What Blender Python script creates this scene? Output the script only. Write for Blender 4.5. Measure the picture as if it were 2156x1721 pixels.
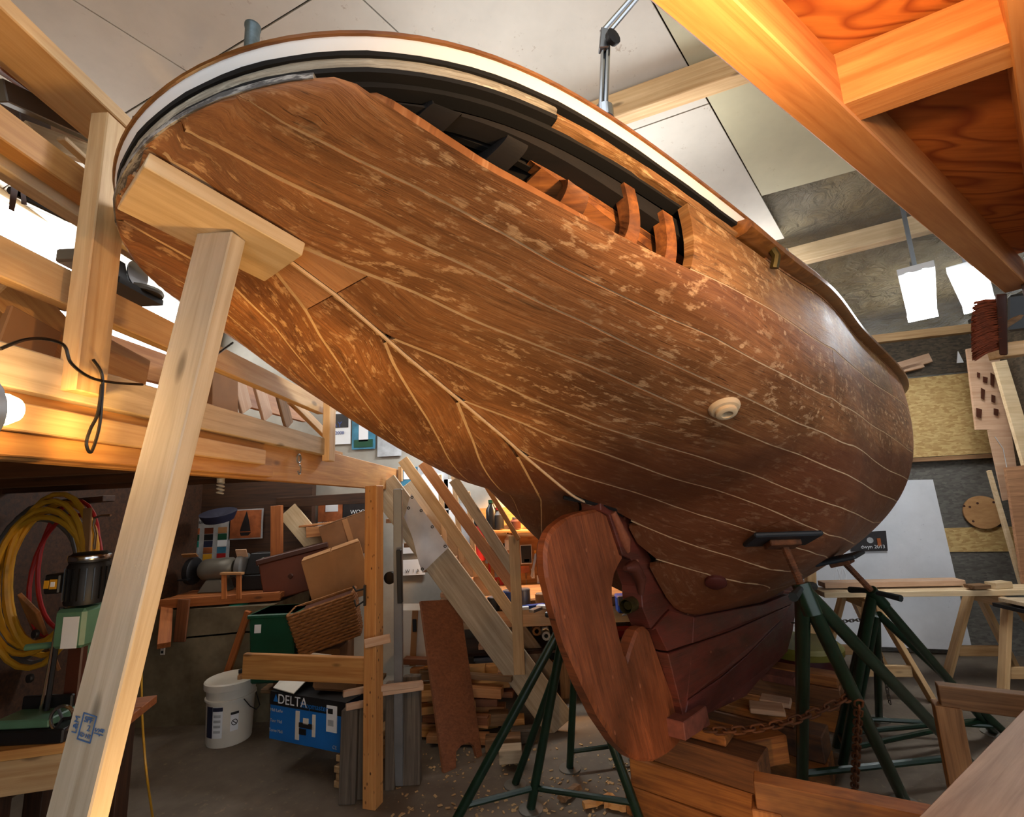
import bpy, bmesh, math, random
import numpy as np
from mathutils import Vector, Matrix

random.seed(7)
for o in list(bpy.data.objects):
    bpy.data.objects.remove(o)
scene = bpy.context.scene
COL = scene.collection

# ---------------------------------------------------------------- camera
IW, IH, FPX = 2156.0, 1721.0, 1015.0
CH = 1.75                                   # eye height above the floor
RM = np.array([[0.998883, 0.047245, 0.0],   # rows: world X (right), Y (ahead), Z (up) in camera axes right/up/ahead
               [0.008475, -0.179176, 0.983781],
               [-0.046479, 0.982682, 0.179376]])
cam_d = bpy.data.cameras.new('camera')
cam = bpy.data.objects.new('camera', cam_d)
COL.objects.link(cam)
cam_d.sensor_width = 36.0
cam_d.lens = 36.0 * FPX / IW
cam_d.clip_start = 0.02
cam_d.clip_end = 100
_m = Matrix.Identity(4)
for i in range(3):
    _m[i][0] = RM[i, 0]; _m[i][1] = RM[i, 1]; _m[i][2] = -RM[i, 2]
_m[2][3] = CH
cam.matrix_world = _m
scene.camera = cam

# ---------------------------------------------------------------- light of the place
world = bpy.data.worlds.new('daylight')
scene.world = world
world.use_nodes = True
bgn = world.node_tree.nodes['Background']
bgn.inputs[0].default_value = (0.86, 0.93, 1.0, 1)
bgn.inputs[1].default_value = 1.5
scene.view_settings.view_transform = 'Standard'
scene.view_settings.look = 'None'
scene.view_settings.exposure = 0.15
scene.view_settings.gamma = 1.0
scene.cycles.max_bounces = 4
scene.cycles.diffuse_bounces = 3
scene.cycles.adaptive_threshold = 0.08
scene.cycles.adaptive_min_samples = 16
scene.cycles.glossy_bounces = 2
scene.cycles.transmission_bounces = 2
scene.cycles.transparent_max_bounces = 4
scene.cycles.caustics_reflective = False
scene.cycles.caustics_refractive = False

def area(name, loc, target, size, power, color, sy=None):
    d = bpy.data.lights.new(name, 'AREA')
    d.energy = power; d.color = color; d.size = size
    if sy:
        d.shape = 'RECTANGLE'; d.size_y = sy
    o = bpy.data.objects.new(name, d); COL.objects.link(o)
    o.location = loc
    o.rotation_euler = (Vector(target) - Vector(loc)).to_track_quat('-Z', 'Y').to_euler()
    return o

def point(name, loc, power, color, r=0.05):
    d = bpy.data.lights.new(name, 'POINT')
    d.energy = power; d.color = color; d.shadow_soft_size = r
    o = bpy.data.objects.new(name, d); COL.objects.link(o); o.location = loc
    return o

def spot(name, loc, target, power, color, angle=80, blend=.6, r=.04):
    d = bpy.data.lights.new(name, 'SPOT')
    d.energy = power; d.color = color; d.spot_size = math.radians(angle); d.spot_blend = blend; d.shadow_soft_size = r
    o = bpy.data.objects.new(name, d); COL.objects.link(o); o.location = loc
    o.rotation_euler = (Vector(target) - Vector(loc)).to_track_quat('-Z', 'Y').to_euler()
    return o

WARM = (1.0, 0.58, 0.18)
WARM2 = (1.0, 0.60, 0.26)
FILL_W = ((5.5, 22), (7, 8), (7, 22))      # watts up / down of the added fill lights over the deck
HAL = (.45, .40, 2.28); HALW = 23
# lamp over the tool board
spot('tool_board_lamp', (.3, 4.95, 1.95), (.25, 5.33, 1.2), 150, (1.0, .52, .2), 125, .5, .04)

# ---------------------------------------------------------------- measuring helpers (room metres; Z up, Y away from the door, X right)
def ray(px, py):
    c = np.array([(px - IW / 2) / FPX, (IH / 2 - py) / FPX, 1.0])
    return RM @ c
def G(px, py, z=0.0):
    d = ray(px, py); k = (z - CH) / d[2]
    return Vector((d[0] * k, d[1] * k, z))
def D(px, py, y):
    d = ray(px, py); k = y / d[1]
    return Vector((d[0] * k, y, CH + d[2] * k))
def DX(px, py, x):
    d = ray(px, py); k = x / d[0]
    return Vector((x, d[1] * k, CH + d[2] * k))
def PLN(px, py, p0, n):
    d = Vector(ray(px, py)); c = Vector((0, 0, CH)); n = Vector(n)
    return c + d * (((Vector(p0) - c).dot(n)) / d.dot(n))

# ---------------------------------------------------------------- materials
def lin(c):
    return c / 12.92 if c <= 0.04045 else ((c + 0.055) / 1.055) ** 2.4
def rgb(r, g, b):
    return (lin(r / 255), lin(g / 255), lin(b / 255), 1)

MATS = {}
class NT:
    def __init__(s, name):
        m = bpy.data.materials.new(name); m.use_nodes = True
        s.m = m; s.t = m.node_tree; s.b = s.t.nodes['Principled BSDF']; MATS[name] = m
    def n(s, typ, **kw):
        x = s.t.nodes.new(typ)
        for k, v in kw.items():
            if k.startswith('i_'):
                x.inputs[k[2:].replace('_', ' ')].default_value = v
            else:
                setattr(x, k, v)
        return x
    def l(s, a, b):
        s.t.links.new(a, b)
    def ramp(s, src, stops):
        r = s.n('ShaderNodeValToRGB')
        e = r.color_ramp.elements
        while len(e) < len(stops):
            e.new(0.5)
        for q, (p, c) in zip(e, stops):
            q.position = p; q.color = c if len(c) == 4 else (*c, 1)
        s.l(src, r.inputs[0]); return r.outputs[0]
    def mix(s, f, a, b, mode='MIX'):
        x = s.n('ShaderNodeMix', data_type='RGBA', blend_type=mode)
        for i, v in ((0, f), (6, a), (7, b)):
            if hasattr(v, 'links') or isinstance(v, bpy.types.NodeSocket):
                s.l(v, x.inputs[i])
            else:
                x.inputs[i].default_value = v
        return x.outputs[2]
    def math(s, op, a, b=0.0, c=0.0):
        x = s.n('ShaderNodeMath', operation=op)
        for i, v in enumerate((a, b, c)):
            if isinstance(v, bpy.types.NodeSocket):
                s.l(v, x.inputs[i])
            else:
                x.inputs[i].default_value = v
        return x.outputs[0]
    def coords(s, kind='Object', scale=(1, 1, 1), rnd=True):
        tc = s.n('ShaderNodeTexCoord').outputs[kind]
        mp = s.n('ShaderNodeMapping'); mp.inputs['Scale'].default_value = scale
        if rnd:
            oi = s.n('ShaderNodeObjectInfo')
            v = s.n('ShaderNodeVectorMath', operation='MULTIPLY_ADD')
            s.l(oi.outputs['Random'], v.inputs[0])
            v.inputs[1].default_value = (37, 53, 71)
            s.l(tc, v.inputs[2]); tc = v.outputs[0]
        s.l(tc, mp.inputs[0]); return mp.outputs[0]
    def noise(s, vec, scale=5, detail=4, rough=.6, dist=0.0):
        x = s.n('ShaderNodeTexNoise'); x.inputs['Scale'].default_value = scale; x.inputs['Detail'].default_value = min(detail, 4)
        x.inputs['Roughness'].default_value = rough; x.inputs['Distortion'].default_value = dist
        s.l(vec, x.inputs['Vector']); return x.outputs['Fac']
    def bump(s, h, st=.3, d=.004):
        x = s.n('ShaderNodeBump'); x.inputs['Strength'].default_value = st; x.inputs['Distance'].default_value = d
        s.l(h, x.inputs['Height']); s.l(x.outputs[0], s.b.inputs['Normal'])
    def base(s, c):
        if isinstance(c, bpy.types.NodeSocket):
            s.l(c, s.b.inputs['Base Color'])
        else:
            s.b.inputs['Base Color'].default_value = c
    def rough(s, v):
        if isinstance(v, bpy.types.NodeSocket):
            s.l(v, s.b.inputs['Roughness'])
        else:
            s.b.inputs['Roughness'].default_value = v

def M(name):
    return MATS[name]

def plain(name, c, r=.6, metal=0.0, emit=None, es=1.0, var=.12, sc=6):
    t = NT(name)
    if var:
        f = t.noise(t.coords(), sc, 4)
        d = tuple(x * (1 - var * 2) for x in c[:3]) + (1,)
        t.base(t.ramp(f, [(.3, d), (.7, c)]))
    else:
        t.base(c)
    t.rough(r); t.b.inputs['Metallic'].default_value = metal
    if emit:
        t.b.inputs['Emission Color'].default_value = emit; t.b.inputs['Emission Strength'].default_value = es
    return t

def wood(name, c_light, c_dark, r=.6, grain=26, knots=True, var=.25, dirt=None):
    t = NT(name)
    v = t.coords('Object', (1.1, grain, grain))
    f = t.noise(v, 1.6, 5, .65, .6)
    col = t.ramp(f, [(.32, c_dark), (.5, tuple(.5 * (a + b) for a, b in zip(c_light, c_dark))), (.68, c_light)])
    v2 = t.coords('Object', (2.5, 6, 6))
    big = t.noise(v2, 1.3, 3)
    col = t.mix(t.math('MULTIPLY', t.math('SUBTRACT', big, .35), .9), col, tuple(x * .62 for x in c_dark[:3]) + (1,))
    if knots:
        vo = t.n('ShaderNodeTexVoronoi'); vo.inputs['Scale'].default_value = 1.0
        t.l(t.coords('Object', (2.4, 7, 7)), vo.inputs['Vector'])
        k = t.ramp(vo.outputs['Distance'], [(.05, (1, 1, 1)), (.11, (0, 0, 0))])
        col = t.mix(t.math('MULTIPLY', k, .75), col, tuple(x * .28 for x in c_dark[:3]) + (1,))
    if dirt:
        dn = t.noise(t.coords('Object', (1, 2, 2)), 2.2, 5, .7)
        col = t.mix(t.ramp(dn, [(.5, (0, 0, 0)), (.72, (1, 1, 1))]), col, dirt)
    oi = t.n('ShaderNodeObjectInfo')
    hv = t.n('ShaderNodeHueSaturation'); t.l(col, hv.inputs['Color'])
    t.l(t.math('MULTIPLY_ADD', oi.outputs['Random'], var, 1 - var * .5), hv.inputs['Value'])
    t.base(hv.outputs[0]); t.rough(r); t.bump(f, .25, .003)
    return t

wood('pine', rgb(226, 190, 140), rgb(196, 152, 100), .6)
wood('pine_pale', rgb(232, 208, 170), rgb(206, 176, 132), .6)
wood('pine_grey', rgb(206, 186, 156), rgb(170, 148, 118), .65)
wood('pine_orange', rgb(214, 160, 92), rgb(176, 116, 58), .6)
wood('fir', rgb(206, 146, 92), rgb(168, 106, 60), .55, knots=False)
wood('fir_red', rgb(176, 104, 62), rgb(128, 66, 36), .5, knots=False)
wood('old_wood', rgb(156, 118, 80), rgb(104, 74, 46), .75)
wood('grey_wood', rgb(118, 104, 88), rgb(72, 62, 52), .8)
wood('block_wood', rgb(176, 112, 50), rgb(118, 66, 26), .7, dirt=rgb(60, 38, 22))
wood('pink_wood', rgb(206, 172, 142), rgb(184, 144, 112), .6, knots=False)
wood('table_wood', rgb(176, 144, 114), rgb(142, 110, 82), .6, knots=False)
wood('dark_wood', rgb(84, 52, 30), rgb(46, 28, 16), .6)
wood('rotten_shade_wood', rgb(26, 18, 12), rgb(8, 6, 4), .9, grain=14, dirt=rgb(6, 4, 3))  # rotten timber, blackened to paint in the dark inside the hull opening
wood('rib_wood', rgb(176, 110, 52), rgb(96, 52, 22), .6, dirt=rgb(50, 28, 14))
wood('rail_varnish', rgb(150, 98, 48), rgb(100, 60, 26), .3, knots=False)
wood('tread_wood', rgb(188, 140, 102), rgb(140, 98, 68), .6)
wood('bench_wood', rgb(196, 118, 60), rgb(150, 82, 38), .55)
wood('redboard', rgb(152, 94, 58), rgb(118, 68, 40), .55, grain=40, knots=False)

wood('pine_prop', rgb(202, 188, 166), rgb(172, 154, 128), .65, var=0)
wood('block_dark', rgb(124, 78, 40), rgb(76, 44, 22), .75, dirt=rgb(40, 26, 16))
wood('fir_disc', rgb(206, 160, 108), rgb(184, 134, 84), .6, knots=False)
wood('fir_beam', rgb(216, 156, 98), rgb(182, 116, 64), .5)
t = wood('knotty', rgb(218, 160, 96), rgb(190, 122, 62), .55, knots=False)
_v = t.n('ShaderNodeTexVoronoi'); _v.inputs['Scale'].default_value = 1.0
t.l(t.coords('Object', (20, 34, 34)), _v.inputs['Vector'])
_k = t.ramp(_v.outputs['Distance'], [(.12, (1, 1, 1)), (.22, (0, 0, 0))])
_old = t.b.inputs['Base Color'].links[0].from_socket
_m = t.noise(t.coords('Object', (2, 9, 9)), 2, 3)
t.base(t.mix(t.math('MULTIPLY', _k, t.ramp(_m, [(.42, (0, 0, 0)), (.55, (1, 1, 1))])), _old, rgb(86, 46, 20)))
# old stripped planking: grain along the plank, filler spots, black water streaks
def hull_mat(name, c1, c2, light, spots=.62, dark=.5, seed=0.0, red=None, wl=None):
    t = NT(name)
    uv = t.n('ShaderNodeUVMap').outputs[0]
    def mp(sc, off=0):
        m = t.n('ShaderNodeMapping'); m.inputs['Scale'].default_value = sc; m.inputs['Location'].default_value = (off + seed, off * 2.3, 0)
        t.l(uv, m.inputs[0]); return m.outputs[0]
    g = t.noise(mp((2.2, 42, 1)), 1.5, 6, .7, .8)
    fine = t.noise(mp((5, 150, 1), 3), 1.5, 4, .7, .5)
    col = t.ramp(g, [(.3, c2), (.52, tuple(.5 * (a + b) for a, b in zip(c1, c2))), (.72, c1)])
    col = t.mix(t.ramp(fine, [(.55, (0, 0, 0)), (.75, (.55, .55, .55))]), col, tuple(x * .45 for x in c2[:3]) + (1,))
    big = t.noise(mp((1.3, 3.2, 1), 7), 1.8, 4, .6)
    col = t.mix(t.ramp(big, [(.38, (.55, .55, .55)), (.6, (0, 0, 0))]), col, tuple(x * .42 for x in c2[:3]) + (1,))
    if red:
        rn = t.noise(mp((1.5, 5, 1), 11), 2.0, 5, .7)
        col = t.mix(t.ramp(rn, [(.42, (0, 0, 0)), (.62, (.8, .8, .8))]), col, red)
    # grain checks: short dark dashes
    dash = t.noise(mp((9, 230, 1), 4), 1.3, 3, .6, .3); dmask = t.noise(mp((1.6, 5, 1), 6), 1.5, 4, .6)
    dm = t.math('MULTIPLY', t.ramp(dash, [(.6, (0, 0, 0)), (.66, (1, 1, 1))]), t.ramp(dmask, [(.44, (0, 0, 0)), (.56, (.85, .85, .85))]))
    col = t.mix(dm, col, tuple(x * .22 for x in c2[:3]) + (1,))
    # sanded pale patches
    pn = t.noise(mp((11, 20, 1), 5), 1.5, 8, .7, .1); pk = t.noise(mp((1.7, 3.6, 1), 15), 1.6, 3, .55)
    pm = t.math('MULTIPLY', t.ramp(pn, [(spots - .08, (0, 0, 0)), (spots + .0, (.9, .9, .9))]), t.ramp(pk, [(.42, (.2, .2, .2)), (.55, (1, 1, 1))]))
    pm = t.math('MULTIPLY', pm, t.ramp(fine, [(.35, (1, 1, 1)), (.62, (.6, .6, .6))]))
    col = t.mix(pm, col, light)
    # filled screw holes
    vo = t.n('ShaderNodeTexVoronoi'); vo.inputs['Scale'].default_value = 1.0; vo.inputs['Randomness'].default_value = .85
    t.l(mp((8.5, 13, 1), 2), vo.inputs['Vector'])
    sp = t.ramp(vo.outputs['Distance'], [(.075, (1, 1, 1)), (.1, (0, 0, 0))])
    col = t.mix(t.math('MULTIPLY', sp, .8), col, light)
    # black stains
    dn = t.noise(mp((3.2, 16, 1), 9), 1.4, 5, .68, .5)
    col = t.mix(t.math('MULTIPLY', t.ramp(dn, [(.6, (0, 0, 0)), (.74, (1, 1, 1))]), dark), col, rgb(34, 22, 14))
    if wl:          # remains of bottom paint below the waterline
        gz = t.n('ShaderNodeSeparateXYZ'); t.l(t.n('ShaderNodeNewGeometry').outputs['Position'], gz.inputs[0])
        wn = t.noise(mp((3, 9, 1), 13), 2.0, 4, .6)
        zz = t.math('ADD', gz.outputs[2], t.math('MULTIPLY', wn, .16))
        wf = t.math('SUBTRACT', 1.0, t.math('SMOOTH_MIN', t.math('MULTIPLY', t.math('SUBTRACT', zz, 1.93), 9.0), 1.0, .1))
        wf = t.math('MULTIPLY', t.n('ShaderNodeClamp').outputs[0] if False else t.math('MINIMUM', t.math('MAXIMUM', wf, 0.0), 1.0), .76)
        col = t.mix(wf, col, wl)
    t.base(col)
    t.rough(t.ramp(big, [(.3, (.42,) * 3), (.7, (.62,) * 3)]))
    hh = t.math('ADD', t.math('MULTIPLY', g, .5), t.math('MULTIPLY', fine, .6))
    t.bump(hh, .45, .004)
    return t
hull_mat('planking', rgb(182, 124, 76), rgb(128, 79, 43), rgb(218, 178, 134), .615, .55, wl=rgb(94, 46, 25))
hull_mat('planking_low', rgb(136, 78, 44), rgb(92, 48, 26), rgb(184, 138, 96), .72, .5, 3.7, red=rgb(112, 48, 28))
hull_mat('planking_new', rgb(212, 160, 114), rgb(192, 136, 92), rgb(222, 178, 134), .8, .1, 1.9)
hull_mat('planking_sheer', rgb(186, 138, 84), rgb(128, 84, 44), rgb(214, 178, 128), .6, .95, 8.1)
hull_mat('keel_wood', rgb(112, 56, 38), rgb(72, 34, 24), rgb(150, 100, 74), .78, .6, 5.3, red=rgb(104, 42, 30))
hull_mat('keel_lead', rgb(104, 44, 36), rgb(78, 32, 26), rgb(150, 104, 88), .8, .3, 6.3)
hull_mat('rudder_wood', rgb(162, 88, 46), rgb(108, 54, 26), rgb(164, 98, 62), .78, .3, 2.2)
plain('putty', rgb(218, 184, 144), .8, sc=30)
plain('white_paint', rgb(238, 238, 236), .45, var=.03)
hull_mat('bleached', rgb(196, 188, 168), rgb(128, 118, 100), rgb(214, 206, 186), .6, .9, 4.4)
plain('shade_black', rgb(9, 7, 6), .9)  # near-black tone stands in for shade in gaps and recesses
hull_mat('lead_grey', rgb(110, 108, 106), rgb(72, 70, 70), rgb(206, 204, 198), .56, .5, 9.4)

plain('stamp_blue', rgb(64, 96, 140), .7, var=0)
plain('stand_dark', rgb(26, 34, 36), .45)
plain('drum_red', rgb(74, 22, 26), .4)
plain('drum_rim', rgb(122, 116, 40), .5)
plain('tube_soft', rgb(250, 252, 255), .5, emit=(.95, .98, 1.0, 1), es=6.0, var=0)
plain('alu_dull', rgb(150, 150, 148), .6, .3)
plain('pink_red', rgb(128, 70, 54), .7, var=.25, sc=20)
plain('bronze', rgb(92, 82, 44), .45, .7, var=.3, sc=30)
plain('copper_patina', rgb(160, 92, 62), .55, .2, var=.2, sc=30)
plain('putty_ring', rgb(214, 190, 154), .7)
plain('galv', rgb(118, 134, 140), .4, .7, var=.25, sc=18)
# ---------------------------------------------------------------- mesh helpers
class MB:
    def __init__(s):
        s.v = []; s.f = []; s.uv = None; s.smooth = False
    def quad_grid(s, P, close_u=False, close_v=False, flip=False):
        n, m = len(P), len(P[0]); b = len(s.v)
        for r in P:
            s.v.extend([tuple(p) for p in r])
        for i in range(n if close_u else n - 1):
            for j in range(m if close_v else m - 1):
                q = (b + i * m + j, b + ((i + 1) % n) * m + j, b + ((i + 1) % n) * m + (j + 1) % m, b + i * m + (j + 1) % m)
                s.f.append(q[::-1] if flip else q)
    def poly(s, pts):
        b = len(s.v); s.v.extend([tuple(p) for p in pts]); s.f.append(tuple(range(b, b + len(pts))))
    def box(s, c, d, rot=None, ch=0.0):
        b = len(s.v); hx, hy, hz = d[0] / 2, d[1] / 2, d[2] / 2
        pts = [(x, y, z) for x in (-hx, hx) for y in (-hy, hy) for z in (-hz, hz)]
        for p in pts:
            p = Vector(p)
            if rot is not None:
                p = rot @ p
            s.v.append(tuple(p + Vector(c)))
        for q in ((0, 1, 3, 2), (4, 6, 7, 5), (0, 4, 5, 1), (2, 3, 7, 6), (0, 2, 6, 4), (1, 5, 7, 3)):
            s.f.append(tuple(b + k for k in q))
        return s
    def hexa(s, p):      # 8 points: bottom loop 0-3, top loop 4-7
        b = len(s.v); s.v.extend([tuple(x) for x in p])
        for q in ((3, 2, 1, 0), (4, 5, 6, 7), (0, 1, 5, 4), (1, 2, 6, 5), (2, 3, 7, 6), (3, 0, 4, 7)):
            s.f.append(tuple(b + k for k in q))
        return s
    def tube(s, path, r, n=10, cap=True, rs=None):
        path = [Vector(p) for p in path]; rings = []
        up = None
        for i, p in enumerate(path):
            t = (path[min(i + 1, len(path) - 1)] - path[max(i - 1, 0)]).normalized()
            if up is None:
                up = Vector((0, 0, 1)) if abs(t.z) < .9 else Vector((1, 0, 0))
            a = t.cross(up).normalized(); up2 = a.cross(t).normalized(); up = up2
            rr = rs[i] if rs else r
            rings.append([p + (a * math.cos(2 * math.pi * k / n) + up2 * math.sin(2 * math.pi * k / n)) * rr for k in range(n)])
        b = len(s.v); s.quad_grid(rings, close_v=True)
        if cap:
            s.f.append(tuple(b + k for k in range(n - 1, -1, -1)) if False else tuple(b + k for k in range(n)))
            e = b + (len(path) - 1) * n
            s.f.append(tuple(e + k for k in range(n - 1, -1, -1)))
        return s
    def lathe(s, prof, c=(0, 0, 0), axis=(0, 0, 1), n=20):
        ax = Vector(axis).normalized(); a = ax.orthogonal().normalized(); bb = ax.cross(a)
        rings = [[Vector(c) + ax * h + (a * math.cos(2 * math.pi * k / n) + bb * math.sin(2 * math.pi * k / n)) * max(r, 1e-4) for k in range(n)] for r, h in prof]
        s.quad_grid(rings, close_v=True, flip=False)
        return s
    def prism(s, pts, off):      # polygon pts (3D) extruded by vector off
        n = len(pts); b = len(s.v); off = Vector(off)
        s.v.extend([tuple(p) for p in pts]); s.v.extend([tuple(Vector(p) + off) for p in pts])
        s.f.append(tuple(range(b, b + n))); s.f.append(tuple(range(b + 2 * n - 1, b + n - 1, -1)))
        for i in range(n):
            j = (i + 1) % n
            s.f.append((b + i, b + n + i, b + n + j, b + j))
        return s

def fixnormals(me):
    bm = bmesh.new(); bm.from_mesh(me); bmesh.ops.recalc_face_normals(bm, faces=bm.faces); bm.to_mesh(me); bm.free()

def build(name, mb, mat, parent=None, smooth=False, loc=None, uv=None, bevel=0.0, mats=None):
    """one mesh object; vertices in room metres, origin moved to loc (or the bounding-box base)"""
    vs = [Vector(v) for v in mb.v]
    if loc is None:
        xs = [v.x for v in vs]; ys = [v.y for v in vs]; zs = [v.z for v in vs]
        loc = Vector(((min(xs) + max(xs)) / 2, (min(ys) + max(ys)) / 2, min(zs)))
    loc = Vector(loc)
    me = bpy.data.meshes.new(name)
    me.from_pydata([tuple(v - loc) for v in vs], [], mb.f)
    if uv is not None:
        l = me.uv_layers.new(name='UVMap')
        for lp in me.loops:
            l.data[lp.index].uv = uv[lp.vertex_index]
    bm = bmesh.new(); bm.from_mesh(me)
    bmesh.ops.recalc_face_normals(bm, faces=bm.faces)
    if bevel:
        bmesh.ops.bevel(bm, geom=[e for e in bm.edges if len(e.link_faces) == 2 and e.calc_face_angle(0) > .5], offset=bevel, segments=1, affect='EDGES', clamp_overlap=True)
    bm.to_mesh(me); bm.free()
    if smooth:
        me.shade_smooth()
        try:
            me.set_sharp_from_angle(angle=math.radians(40))
        except Exception:
            pass
    me.materials.append(M(mat) if isinstance(mat, str) else mat)
    o = bpy.data.objects.new(name, me); COL.objects.link(o)
    if parent is not None:
        o.parent = parent
        o.location = loc - WL[parent.name]
    else:
        o.location = loc
    WL[o.name] = loc
    return o
WL = {}
WR = {}

def thing(name, loc, label, cat, group=None):
    o = bpy.data.objects.new(name, None); COL.objects.link(o)
    o.empty_display_size = .1; o.location = loc; WL[o.name] = Vector(loc)
    o['label'] = label; o['category'] = cat
    if group:
        o['group'] = group
    return o
def tag(o, label, cat, group=None):
    o['label'] = label; o['category'] = cat
    if group:
        o['group'] = group
    return o
def struct(o):
    o['kind'] = 'structure'; return o

def beam(name, A, B, w, h, mat, up=(0, 0, 1), parent=None, bev=.003, twist=0.0, ext=(0, 0), off=(0, 0)):
    """a sawn timber from A to B: local X along the grain, w across (local Y), h along up (local Z)"""
    A = Vector(A); B = Vector(B); x = (B - A).normalized()
    A = A - x * ext[0]; B = B + x * ext[1]
    u = Vector(up); y = u.cross(x)
    if y.length < 1e-5:
        y = Vector((0, 1, 0)).cross(x)
    y.normalize(); z = x.cross(y).normalized()
    if twist:
        q = Matrix.Rotation(twist, 3, x); y = q @ y; z = q @ z
    L = (B - A).length; c = (A + B) / 2 + y * off[0] + z * off[1]
    me = bpy.data.meshes.new(name); bm = bmesh.new()
    bmesh.ops.create_cube(bm, size=1.0, matrix=Matrix.Diagonal((L, w, h, 1)))
    if bev:
        bmesh.ops.bevel(bm, geom=list(bm.edges), offset=min(bev, w * .3, h * .3), segments=1, affect='EDGES', clamp_overlap=True)
    bm.to_mesh(me); bm.free()
    me.materials.append(M(mat))
    o = bpy.data.objects.new(name, me); COL.objects.link(o)
    R3 = Matrix((x, y, z)).transposed()
    o.rotation_euler = R3.to_euler()
    WL[o.name] = c
    if parent is not None:
        o.parent = parent; o.location = c - WL[parent.name]
    else:
        o.location = c
    return o

# ================================================================ THE BOAT
TH = math.radians(39.2725)
FD = np.array([math.sin(TH), math.cos(TH), 0]); SB = np.array([math.cos(TH), -math.sin(TH), 0]); H0 = np.array([.789, 2.7712, 0])
UPV = np.array([0, 0, 1.0])
A0 = -2.451; LEN = 5.6
KN = np.array([0, .5, 1.1, 1.8, 2.7, 3.7, 4.7, 5.25, 5.6])
KB = np.array([1.0867, .9087, .8913, .9678, 1.0175, 1.1429, 1.09, .70, .06])
KZ = np.array([0, .0014, -.0616, -.0251, .0161, -.0501, -.085, -.07, -.06])
CA = np.array([-2.451, -2.3157, -2.151, -1.9787, -1.8437, -1.7548, -1.5202, -1.2986, -1.1795, -.8454, -.5889, -.5209, -.3379, -.0909, .2084, 1.6163, 2.6, 2.95, 3.2])
CZ = np.array([2.4436, 2.4173, 2.3834, 2.3126, 2.2416, 2.1932, 2.0776, 1.9658, 1.8999, 1.7308, 1.6677, 1.6085, 1.4001, 1.1352, 1.0407, .8445, .78, 1.4, 2.2])
def cub(xq, xk, yk):
    n = len(xk); h = np.diff(xk); A = np.zeros((n, n)); r = np.zeros(n); A[0, 0] = A[-1, -1] = 1
    for i in range(1, n - 1):
        A[i, i - 1] = h[i - 1]; A[i, i] = 2 * (h[i - 1] + h[i]); A[i, i + 1] = h[i]
        r[i] = 6 * ((yk[i + 1] - yk[i]) / h[i] - (yk[i] - yk[i - 1]) / h[i - 1])
    m = np.linalg.solve(A, r); j = np.clip(np.searchsorted(xk, xq) - 1, 0, n - 2); d = xq - xk[j]; hh = h[j]
    return yk[j] + d * ((yk[j + 1] - yk[j]) / hh - hh * (2 * m[j] + m[j + 1]) / 6) + d * d * m[j] / 2 + d ** 3 * (m[j + 1] - m[j]) / (6 * hh)
_qa = np.linspace(0, math.sqrt(LEN), 400)
_xa=np.linspace(-2.451,4.2,1400); _xz=np.interp(_xa,CA,CZ); _k=np.hanning(75); _k/=_k.sum()
_xs=np.convolve(np.concatenate([np.full(37,_xz[0]),_xz,np.full(37,_xz[-1])]),_k,'valid'); _w=np.clip((_xa+1.1)/.4,0,1)
_xz=_xz*(1-_w)+_xs*_w
def _smooth(a):
    return np.interp(a,_xa,_xz)
def hull_bz(a, t):
    a = np.asarray(a, float); t = np.asarray(t, float); s = np.clip(a - A0, 0, LEN)
    B = np.maximum(np.sqrt(1 - (1 - np.clip(s / 1.2861, 0, 1)) ** 2 + 1e-12) * cub(s, KN, KB), .001)
    zs = 2.4436 + cub(s, KN, KZ); zc = _smooth(a); w = np.clip(s / 4, 0, 1.2)
    u1 = .0333 + .0177 * w; v1 = .9936 - .5475 * w; u2 = .9699 - .0707 * w; v2 = -.0301 + .4017 * w
    k = np.minimum(np.clip((a + .8889) / .3, 0, 1) * .06, B * .5); Hh = zs - zc
    b = (1 - t) ** 3 * B + 3 * (1 - t) ** 2 * t * B * (1 + u1) + 3 * (1 - t) * t * t * B * u2 + t ** 3 * k
    z = (1 - t) ** 3 * zs + 3 * (1 - t) ** 2 * t * (zs - v1 * Hh) + 3 * (1 - t) * t * t * (zc + v2 * Hh) + t ** 3 * zc
    return b, z
def bw(a, b, z):
    a, b, z = np.broadcast_arrays(np.asarray(a, float), np.asarray(b, float), np.asarray(z, float))
    return H0 + a[..., None] * FD + b[..., None] * SB + z[..., None] * UPV
def hull_pt(a, t, side=1):
    b, z = hull_bz(a, t)
    return bw(a, side * b, z)
def hull_frame(a, t, side=1, e=4e-3):
    a = np.asarray(a, float); t = np.asarray(t, float)
    a1 = np.minimum(a + e, A0 + LEN); a0 = np.maximum(a - e, A0)
    t1 = np.minimum(t + e, 1.0); t0 = np.maximum(t - e, 0.0)
    da = hull_pt(a1, t, side) - hull_pt(a0, t, side); dt = hull_pt(a, t1, side) - hull_pt(a, t0, side)
    n = np.cross(dt, da) * side
    n /= (np.linalg.norm(n, axis=-1)[..., None] + 1e-12)
    # outward = away from the centre plane / downward
    return hull_pt(a, t, side), n
_chk = hull_frame(np.array([-1.0]), np.array([.5]))[1][0]
NSGN = 1.0 if (_chk @ SB - _chk[2]) > 0 else -1.0
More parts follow.
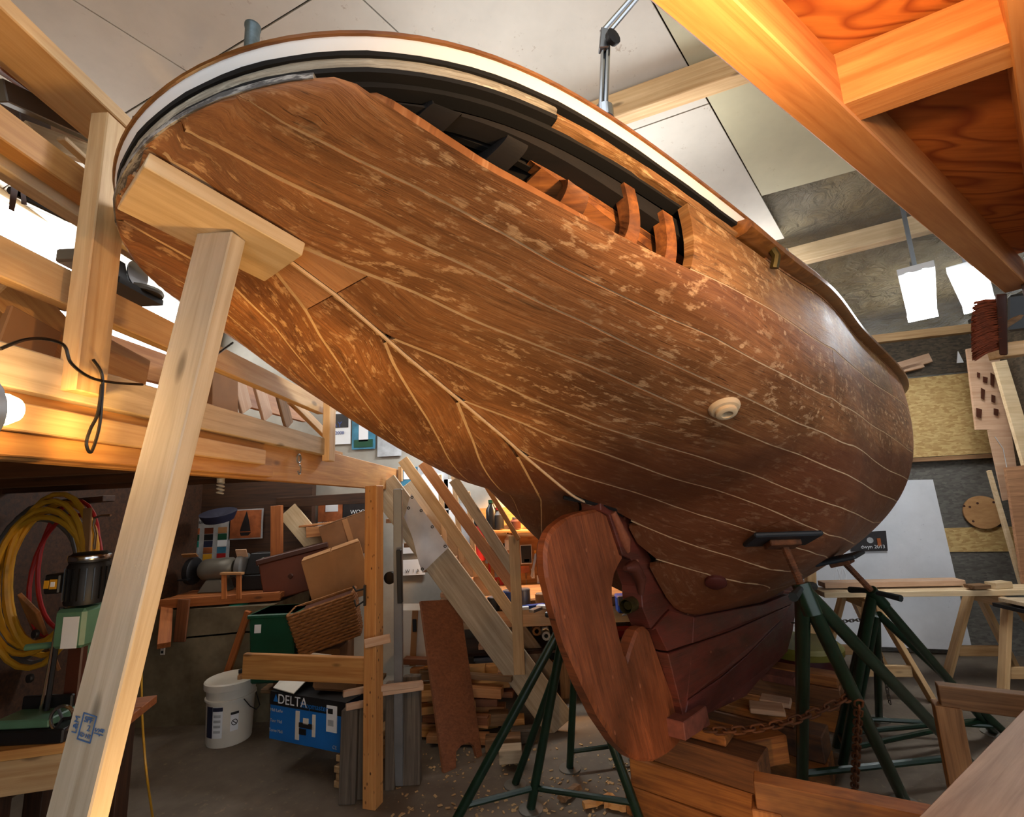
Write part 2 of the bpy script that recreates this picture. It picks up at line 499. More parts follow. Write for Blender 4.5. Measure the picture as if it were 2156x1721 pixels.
# girth table
_ga = A0 + np.linspace(0, 1, 240) ** 1.8 * LEN; _gt = np.linspace(0, 1, 61)
_GP = hull_pt(_ga[:, None] + 0 * _gt[None], _gt[None] + 0 * _ga[:, None])
_GL = np.concatenate([np.zeros((240, 1)), np.cumsum(np.linalg.norm(np.diff(_GP, axis=1), axis=2), 1)], 1)
def girth(a, t):
    a = np.asarray(a, float); i = np.clip(np.searchsorted(_ga, a) - 1, 0, 238)
    out = np.zeros(np.broadcast(a, t).shape)
    tt = np.broadcast_to(t, out.shape); ii = np.broadcast_to(i, out.shape)
    for idx in np.ndindex(out.shape):
        out[idx] = np.interp(tt[idx], _gt, _GL[ii[idx]])
    return out
SEAM = [
    [(-2.451, 0), (3.149, 0)],
    [(-2.285, 0), (-2.268, 0.086), (-2.254, 0.212), (-2.237, 0.29), (-2.218, 0.344), (-2.198, 0.383), (-2.178, 0.414), (-2.156, 0.438), (-2.136, 0.45), (-2.115, 0.457), (-2.094, 0.463), (-2.073, 0.467), (-2.05, 0.47), (-2.028, 0.469), (-2.005, 0.465), (-1.982, 0.459), (-1.959, 0.451), (-1.936, 0.441), (-1.913, 0.43), (-1.888, 0.42), (-1.863, 0.408), (-1.837, 0.396), (-1.81, 0.382), (-1.782, 0.366), (-1.753, 0.349), (-1.721, 0.333), (-1.688, 0.318), (-1.653, 0.303), (-1.615, 0.286), (-1.575, 0.269), (-1.532, 0.251), (-1.485, 0.232), (-1.434, 0.215), (-1.378, 0.201), (-1.315, 0.186), (-1.242, 0.169), (-1.155, 0.155), (-1.06, 0.147), (-0.956, 0.142), (-0.835, 0.139), (-0.686, 0.139), (-0.484, 0.123), (-0.183, 0.089), (0.16, 0.078), (0.433, 0.078), (0.783, 0.078), (1.633, 0.068), (3.149, 0.078)],
    [(-2.385, 0), (-2.377, 0.077), (-2.362, 0.373), (-2.344, 0.479), (-2.325, 0.541), (-2.306, 0.583), (-2.286, 0.607), (-2.266, 0.624), (-2.245, 0.638), (-2.224, 0.649), (-2.202, 0.659), (-2.179, 0.665), (-2.156, 0.669), (-2.135, 0.667), (-2.114, 0.663), (-2.093, 0.658), (-2.07, 0.655), (-2.048, 0.651), (-2.024, 0.647), (-2, 0.642), (-1.976, 0.637), (-1.953, 0.63), (-1.93, 0.622), (-1.905, 0.614), (-1.88, 0.608), (-1.854, 0.601), (-1.828, 0.593), (-1.802, 0.584), (-1.776, 0.572), (-1.749, 0.561), (-1.72, 0.551), (-1.691, 0.54), (-1.66, 0.528), (-1.629, 0.516), (-1.596, 0.504), (-1.562, 0.491), (-1.527, 0.476), (-1.491, 0.46), (-1.452, 0.443), (-1.411, 0.427), (-1.364, 0.415), (-1.314, 0.402), (-1.26, 0.387), (-1.199, 0.368), (-1.128, 0.348), (-1.045, 0.33), (-0.951, 0.314), (-0.841, 0.302), (-0.695, 0.3), (-0.531, 0.281), (-0.339, 0.231), (-0.053, 0.194), (0.297, 0.189), (1.147, 0.184), (3.149, 0.194)],
    [(-2.4305, 0), (-2.412, 0.585), (-2.393, 0.681), (-2.373, 0.727), (-2.353, 0.755), (-2.332, 0.775), (-2.311, 0.79), (-2.289, 0.801), (-2.267, 0.809), (-2.244, 0.814), (-2.221, 0.817), (-2.197, 0.819), (-2.172, 0.82), (-2.148, 0.819), (-2.125, 0.813), (-2.102, 0.807), (-2.079, 0.803), (-2.054, 0.798), (-2.03, 0.793), (-2.004, 0.788), (-1.979, 0.781), (-1.956, 0.772), (-1.932, 0.762), (-1.908, 0.753), (-1.884, 0.743), (-1.858, 0.734), (-1.833, 0.725), (-1.806, 0.716), (-1.78, 0.707), (-1.753, 0.697), (-1.724, 0.689), (-1.696, 0.678), (-1.667, 0.666), (-1.637, 0.655), (-1.605, 0.646), (-1.572, 0.637), (-1.537, 0.627), (-1.502, 0.616), (-1.468, 0.603), (-1.432, 0.59), (-1.394, 0.578), (-1.353, 0.565), (-1.31, 0.552), (-1.266, 0.536), (-1.22, 0.519), (-1.169, 0.501), (-1.109, 0.485), (-1.042, 0.469), (-0.967, 0.454), (-0.882, 0.439), (-0.769, 0.432), (-0.628, 0.426), (-0.513, 0.397), (-0.395, 0.353), (-0.229, 0.308), (0.121, 0.303), (0.971, 0.298), (3.149, 0.308)],
    [(-2.45, 0), (-2.445, 0.55), (-2.43, 0.75), (-2.4, 0.87), (-2.3, 0.945), (-2.158, 0.967), (-2.132, 0.96), (-2.107, 0.952), (-2.081, 0.944), (-2.055, 0.936), (-2.029, 0.928), (-2.002, 0.92), (-1.976, 0.911), (-1.951, 0.9), (-1.926, 0.889), (-1.901, 0.878), (-1.874, 0.869), (-1.846, 0.861), (-1.819, 0.852), (-1.791, 0.843), (-1.763, 0.833), (-1.735, 0.822), (-1.707, 0.811), (-1.678, 0.799), (-1.648, 0.788), (-1.619, 0.777), (-1.588, 0.765), (-1.557, 0.753), (-1.525, 0.741), (-1.492, 0.729), (-1.457, 0.718), (-1.42, 0.707), (-1.382, 0.696), (-1.343, 0.685), (-1.302, 0.673), (-1.261, 0.659), (-1.219, 0.645), (-1.175, 0.63), (-1.125, 0.614), (-1.07, 0.599), (-1.011, 0.585), (-0.947, 0.569), (-0.876, 0.554), (-0.779, 0.546), (-0.653, 0.542), (-0.558, 0.522), (-0.481, 0.49), (-0.398, 0.451), (-0.29, 0.409), (0.06, 0.404), (0.91, 0.399), (3.149, 0.409)],
    [(-2.451, 1), (-1.839, 1), (-1.809, 0.991), (-1.78, 0.98), (-1.751, 0.969), (-1.72, 0.959), (-1.688, 0.95), (-1.655, 0.941), (-1.622, 0.932), (-1.587, 0.923), (-1.552, 0.914), (-1.516, 0.905), (-1.479, 0.897), (-1.441, 0.888), (-1.405, 0.878), (-1.368, 0.866), (-1.331, 0.855), (-1.293, 0.844), (-1.256, 0.831), (-1.222, 0.816), (-1.187, 0.801), (-1.149, 0.786), (-1.109, 0.771), (-1.068, 0.755), (-1.025, 0.739), (-0.98, 0.722), (-0.932, 0.706), (-0.874, 0.692), (-0.797, 0.684), (-0.692, 0.682), (-0.601, 0.673), (-0.537, 0.653), (-0.484, 0.627), (-0.433, 0.598), (-0.376, 0.566), (-0.308, 0.531), (-0.218, 0.496), (0.132, 0.491), (0.982, 0.486), (3.149, 0.496)],
    [(-2.451, 1), (-1.543, 1), (-1.513, 0.997), (-1.479, 0.986), (-1.444, 0.975), (-1.408, 0.963), (-1.372, 0.952), (-1.331, 0.942), (-1.29, 0.933), (-1.249, 0.923), (-1.213, 0.91), (-1.179, 0.895), (-1.142, 0.881), (-1.101, 0.867), (-1.057, 0.855), (-1.01, 0.842), (-0.962, 0.829), (-0.91, 0.817), (-0.857, 0.805), (-0.784, 0.799), (-0.694, 0.796), (-0.618, 0.787), (-0.565, 0.769), (-0.519, 0.747), (-0.478, 0.723), (-0.437, 0.697), (-0.391, 0.672), (-0.338, 0.647), (-0.277, 0.62), (-0.207, 0.591), (0.143, 0.586), (0.993, 0.581), (3.149, 0.591)],
    [(-2.451, 1), (-1.207, 1), (-1.177, 0.997), (-1.133, 0.986), (-1.088, 0.976), (-1.042, 0.965), (-0.996, 0.953), (-0.955, 0.939), (-0.913, 0.925), (-0.866, 0.912), (-0.805, 0.905), (-0.714, 0.907), (-0.629, 0.905), (-0.573, 0.893), (-0.53, 0.875), (-0.497, 0.854), (-0.466, 0.831), (-0.435, 0.807), (-0.403, 0.782), (-0.365, 0.758), (-0.322, 0.734), (-0.274, 0.71), (-0.219, 0.684), (-0.154, 0.659), (0.196, 0.654), (1.046, 0.649), (3.149, 0.659)],
    [(-2.451, 1), (-0.607, 1), (-0.577, 1), (-0.53, 0.986), (-0.491, 0.969), (-0.455, 0.95), (-0.424, 0.93), (-0.391, 0.909), (-0.358, 0.887), (-0.327, 0.864), (-0.293, 0.84), (-0.256, 0.816), (-0.21, 0.793), (-0.157, 0.77), (0.193, 0.765), (1.043, 0.76), (3.149, 0.77)],
    [(-2.451, 1), (-0.372, 1), (-0.342, 0.978), (-0.314, 0.958), (-0.285, 0.937), (-0.254, 0.917), (-0.221, 0.895), (-0.186, 0.874), (-0.147, 0.852), (-0.104, 0.829), (0.246, 0.824), (1.096, 0.819), (3.149, 0.829)],
    [(-2.451, 1), (3.149, 1)]]
_sd = np.linspace(0, math.sqrt(LEN), 2400)
STAB = []
for s_ in SEAM:
    aa = np.array([p[0] for p in s_]); tt = np.array([p[1] for p in s_], float)
    y = np.interp(_sd ** 2 + A0, aa, tt)
    k = np.hanning(31); k /= k.sum(); yp = np.concatenate([np.full(15, y[0]), y, np.full(15, y[-1])])
    ys = np.convolve(yp, k, 'valid'); wgt = np.clip((_sd - .32) / .25, 0, 1)
    STAB.append(y * (1 - wgt) + ys * wgt)
# forward of the rudder the seams keep a fair height above the floor
ZFWD = {1: [(-.48, 2.22), (.16, 2.25), (3.1, 2.15)], 2: [(-.53, 2.03), (-.05, 2.02), (.55, 1.99), (1.2, 1.92), (3.1, 1.85)],
        3: [(-.4, 1.9), (.06, 1.86), (.71, 1.79), (1.4, 1.74), (3.1, 1.75)], 4: [(-.4, 1.8), (-.13, 1.75), (.6, 1.67), (1.4, 1.6), (3.1, 1.65)],
        5: [(-.31, 1.67), (-.08, 1.62), (.92, 1.5), (1.8, 1.45), (3.1, 1.55)], 6: [(-.28, 1.58), (-.11, 1.52), (1.08, 1.36), (3.1, 1.4)],
        7: [(-.22, 1.49), (-.04, 1.43), (.8, 1.3), (1.5, 1.24), (3.1, 1.28)], 8: [(-.21, 1.4), (-.1, 1.36), (.86, 1.19), (3.1, 1.15)],
        9: [(-.15, 1.31), (-.03, 1.28), (.6, 1.13), (1.5, 1.03), (3.1, 1.0)]}
_tt = np.linspace(0, 1, 101)
for i_, zf in ZFWD.items():
    az = np.array([q_[0] for q_ in zf]); zz = np.array([q_[1] for q_ in zf]); y = STAB[i_]
    for n_ in np.where(_sd ** 2 + A0 > az[0])[0]:
        a_ = _sd[n_] ** 2 + A0; zs_ = hull_bz(np.full(101, a_), _tt)[1]
        t_ = np.interp(-np.interp(a_, az, zz), -zs_, _tt); w_ = min(1.0, (a_ - az[0]) / .12)
        y[n_] = y[n_] * (1 - w_) + t_ * w_
    k = np.hanning(41); k /= k.sum(); ys = np.convolve(np.concatenate([np.full(20, y[0]), y, np.full(20, y[-1])]), k, 'valid'); w_ = np.clip((_sd - 1.2) / .1, 0, 1)
    STAB[i_] = y * (1 - w_) + ys * w_
STABP = []
for y in STAB:
    k = np.hanning(361); k /= k.sum(); ys = np.convolve(np.concatenate([np.full(180, y[0]), y, np.full(180, y[-1])]), k, 'valid'); wgt = np.clip((_sd - .85) / .3, 0, 1)
    STABP.append(y * (1 - wgt) + ys * wgt)
def seam(i, a, side=1):
    return np.interp(np.sqrt(np.clip(np.asarray(a, float) - A0, 0, LEN)), _sd, (STAB if side > 0 else STABP)[i])

boat = thing('sailboat', (H0[0], H0[1], 0.38), 'old wooden sailing boat with a rounded counter stern, stripped brown planks and a missing plank', 'boat')
THICK = .026
_UVN = [0]

def surf_patch(name, mat, tl, tu, a0, a1, side, parent, na=None, nv=4, gap=.0035, thick=THICK, lift=0.0, agap=.0015, usq=True):
    """solid strip of planking between the girth curves tl(a) and tu(a)"""
    if na is None:
        na = int(max(8, min(70, (a1 - a0) * 22 + 8)))
    x = np.linspace(0, 1, na)
    q0, q1 = math.sqrt(max(a0 + agap - A0, 0)), math.sqrt(a1 - agap - A0)
    a = (q0 + (q1 - q0) * x) ** 2 + A0
    L, U = tl(a), tu(a)
    keep = (U - L) > .004
    if keep.sum() < 3:
        return None
    a = a[keep]; L = L[keep]; U = U[keep]; na = len(a)
    gl = np.maximum(np.interp(a, _ga, _GL[:, -1]), .02)
    g = np.minimum(gap / gl, (U - L) * .4)
    V = np.linspace(0, 1, nv + 1)[None, :]
    T = (L + g)[:, None] * (1 - V) + (U - g)[:, None] * V
    Aa = a[:, None] + 0 * T
    P, N = hull_frame(Aa, T, side)
    N = N * NSGN
    out = P + N * lift; inn = P + N * (lift - thick)
    m = nv + 1
    mb = MB(); mb.v = [tuple(p) for p in out.reshape(-1, 3)] + [tuple(p) for p in inn.reshape(-1, 3)]
    n = na * m
    for i in range(na - 1):
        for j in range(nv):
            q = (i * m + j, (i + 1) * m + j, (i + 1) * m + j + 1, i * m + j + 1)
            mb.f.append(q); mb.f.append(tuple(n + k for k in q[::-1]))
    for i in range(na - 1):
        for j, fl in ((0, 0), (nv, 1)):
            q = (i * m + j, (i + 1) * m + j, n + (i + 1) * m + j, n + i * m + j)
            mb.f.append(q if fl else q[::-1])
    for j in range(nv):
        for i, fl in ((0, 1), (na - 1, 0)):
            q = (i * m + j, i * m + j + 1, n + i * m + j + 1, n + i * m + j)
            mb.f.append(q if fl else q[::-1])
    midr = P[:, -1]; ul = np.concatenate([[0], np.cumsum(np.linalg.norm(np.diff(midr, axis=0), axis=1))])
    wid = np.linalg.norm(P[:, -1] - P[:, 0], axis=1); _UVN[0] += 1
    uv = np.stack([ul[:, None] + 0 * T + 1.37 * _UVN[0], (1 - V) * wid[:, None] + .731 * _UVN[0]], -1).reshape(-1, 2)
    uv = np.concatenate([uv, uv])
    return build(name, mb, mat, parent, smooth=True, uv=uv, loc=tuple(P[na // 2, nv // 2]))

HOLE = (-2.29, -1.585)
butts = {0: [.93], 1: [-.6, 1.2], 2: [.72], 3: [-.1], 4: [-1.985, .9], 5: [.2], 6: [-.35, 1.6], 7: [.6], 8: [1.2], 9: [1.4]}
for side in (1, -1):
    for k in range(10):
        start = A0 + .0005
        cuts = [start] + butts[k] + [A0 + LEN - .02]
        if k == 0:
            cuts = [start if side < 0 else HOLE[1]] + butts[0] + [A0 + LEN - .02]
        if k == 4:
            cuts = [start, -2.165, -1.985, .9, A0 + LEN - .02]
        for c0, c1 in zip(cuts[:-1], cuts[1:]):
            mat = 'planking'
            if k == 0: mat = 'planking_sheer' if c0 < .5 else 'planking'
            if k == 4 and c0 < -2.1 and c0 > -2.2: mat = 'planking_new'
            if k == 3 and side < 0: mat = 'planking'
            surf_patch('plank', mat, lambda a, k=k, s=side: seam(k, a, s), lambda a, k=k, s=side: seam(k + 1, a, s), c0, c1, side, boat)
    # putty in the seams between strakes
    for k in range(1, 10):
        def tl(a, k=k, s=side):
            return np.clip(seam(k, a, s) - .005 / np.interp(a, _ga, _GL[:, -1]), 0, 1)
        def tu(a, k=k, s=side):
            return np.clip(seam(k, a, s) + .005 / np.interp(a, _ga, _GL[:, -1]), 0, 1)
        aa = np.array([p[0] for p in SEAM[k]]); tt = [p[1] for p in SEAM[k]]
        st = next((q[0] for q in SEAM[k] if 0 < q[1] < 1), -2.4)
        if k == 1 and side > 0: st = HOLE[1]
        def mk(name, tl=tl, tu=tu, st=st, side=side):
            x = np.linspace(0, 1, 90); q0, q1 = math.sqrt(st + .002 - A0), math.sqrt(LEN - .05)
            a = (q0 + (q1 - q0) * x) ** 2 + A0
            T = np.stack([tl(a), tu(a)], 1); Aa = a[:, None] + 0 * T
            P, N = hull_frame(Aa, T, side); N = N * NSGN
            mb = MB(); o = P - N * .0012; i_ = P - N * .015
            prof = np.stack([o[:, 0], o[:, 1], i_[:, 1], i_[:, 0]], 1)
            mb.quad_grid(prof.tolist(), close_v=True)
            return build(name, mb, 'putty', boat, smooth=False)
        mk('seam_putty')

# ---- bands round the sheer: weathered shelf edge, white sheer band, cap rail, rubbing strake
def sheer_path(a_from, a_to, side, n=80):
    q = np.linspace(math.sqrt(max(a_from - A0, 0)), math.sqrt(a_to - A0), n)
    a = q ** 2 + A0
    return a, hull_pt(a, np.zeros_like(a), side)
_a, _p = sheer_path(A0, A0 + LEN - .02, 1, 130)
_a2, _p2 = sheer_path(A0, A0 + LEN - .02, -1, 130)
LOOPA = np.concatenate([_a2[:0:-1], _a]); LOOP = np.concatenate([_p2[:0:-1], _p])
SIDE = np.concatenate([-np.ones(129), np.ones(130)])
tg = np.gradient(LOOP, axis=0); tg[:, 2] = 0; tg /= np.linalg.norm(tg, axis=1)[:, None]
NRM = np.stack([tg[:, 1], -tg[:, 0], 0 * tg[:, 0]], 1)
if NRM[len(NRM) // 2 + 40] @ SB < 0: NRM = -NRM
# resample by arc length for even spacing near the stern
_arc = np.concatenate([[0], np.cumsum(np.linalg.norm(np.diff(LOOP, axis=0), axis=1))])
_ar = np.linspace(0, _arc[-1], 300)
LOOPR = np.stack([np.interp(_ar, _arc, LOOP[:, i]) for i in range(3)], 1)
NR = np.stack([np.interp(_ar, _arc, NRM[:, i]) for i in range(3)], 1); NR /= np.linalg.norm(NR, axis=1)[:, None]
AR = np.interp(_ar, _arc, LOOPA * 1.0); SR = np.interp(_ar, _arc, SIDE)
MIDR = int(np.argmin(AR))
BZ = .5
def sweep(name, mat, prof, i0=0, i1=300, wob=0.0, uvs=False, seed=1, parent=boat, taper=0):
    rnd = np.random.RandomState(seed)
    rows = []
    for i in range(i0, i1):
        e = rnd.uniform(-wob, wob) if wob else 0
        k = 1.0
        rows.append([LOOPR[i] + NR[i] * (n + (e if j % 2 else -e * .3)) + UPV * (z + (e * .8 if j % 3 == 0 else 0)) for j, (n, z) in enumerate([(n_, z_ * BZ) for n_, z_ in prof])])
    mb = MB(); mb.quad_grid(rows, close_v=True)
    mb.f.append(tuple(range(len(prof)))); e = (len(rows) - 1) * len(prof); mb.f.append(tuple(e + k for k in range(len(prof) - 1, -1, -1)))
    uv = None
    if uvs:
        m = len(prof); uv = [(_ar[i0 + i // m], (i % m) * .03) for i in range(len(mb.v))]
    return build(name, mb, mat, parent, smooth=True, uv=uv)
def idx_a(a, side=1):
    c = [i for i in range(300) if SR[i] * side > 0]
    return min(c, key=lambda i: abs(AR[i] - a))
iS = idx_a(-2.285); iH = idx_a(HOLE[1] + .01); iW = idx_a(-1.22); iP = idx_a(-1.0, -1)
sweep('plank_end_edge', 'lead_grey', [(.003, -.004), (.004, .016), (-.03, .016), (-.03, -.004)], iP, iS, wob=.0015, uvs=True)
sweep('gap_shade', 'shade_black', [(-.022, .0), (-.022, .1), (-.05, .1), (-.05, .0)], 0, iW + 4)  # black backing paints the shade behind the bands
sweep('weathered_shelf', 'bleached', [(-.003, .04), (-.001, .06), (-.004, .078), (-.04, .078), (-.04, .04)], 0, idx_a(-1.9), wob=.0015, uvs=True)
sweep('broken_shelf', 'planking_sheer', [(-.006, .018), (.0, .03), (-.004, .052), (-.03, .056), (-.04, .014)], idx_a(-1.95), iW, wob=.005, uvs=True, seed=3)
sweep('gap_shade', 'shade_black', [(.001, .079), (.003, .093), (-.03, .093), (-.03, .079)], 0, iW, wob=.001)  # flush black strip drawn as the shadow gap under the white band
sweep('gap_shade', 'shade_black', [(-.002, .02), (-.002, .038), (-.03, .038), (-.03, .02)], 0, idx_a(-1.9), wob=.001)  # black strip painted in for the dark recess above the plank ends
sweep('white_sheer_band', 'white_paint', [(.002, .094), (.006, .118), (.006, .146), (-.03, .146), (-.03, .094)], 0, iW)
sweep('cap_rail', 'rail_varnish', [(.004, .142), (.01, .146), (.012, .154), (.008, .164), (-.06, .164), (-.06, .142)], 0, 300)
sweep('white_sheer_edge', 'white_paint', [(.0, .164), (.003, .169), (-.05, .172), (-.05, .164)], 0, iW)
for s_, b0, b1 in ((1, iW - 3, 300), (-1, 0, iP - 6)):
    sweep('rubbing_strake', 'rail_varnish', [(.0, .012), (.022, .018), (.036, .04), (.038, .066), (.026, .09), (.0, .098), (-.03, .098), (-.03, .012)], b0, b1)
    sweep('sheer_strake', 'planking', [(.0, .0), (.002, .05), (.002, .146), (-.03, .146), (-.03, .0)], b0 + (4 if s_ > 0 else 0), b1, uvs=True)
def cp_(a, z, b=0.0):
    return tuple(H0 + a * FD + b * SB + z * UPV)
# deck closes the top of the hull
mb = MB(); n_ = 60
q = np.linspace(0.02, math.sqrt(LEN - .03), n_); aa = q ** 2 + A0
pr = hull_pt(aa, np.zeros_like(aa), 1) + UPV * .075; pl = hull_pt(aa, np.zeros_like(aa), -1) + UPV * .075
mid = (pr + pl) / 2 + UPV * .05
mb.quad_grid(np.stack([pr, mid, pl], 1).tolist()); n0 = len(mb.v); mb.quad_grid((np.stack([pr, mid, pl], 1) - UPV * .025).tolist())
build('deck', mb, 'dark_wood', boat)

mb = MB(); aa = np.linspace(-2.44, -.66, 40); zz = np.interp(aa, _xa, _xz)
mb.tube([cp_(a, z - .001) for a, z in zip(aa, zz)], .0065, 6); build('keel_seam_putty', mb, 'putty', boat)
# ---- inside the opening: frames, stringer, bulkhead boards
def inner(a, t, side=1, off=.03):
    P, N = hull_frame(np.asarray(a, float), np.asarray(t, float), side)
    return P - N * NSGN * off
def rib(a, t0, t1, w, d, mat, n=14, da=0.0, off=.03):
    t = np.linspace(t0, t1, n); a_ = a + np.linspace(0, da, n)
    o0 = inner(a_ - w / 2, t, 1, off); o1 = inner(a_ + w / 2, t, 1, off); i1 = inner(a_ + w / 2, t, 1, off + d); i0 = inner(a_ - w / 2, t, 1, off + d)
    mb = MB(); mb.quad_grid(np.stack([o0, o1, i1, i0], 1).tolist(), close_v=True)
    mb.f.append((0, 1, 2, 3)); e = (n - 1) * 4; mb.f.append((e + 3, e + 2, e + 1, e))
    return build('frame_rib', mb, mat, boat)
rib(-1.745, .03, .6, .032, .032, 'rib_wood', da=.02, off=.03)
rib(-1.63, .05, .6, .034, .032, 'rib_wood', da=.015, off=.026)
rib(-1.885, .28, .6, .05, .05, 'rib_wood', da=.03)
rib(-2.02, .2, .6, .04, .05, 'rotten_shade_wood')
rib(-2.14, .2, .6, .04, .05, 'rotten_shade_wood')
for a_ in (-1.4, -1.15, -.9):
    rib(a_, .03, .9, .036, .045, 'rib_wood', off=.03)
def inner_strip(name, mat, a0, a1, t0, t1, off, th, n=24):
    a = np.linspace(a0, a1, n)
    rows = []
    for k, (t, o) in enumerate(((t0, off), (t1, off), (t1, off + th), (t0, off + th))):
        rows.append(inner(a, np.full(n, t), 1, o))
    mb = MB(); mb.quad_grid(np.stack(rows, 1).tolist(), close_v=True)
    mb.f.append((0, 1, 2, 3)); e = (n - 1) * 4; mb.f.append((e + 3, e + 2, e + 1, e))
    return build(name, mb, mat, boat)
inner_strip('ceiling_plank', 'rib_wood', -1.95, -1.3, .22, .5, .075, .015)
inner_strip('ceiling_plank', 'rib_wood', -1.97, -1.3, .1, .215, .075, .015)
inner_strip('stringer', 'rib_wood', -1.96, -1.3, .105, .135, .075, .03)
inner_strip('beam_shelf', 'rotten_shade_wood', -2.3, -1.3, .02, .09, .04, .04)
inner_strip('ceiling_plank', 'rotten_shade_wood', -2.3, -1.95, .12, .3, .09, .015)
inner_strip('ceiling_plank', 'rotten_shade_wood', -2.3, -1.95, .31, .55, .09, .015)

# ---- keel, sternpost and rudder: timbers in the centre plane
def cp(a, z, b=0.0):
    return tuple(H0 + a * FD + b * SB + z * UPV)
def slab(name, mat, pts, half, parent, vert=False, bevel=.004):
    mb = MB(); n = len(pts)
    f = half if callable(half) else (lambda a, z: half)
    mb.v = [cp(a, z, f(a, z)) for a, z in pts] + [cp(a, z, -f(a, z)) for a, z in pts]
    mb.f = [tuple(range(n)), tuple(range(2 * n - 1, n - 1, -1))] + [(i, n + i, n + (i + 1) % n, (i + 1) % n) for i in range(n)]
    uv = [(z, a + .3 * z) if vert else (a * .9 + z * .2, z + .1 * a) for a, z in pts] * 2
    return build(name, mb, mat, parent, uv=uv, bevel=bevel, smooth=False)
kh = lambda a, z: .055 + .05 * min(1, max(0, (a + .5) / 1.0)) * min(1, max(0, (1.15 - z) / .4))
_fa = np.linspace(-.72, 2.6, 26); _fz = np.interp(_fa, _xa, _xz)
slab('keelson', 'keel_wood', [(a, z + .1) for a, z in zip(_fa, _fz)] + [(a, z - .03) for a, z in zip(_fa[::-1], _fz[::-1])], .05, boat)
slab('stern_post', 'keel_wood', [(-.655, 1.655), (-.52, 1.61), (-.338, 1.40), (-.095, 1.137), (-.2, 1.12), (-.33, 1.09), (-.40, 1.20), (-.40, 1.30), (-.47, 1.43), (-.555, 1.46)], .052, boat)
slab('deadwood', 'keel_wood', [(-.33, 1.085), (-.09, 1.13), (.20, 1.037), (.115, .92), (-.19, .955), (-.28, 1.08)], kh, boat)
slab('deadwood', 'keel_wood', [(.205, 1.035), (1.616, .84), (2.5, .76), (2.5, .675), (.703, .85), (.12, .918)], kh, boat)
slab('deadwood', 'keel_wood', [(-.19, .945), (.11, .91), (.703, .843), (2.5, .668), (2.0, .638), (.962, .645), (.423, .666), (-.035, .69), (-.1, .62)], kh, boat)
slab('ballast_keel', 'keel_lead', [(-.1, .612), (-.035, .684), (.423, .66), (.962, .639), (2.0, .632), (2.6, .70), (2.9, .80), (2.829, .72), (2.382, .47), (2.068, .376), (1.755, .391), (1.115, .429), (.842, .432), (.138, .556), (-.15, .575)], kh, boat)
slab('heel_shoe', 'pink_red', [(-.215, .655), (.10, .623), (.13, .521), (-.21, .572)], .118, boat)

rud = slab('rudder', 'rudder_wood', [(-.643, 1.672), (-.74, 1.676), (-.844, 1.67), (-.925, 1.662), (-.992, 1.646), (-1.045, 1.627), (-1.079, 1.607), (-1.105, 1.575), (-1.12, 1.536), (-1.123, 1.49), (-1.118, 1.443), (-1.076, 1.314), (-1.021, 1.181), (-.933, 1.023), (-.826, .865), (-.707, .728), (-.588, .629), (-.525, .59), (-.465, .564), (-.38, .53), (-.289, .511), (-.2, .497), (-.111, .493), (-.08, .497), (-.06, .515), (-.052, .612), (-.197, .871), (-.311, 1.081), (-.35, 1.103), (-.4, 1.11), (-.44, 1.105), (-.477, 1.082), (-.53, 1.04), (-.558, 1.012), (-.585, 1.055), (-.607, 1.113), (-.639, 1.226), (-.645, 1.28), (-.638, 1.334), (-.61, 1.38), (-.566, 1.411), (-.515, 1.44)],
            lambda a, z: .034 if a > -.95 else .026, boat, bevel=.012, vert=True)
mb = MB(); mb.lathe([(.03, 0), (.034, .0), (.034, .09), (.02, .095), (.02, .02), (.0, .02)], cp(-.47, 1.215), tuple(FD), 18)
build('propeller_shaft_tube', mb, 'bronze', boat, smooth=True)
mb = MB(); mb.tube([cp(-.62, 1.66, .05), cp(-.53, 1.52, .053), cp(-.5, 1.47, .05)], .022, 10, rs=[.018, .03, .012])
build('rudder_strap', mb, 'copper_patina', boat, smooth=True)
mb = MB(); mb.tube([cp(-.54, 1.40, .05), cp(-.47, 1.40, .054), cp(-.4, 1.33, .054), cp(-.4, 1.26, .05)], .03, 10, rs=[.012, .034, .03, .012])
build('rudder_gudgeon', mb, 'keel_wood', boat, smooth=True)
mb = MB(); mb.tube([cp(-.86, 1.735, -.05), cp(-.72, 1.715, .02), cp(-.62, 1.69, .06), cp(-.54, 1.64, .06)], .02, 8, rs=[.008, .022, .026, .01])
build('rudder_port_putty', mb, 'rotten_shade_wood', boat, smooth=True)

def on_hull(a, t, side=1):
    P, N = hull_frame(np.array([a]), np.array([t]), side)
    return Vector(P[0]), Vector(N[0] * NSGN)
P_, N_ = on_hull(-1.16, .565)
mb = MB(); mb.lathe([(.046, -.02), (.046, .004), (.04, .012), (.031, .014), (.031, .024), (.024, .028), (.0165, .028), (.016, -.03), (.0, -.03)], P_, N_, 26)
o = build('through_hull_ring', mb, 'putty_ring', boat, smooth=True); o['label'] = 'pale wooden through-hull ring with dark bore'
mb = MB(); mb.lathe([(.016, .0), (.0, .0)], P_ + N_ * -.012, N_, 16); build('ring_bore', mb, 'shade_black', o)
P_, N_ = on_hull(-.17, .885)
mb = MB(); mb.lathe([(.05, -.01), (.05, .012), (.04, .02), (.0, .022)], P_, N_, 20); build('skin_fitting', mb, 'keel_lead', boat, smooth=True)
# loose black fitting hanging under the rubbing strake
P_, N_ = on_hull(-1.2, .01)
mb = MB(); mb.tube([P_ + N_ * .02 + Vector((0, 0, .03)), P_ + N_ * .03, P_ + N_ * .02 - Vector((0, 0, .03))], .012, 8); build('strake_bolt', mb, 'bronze', boat, smooth=True)
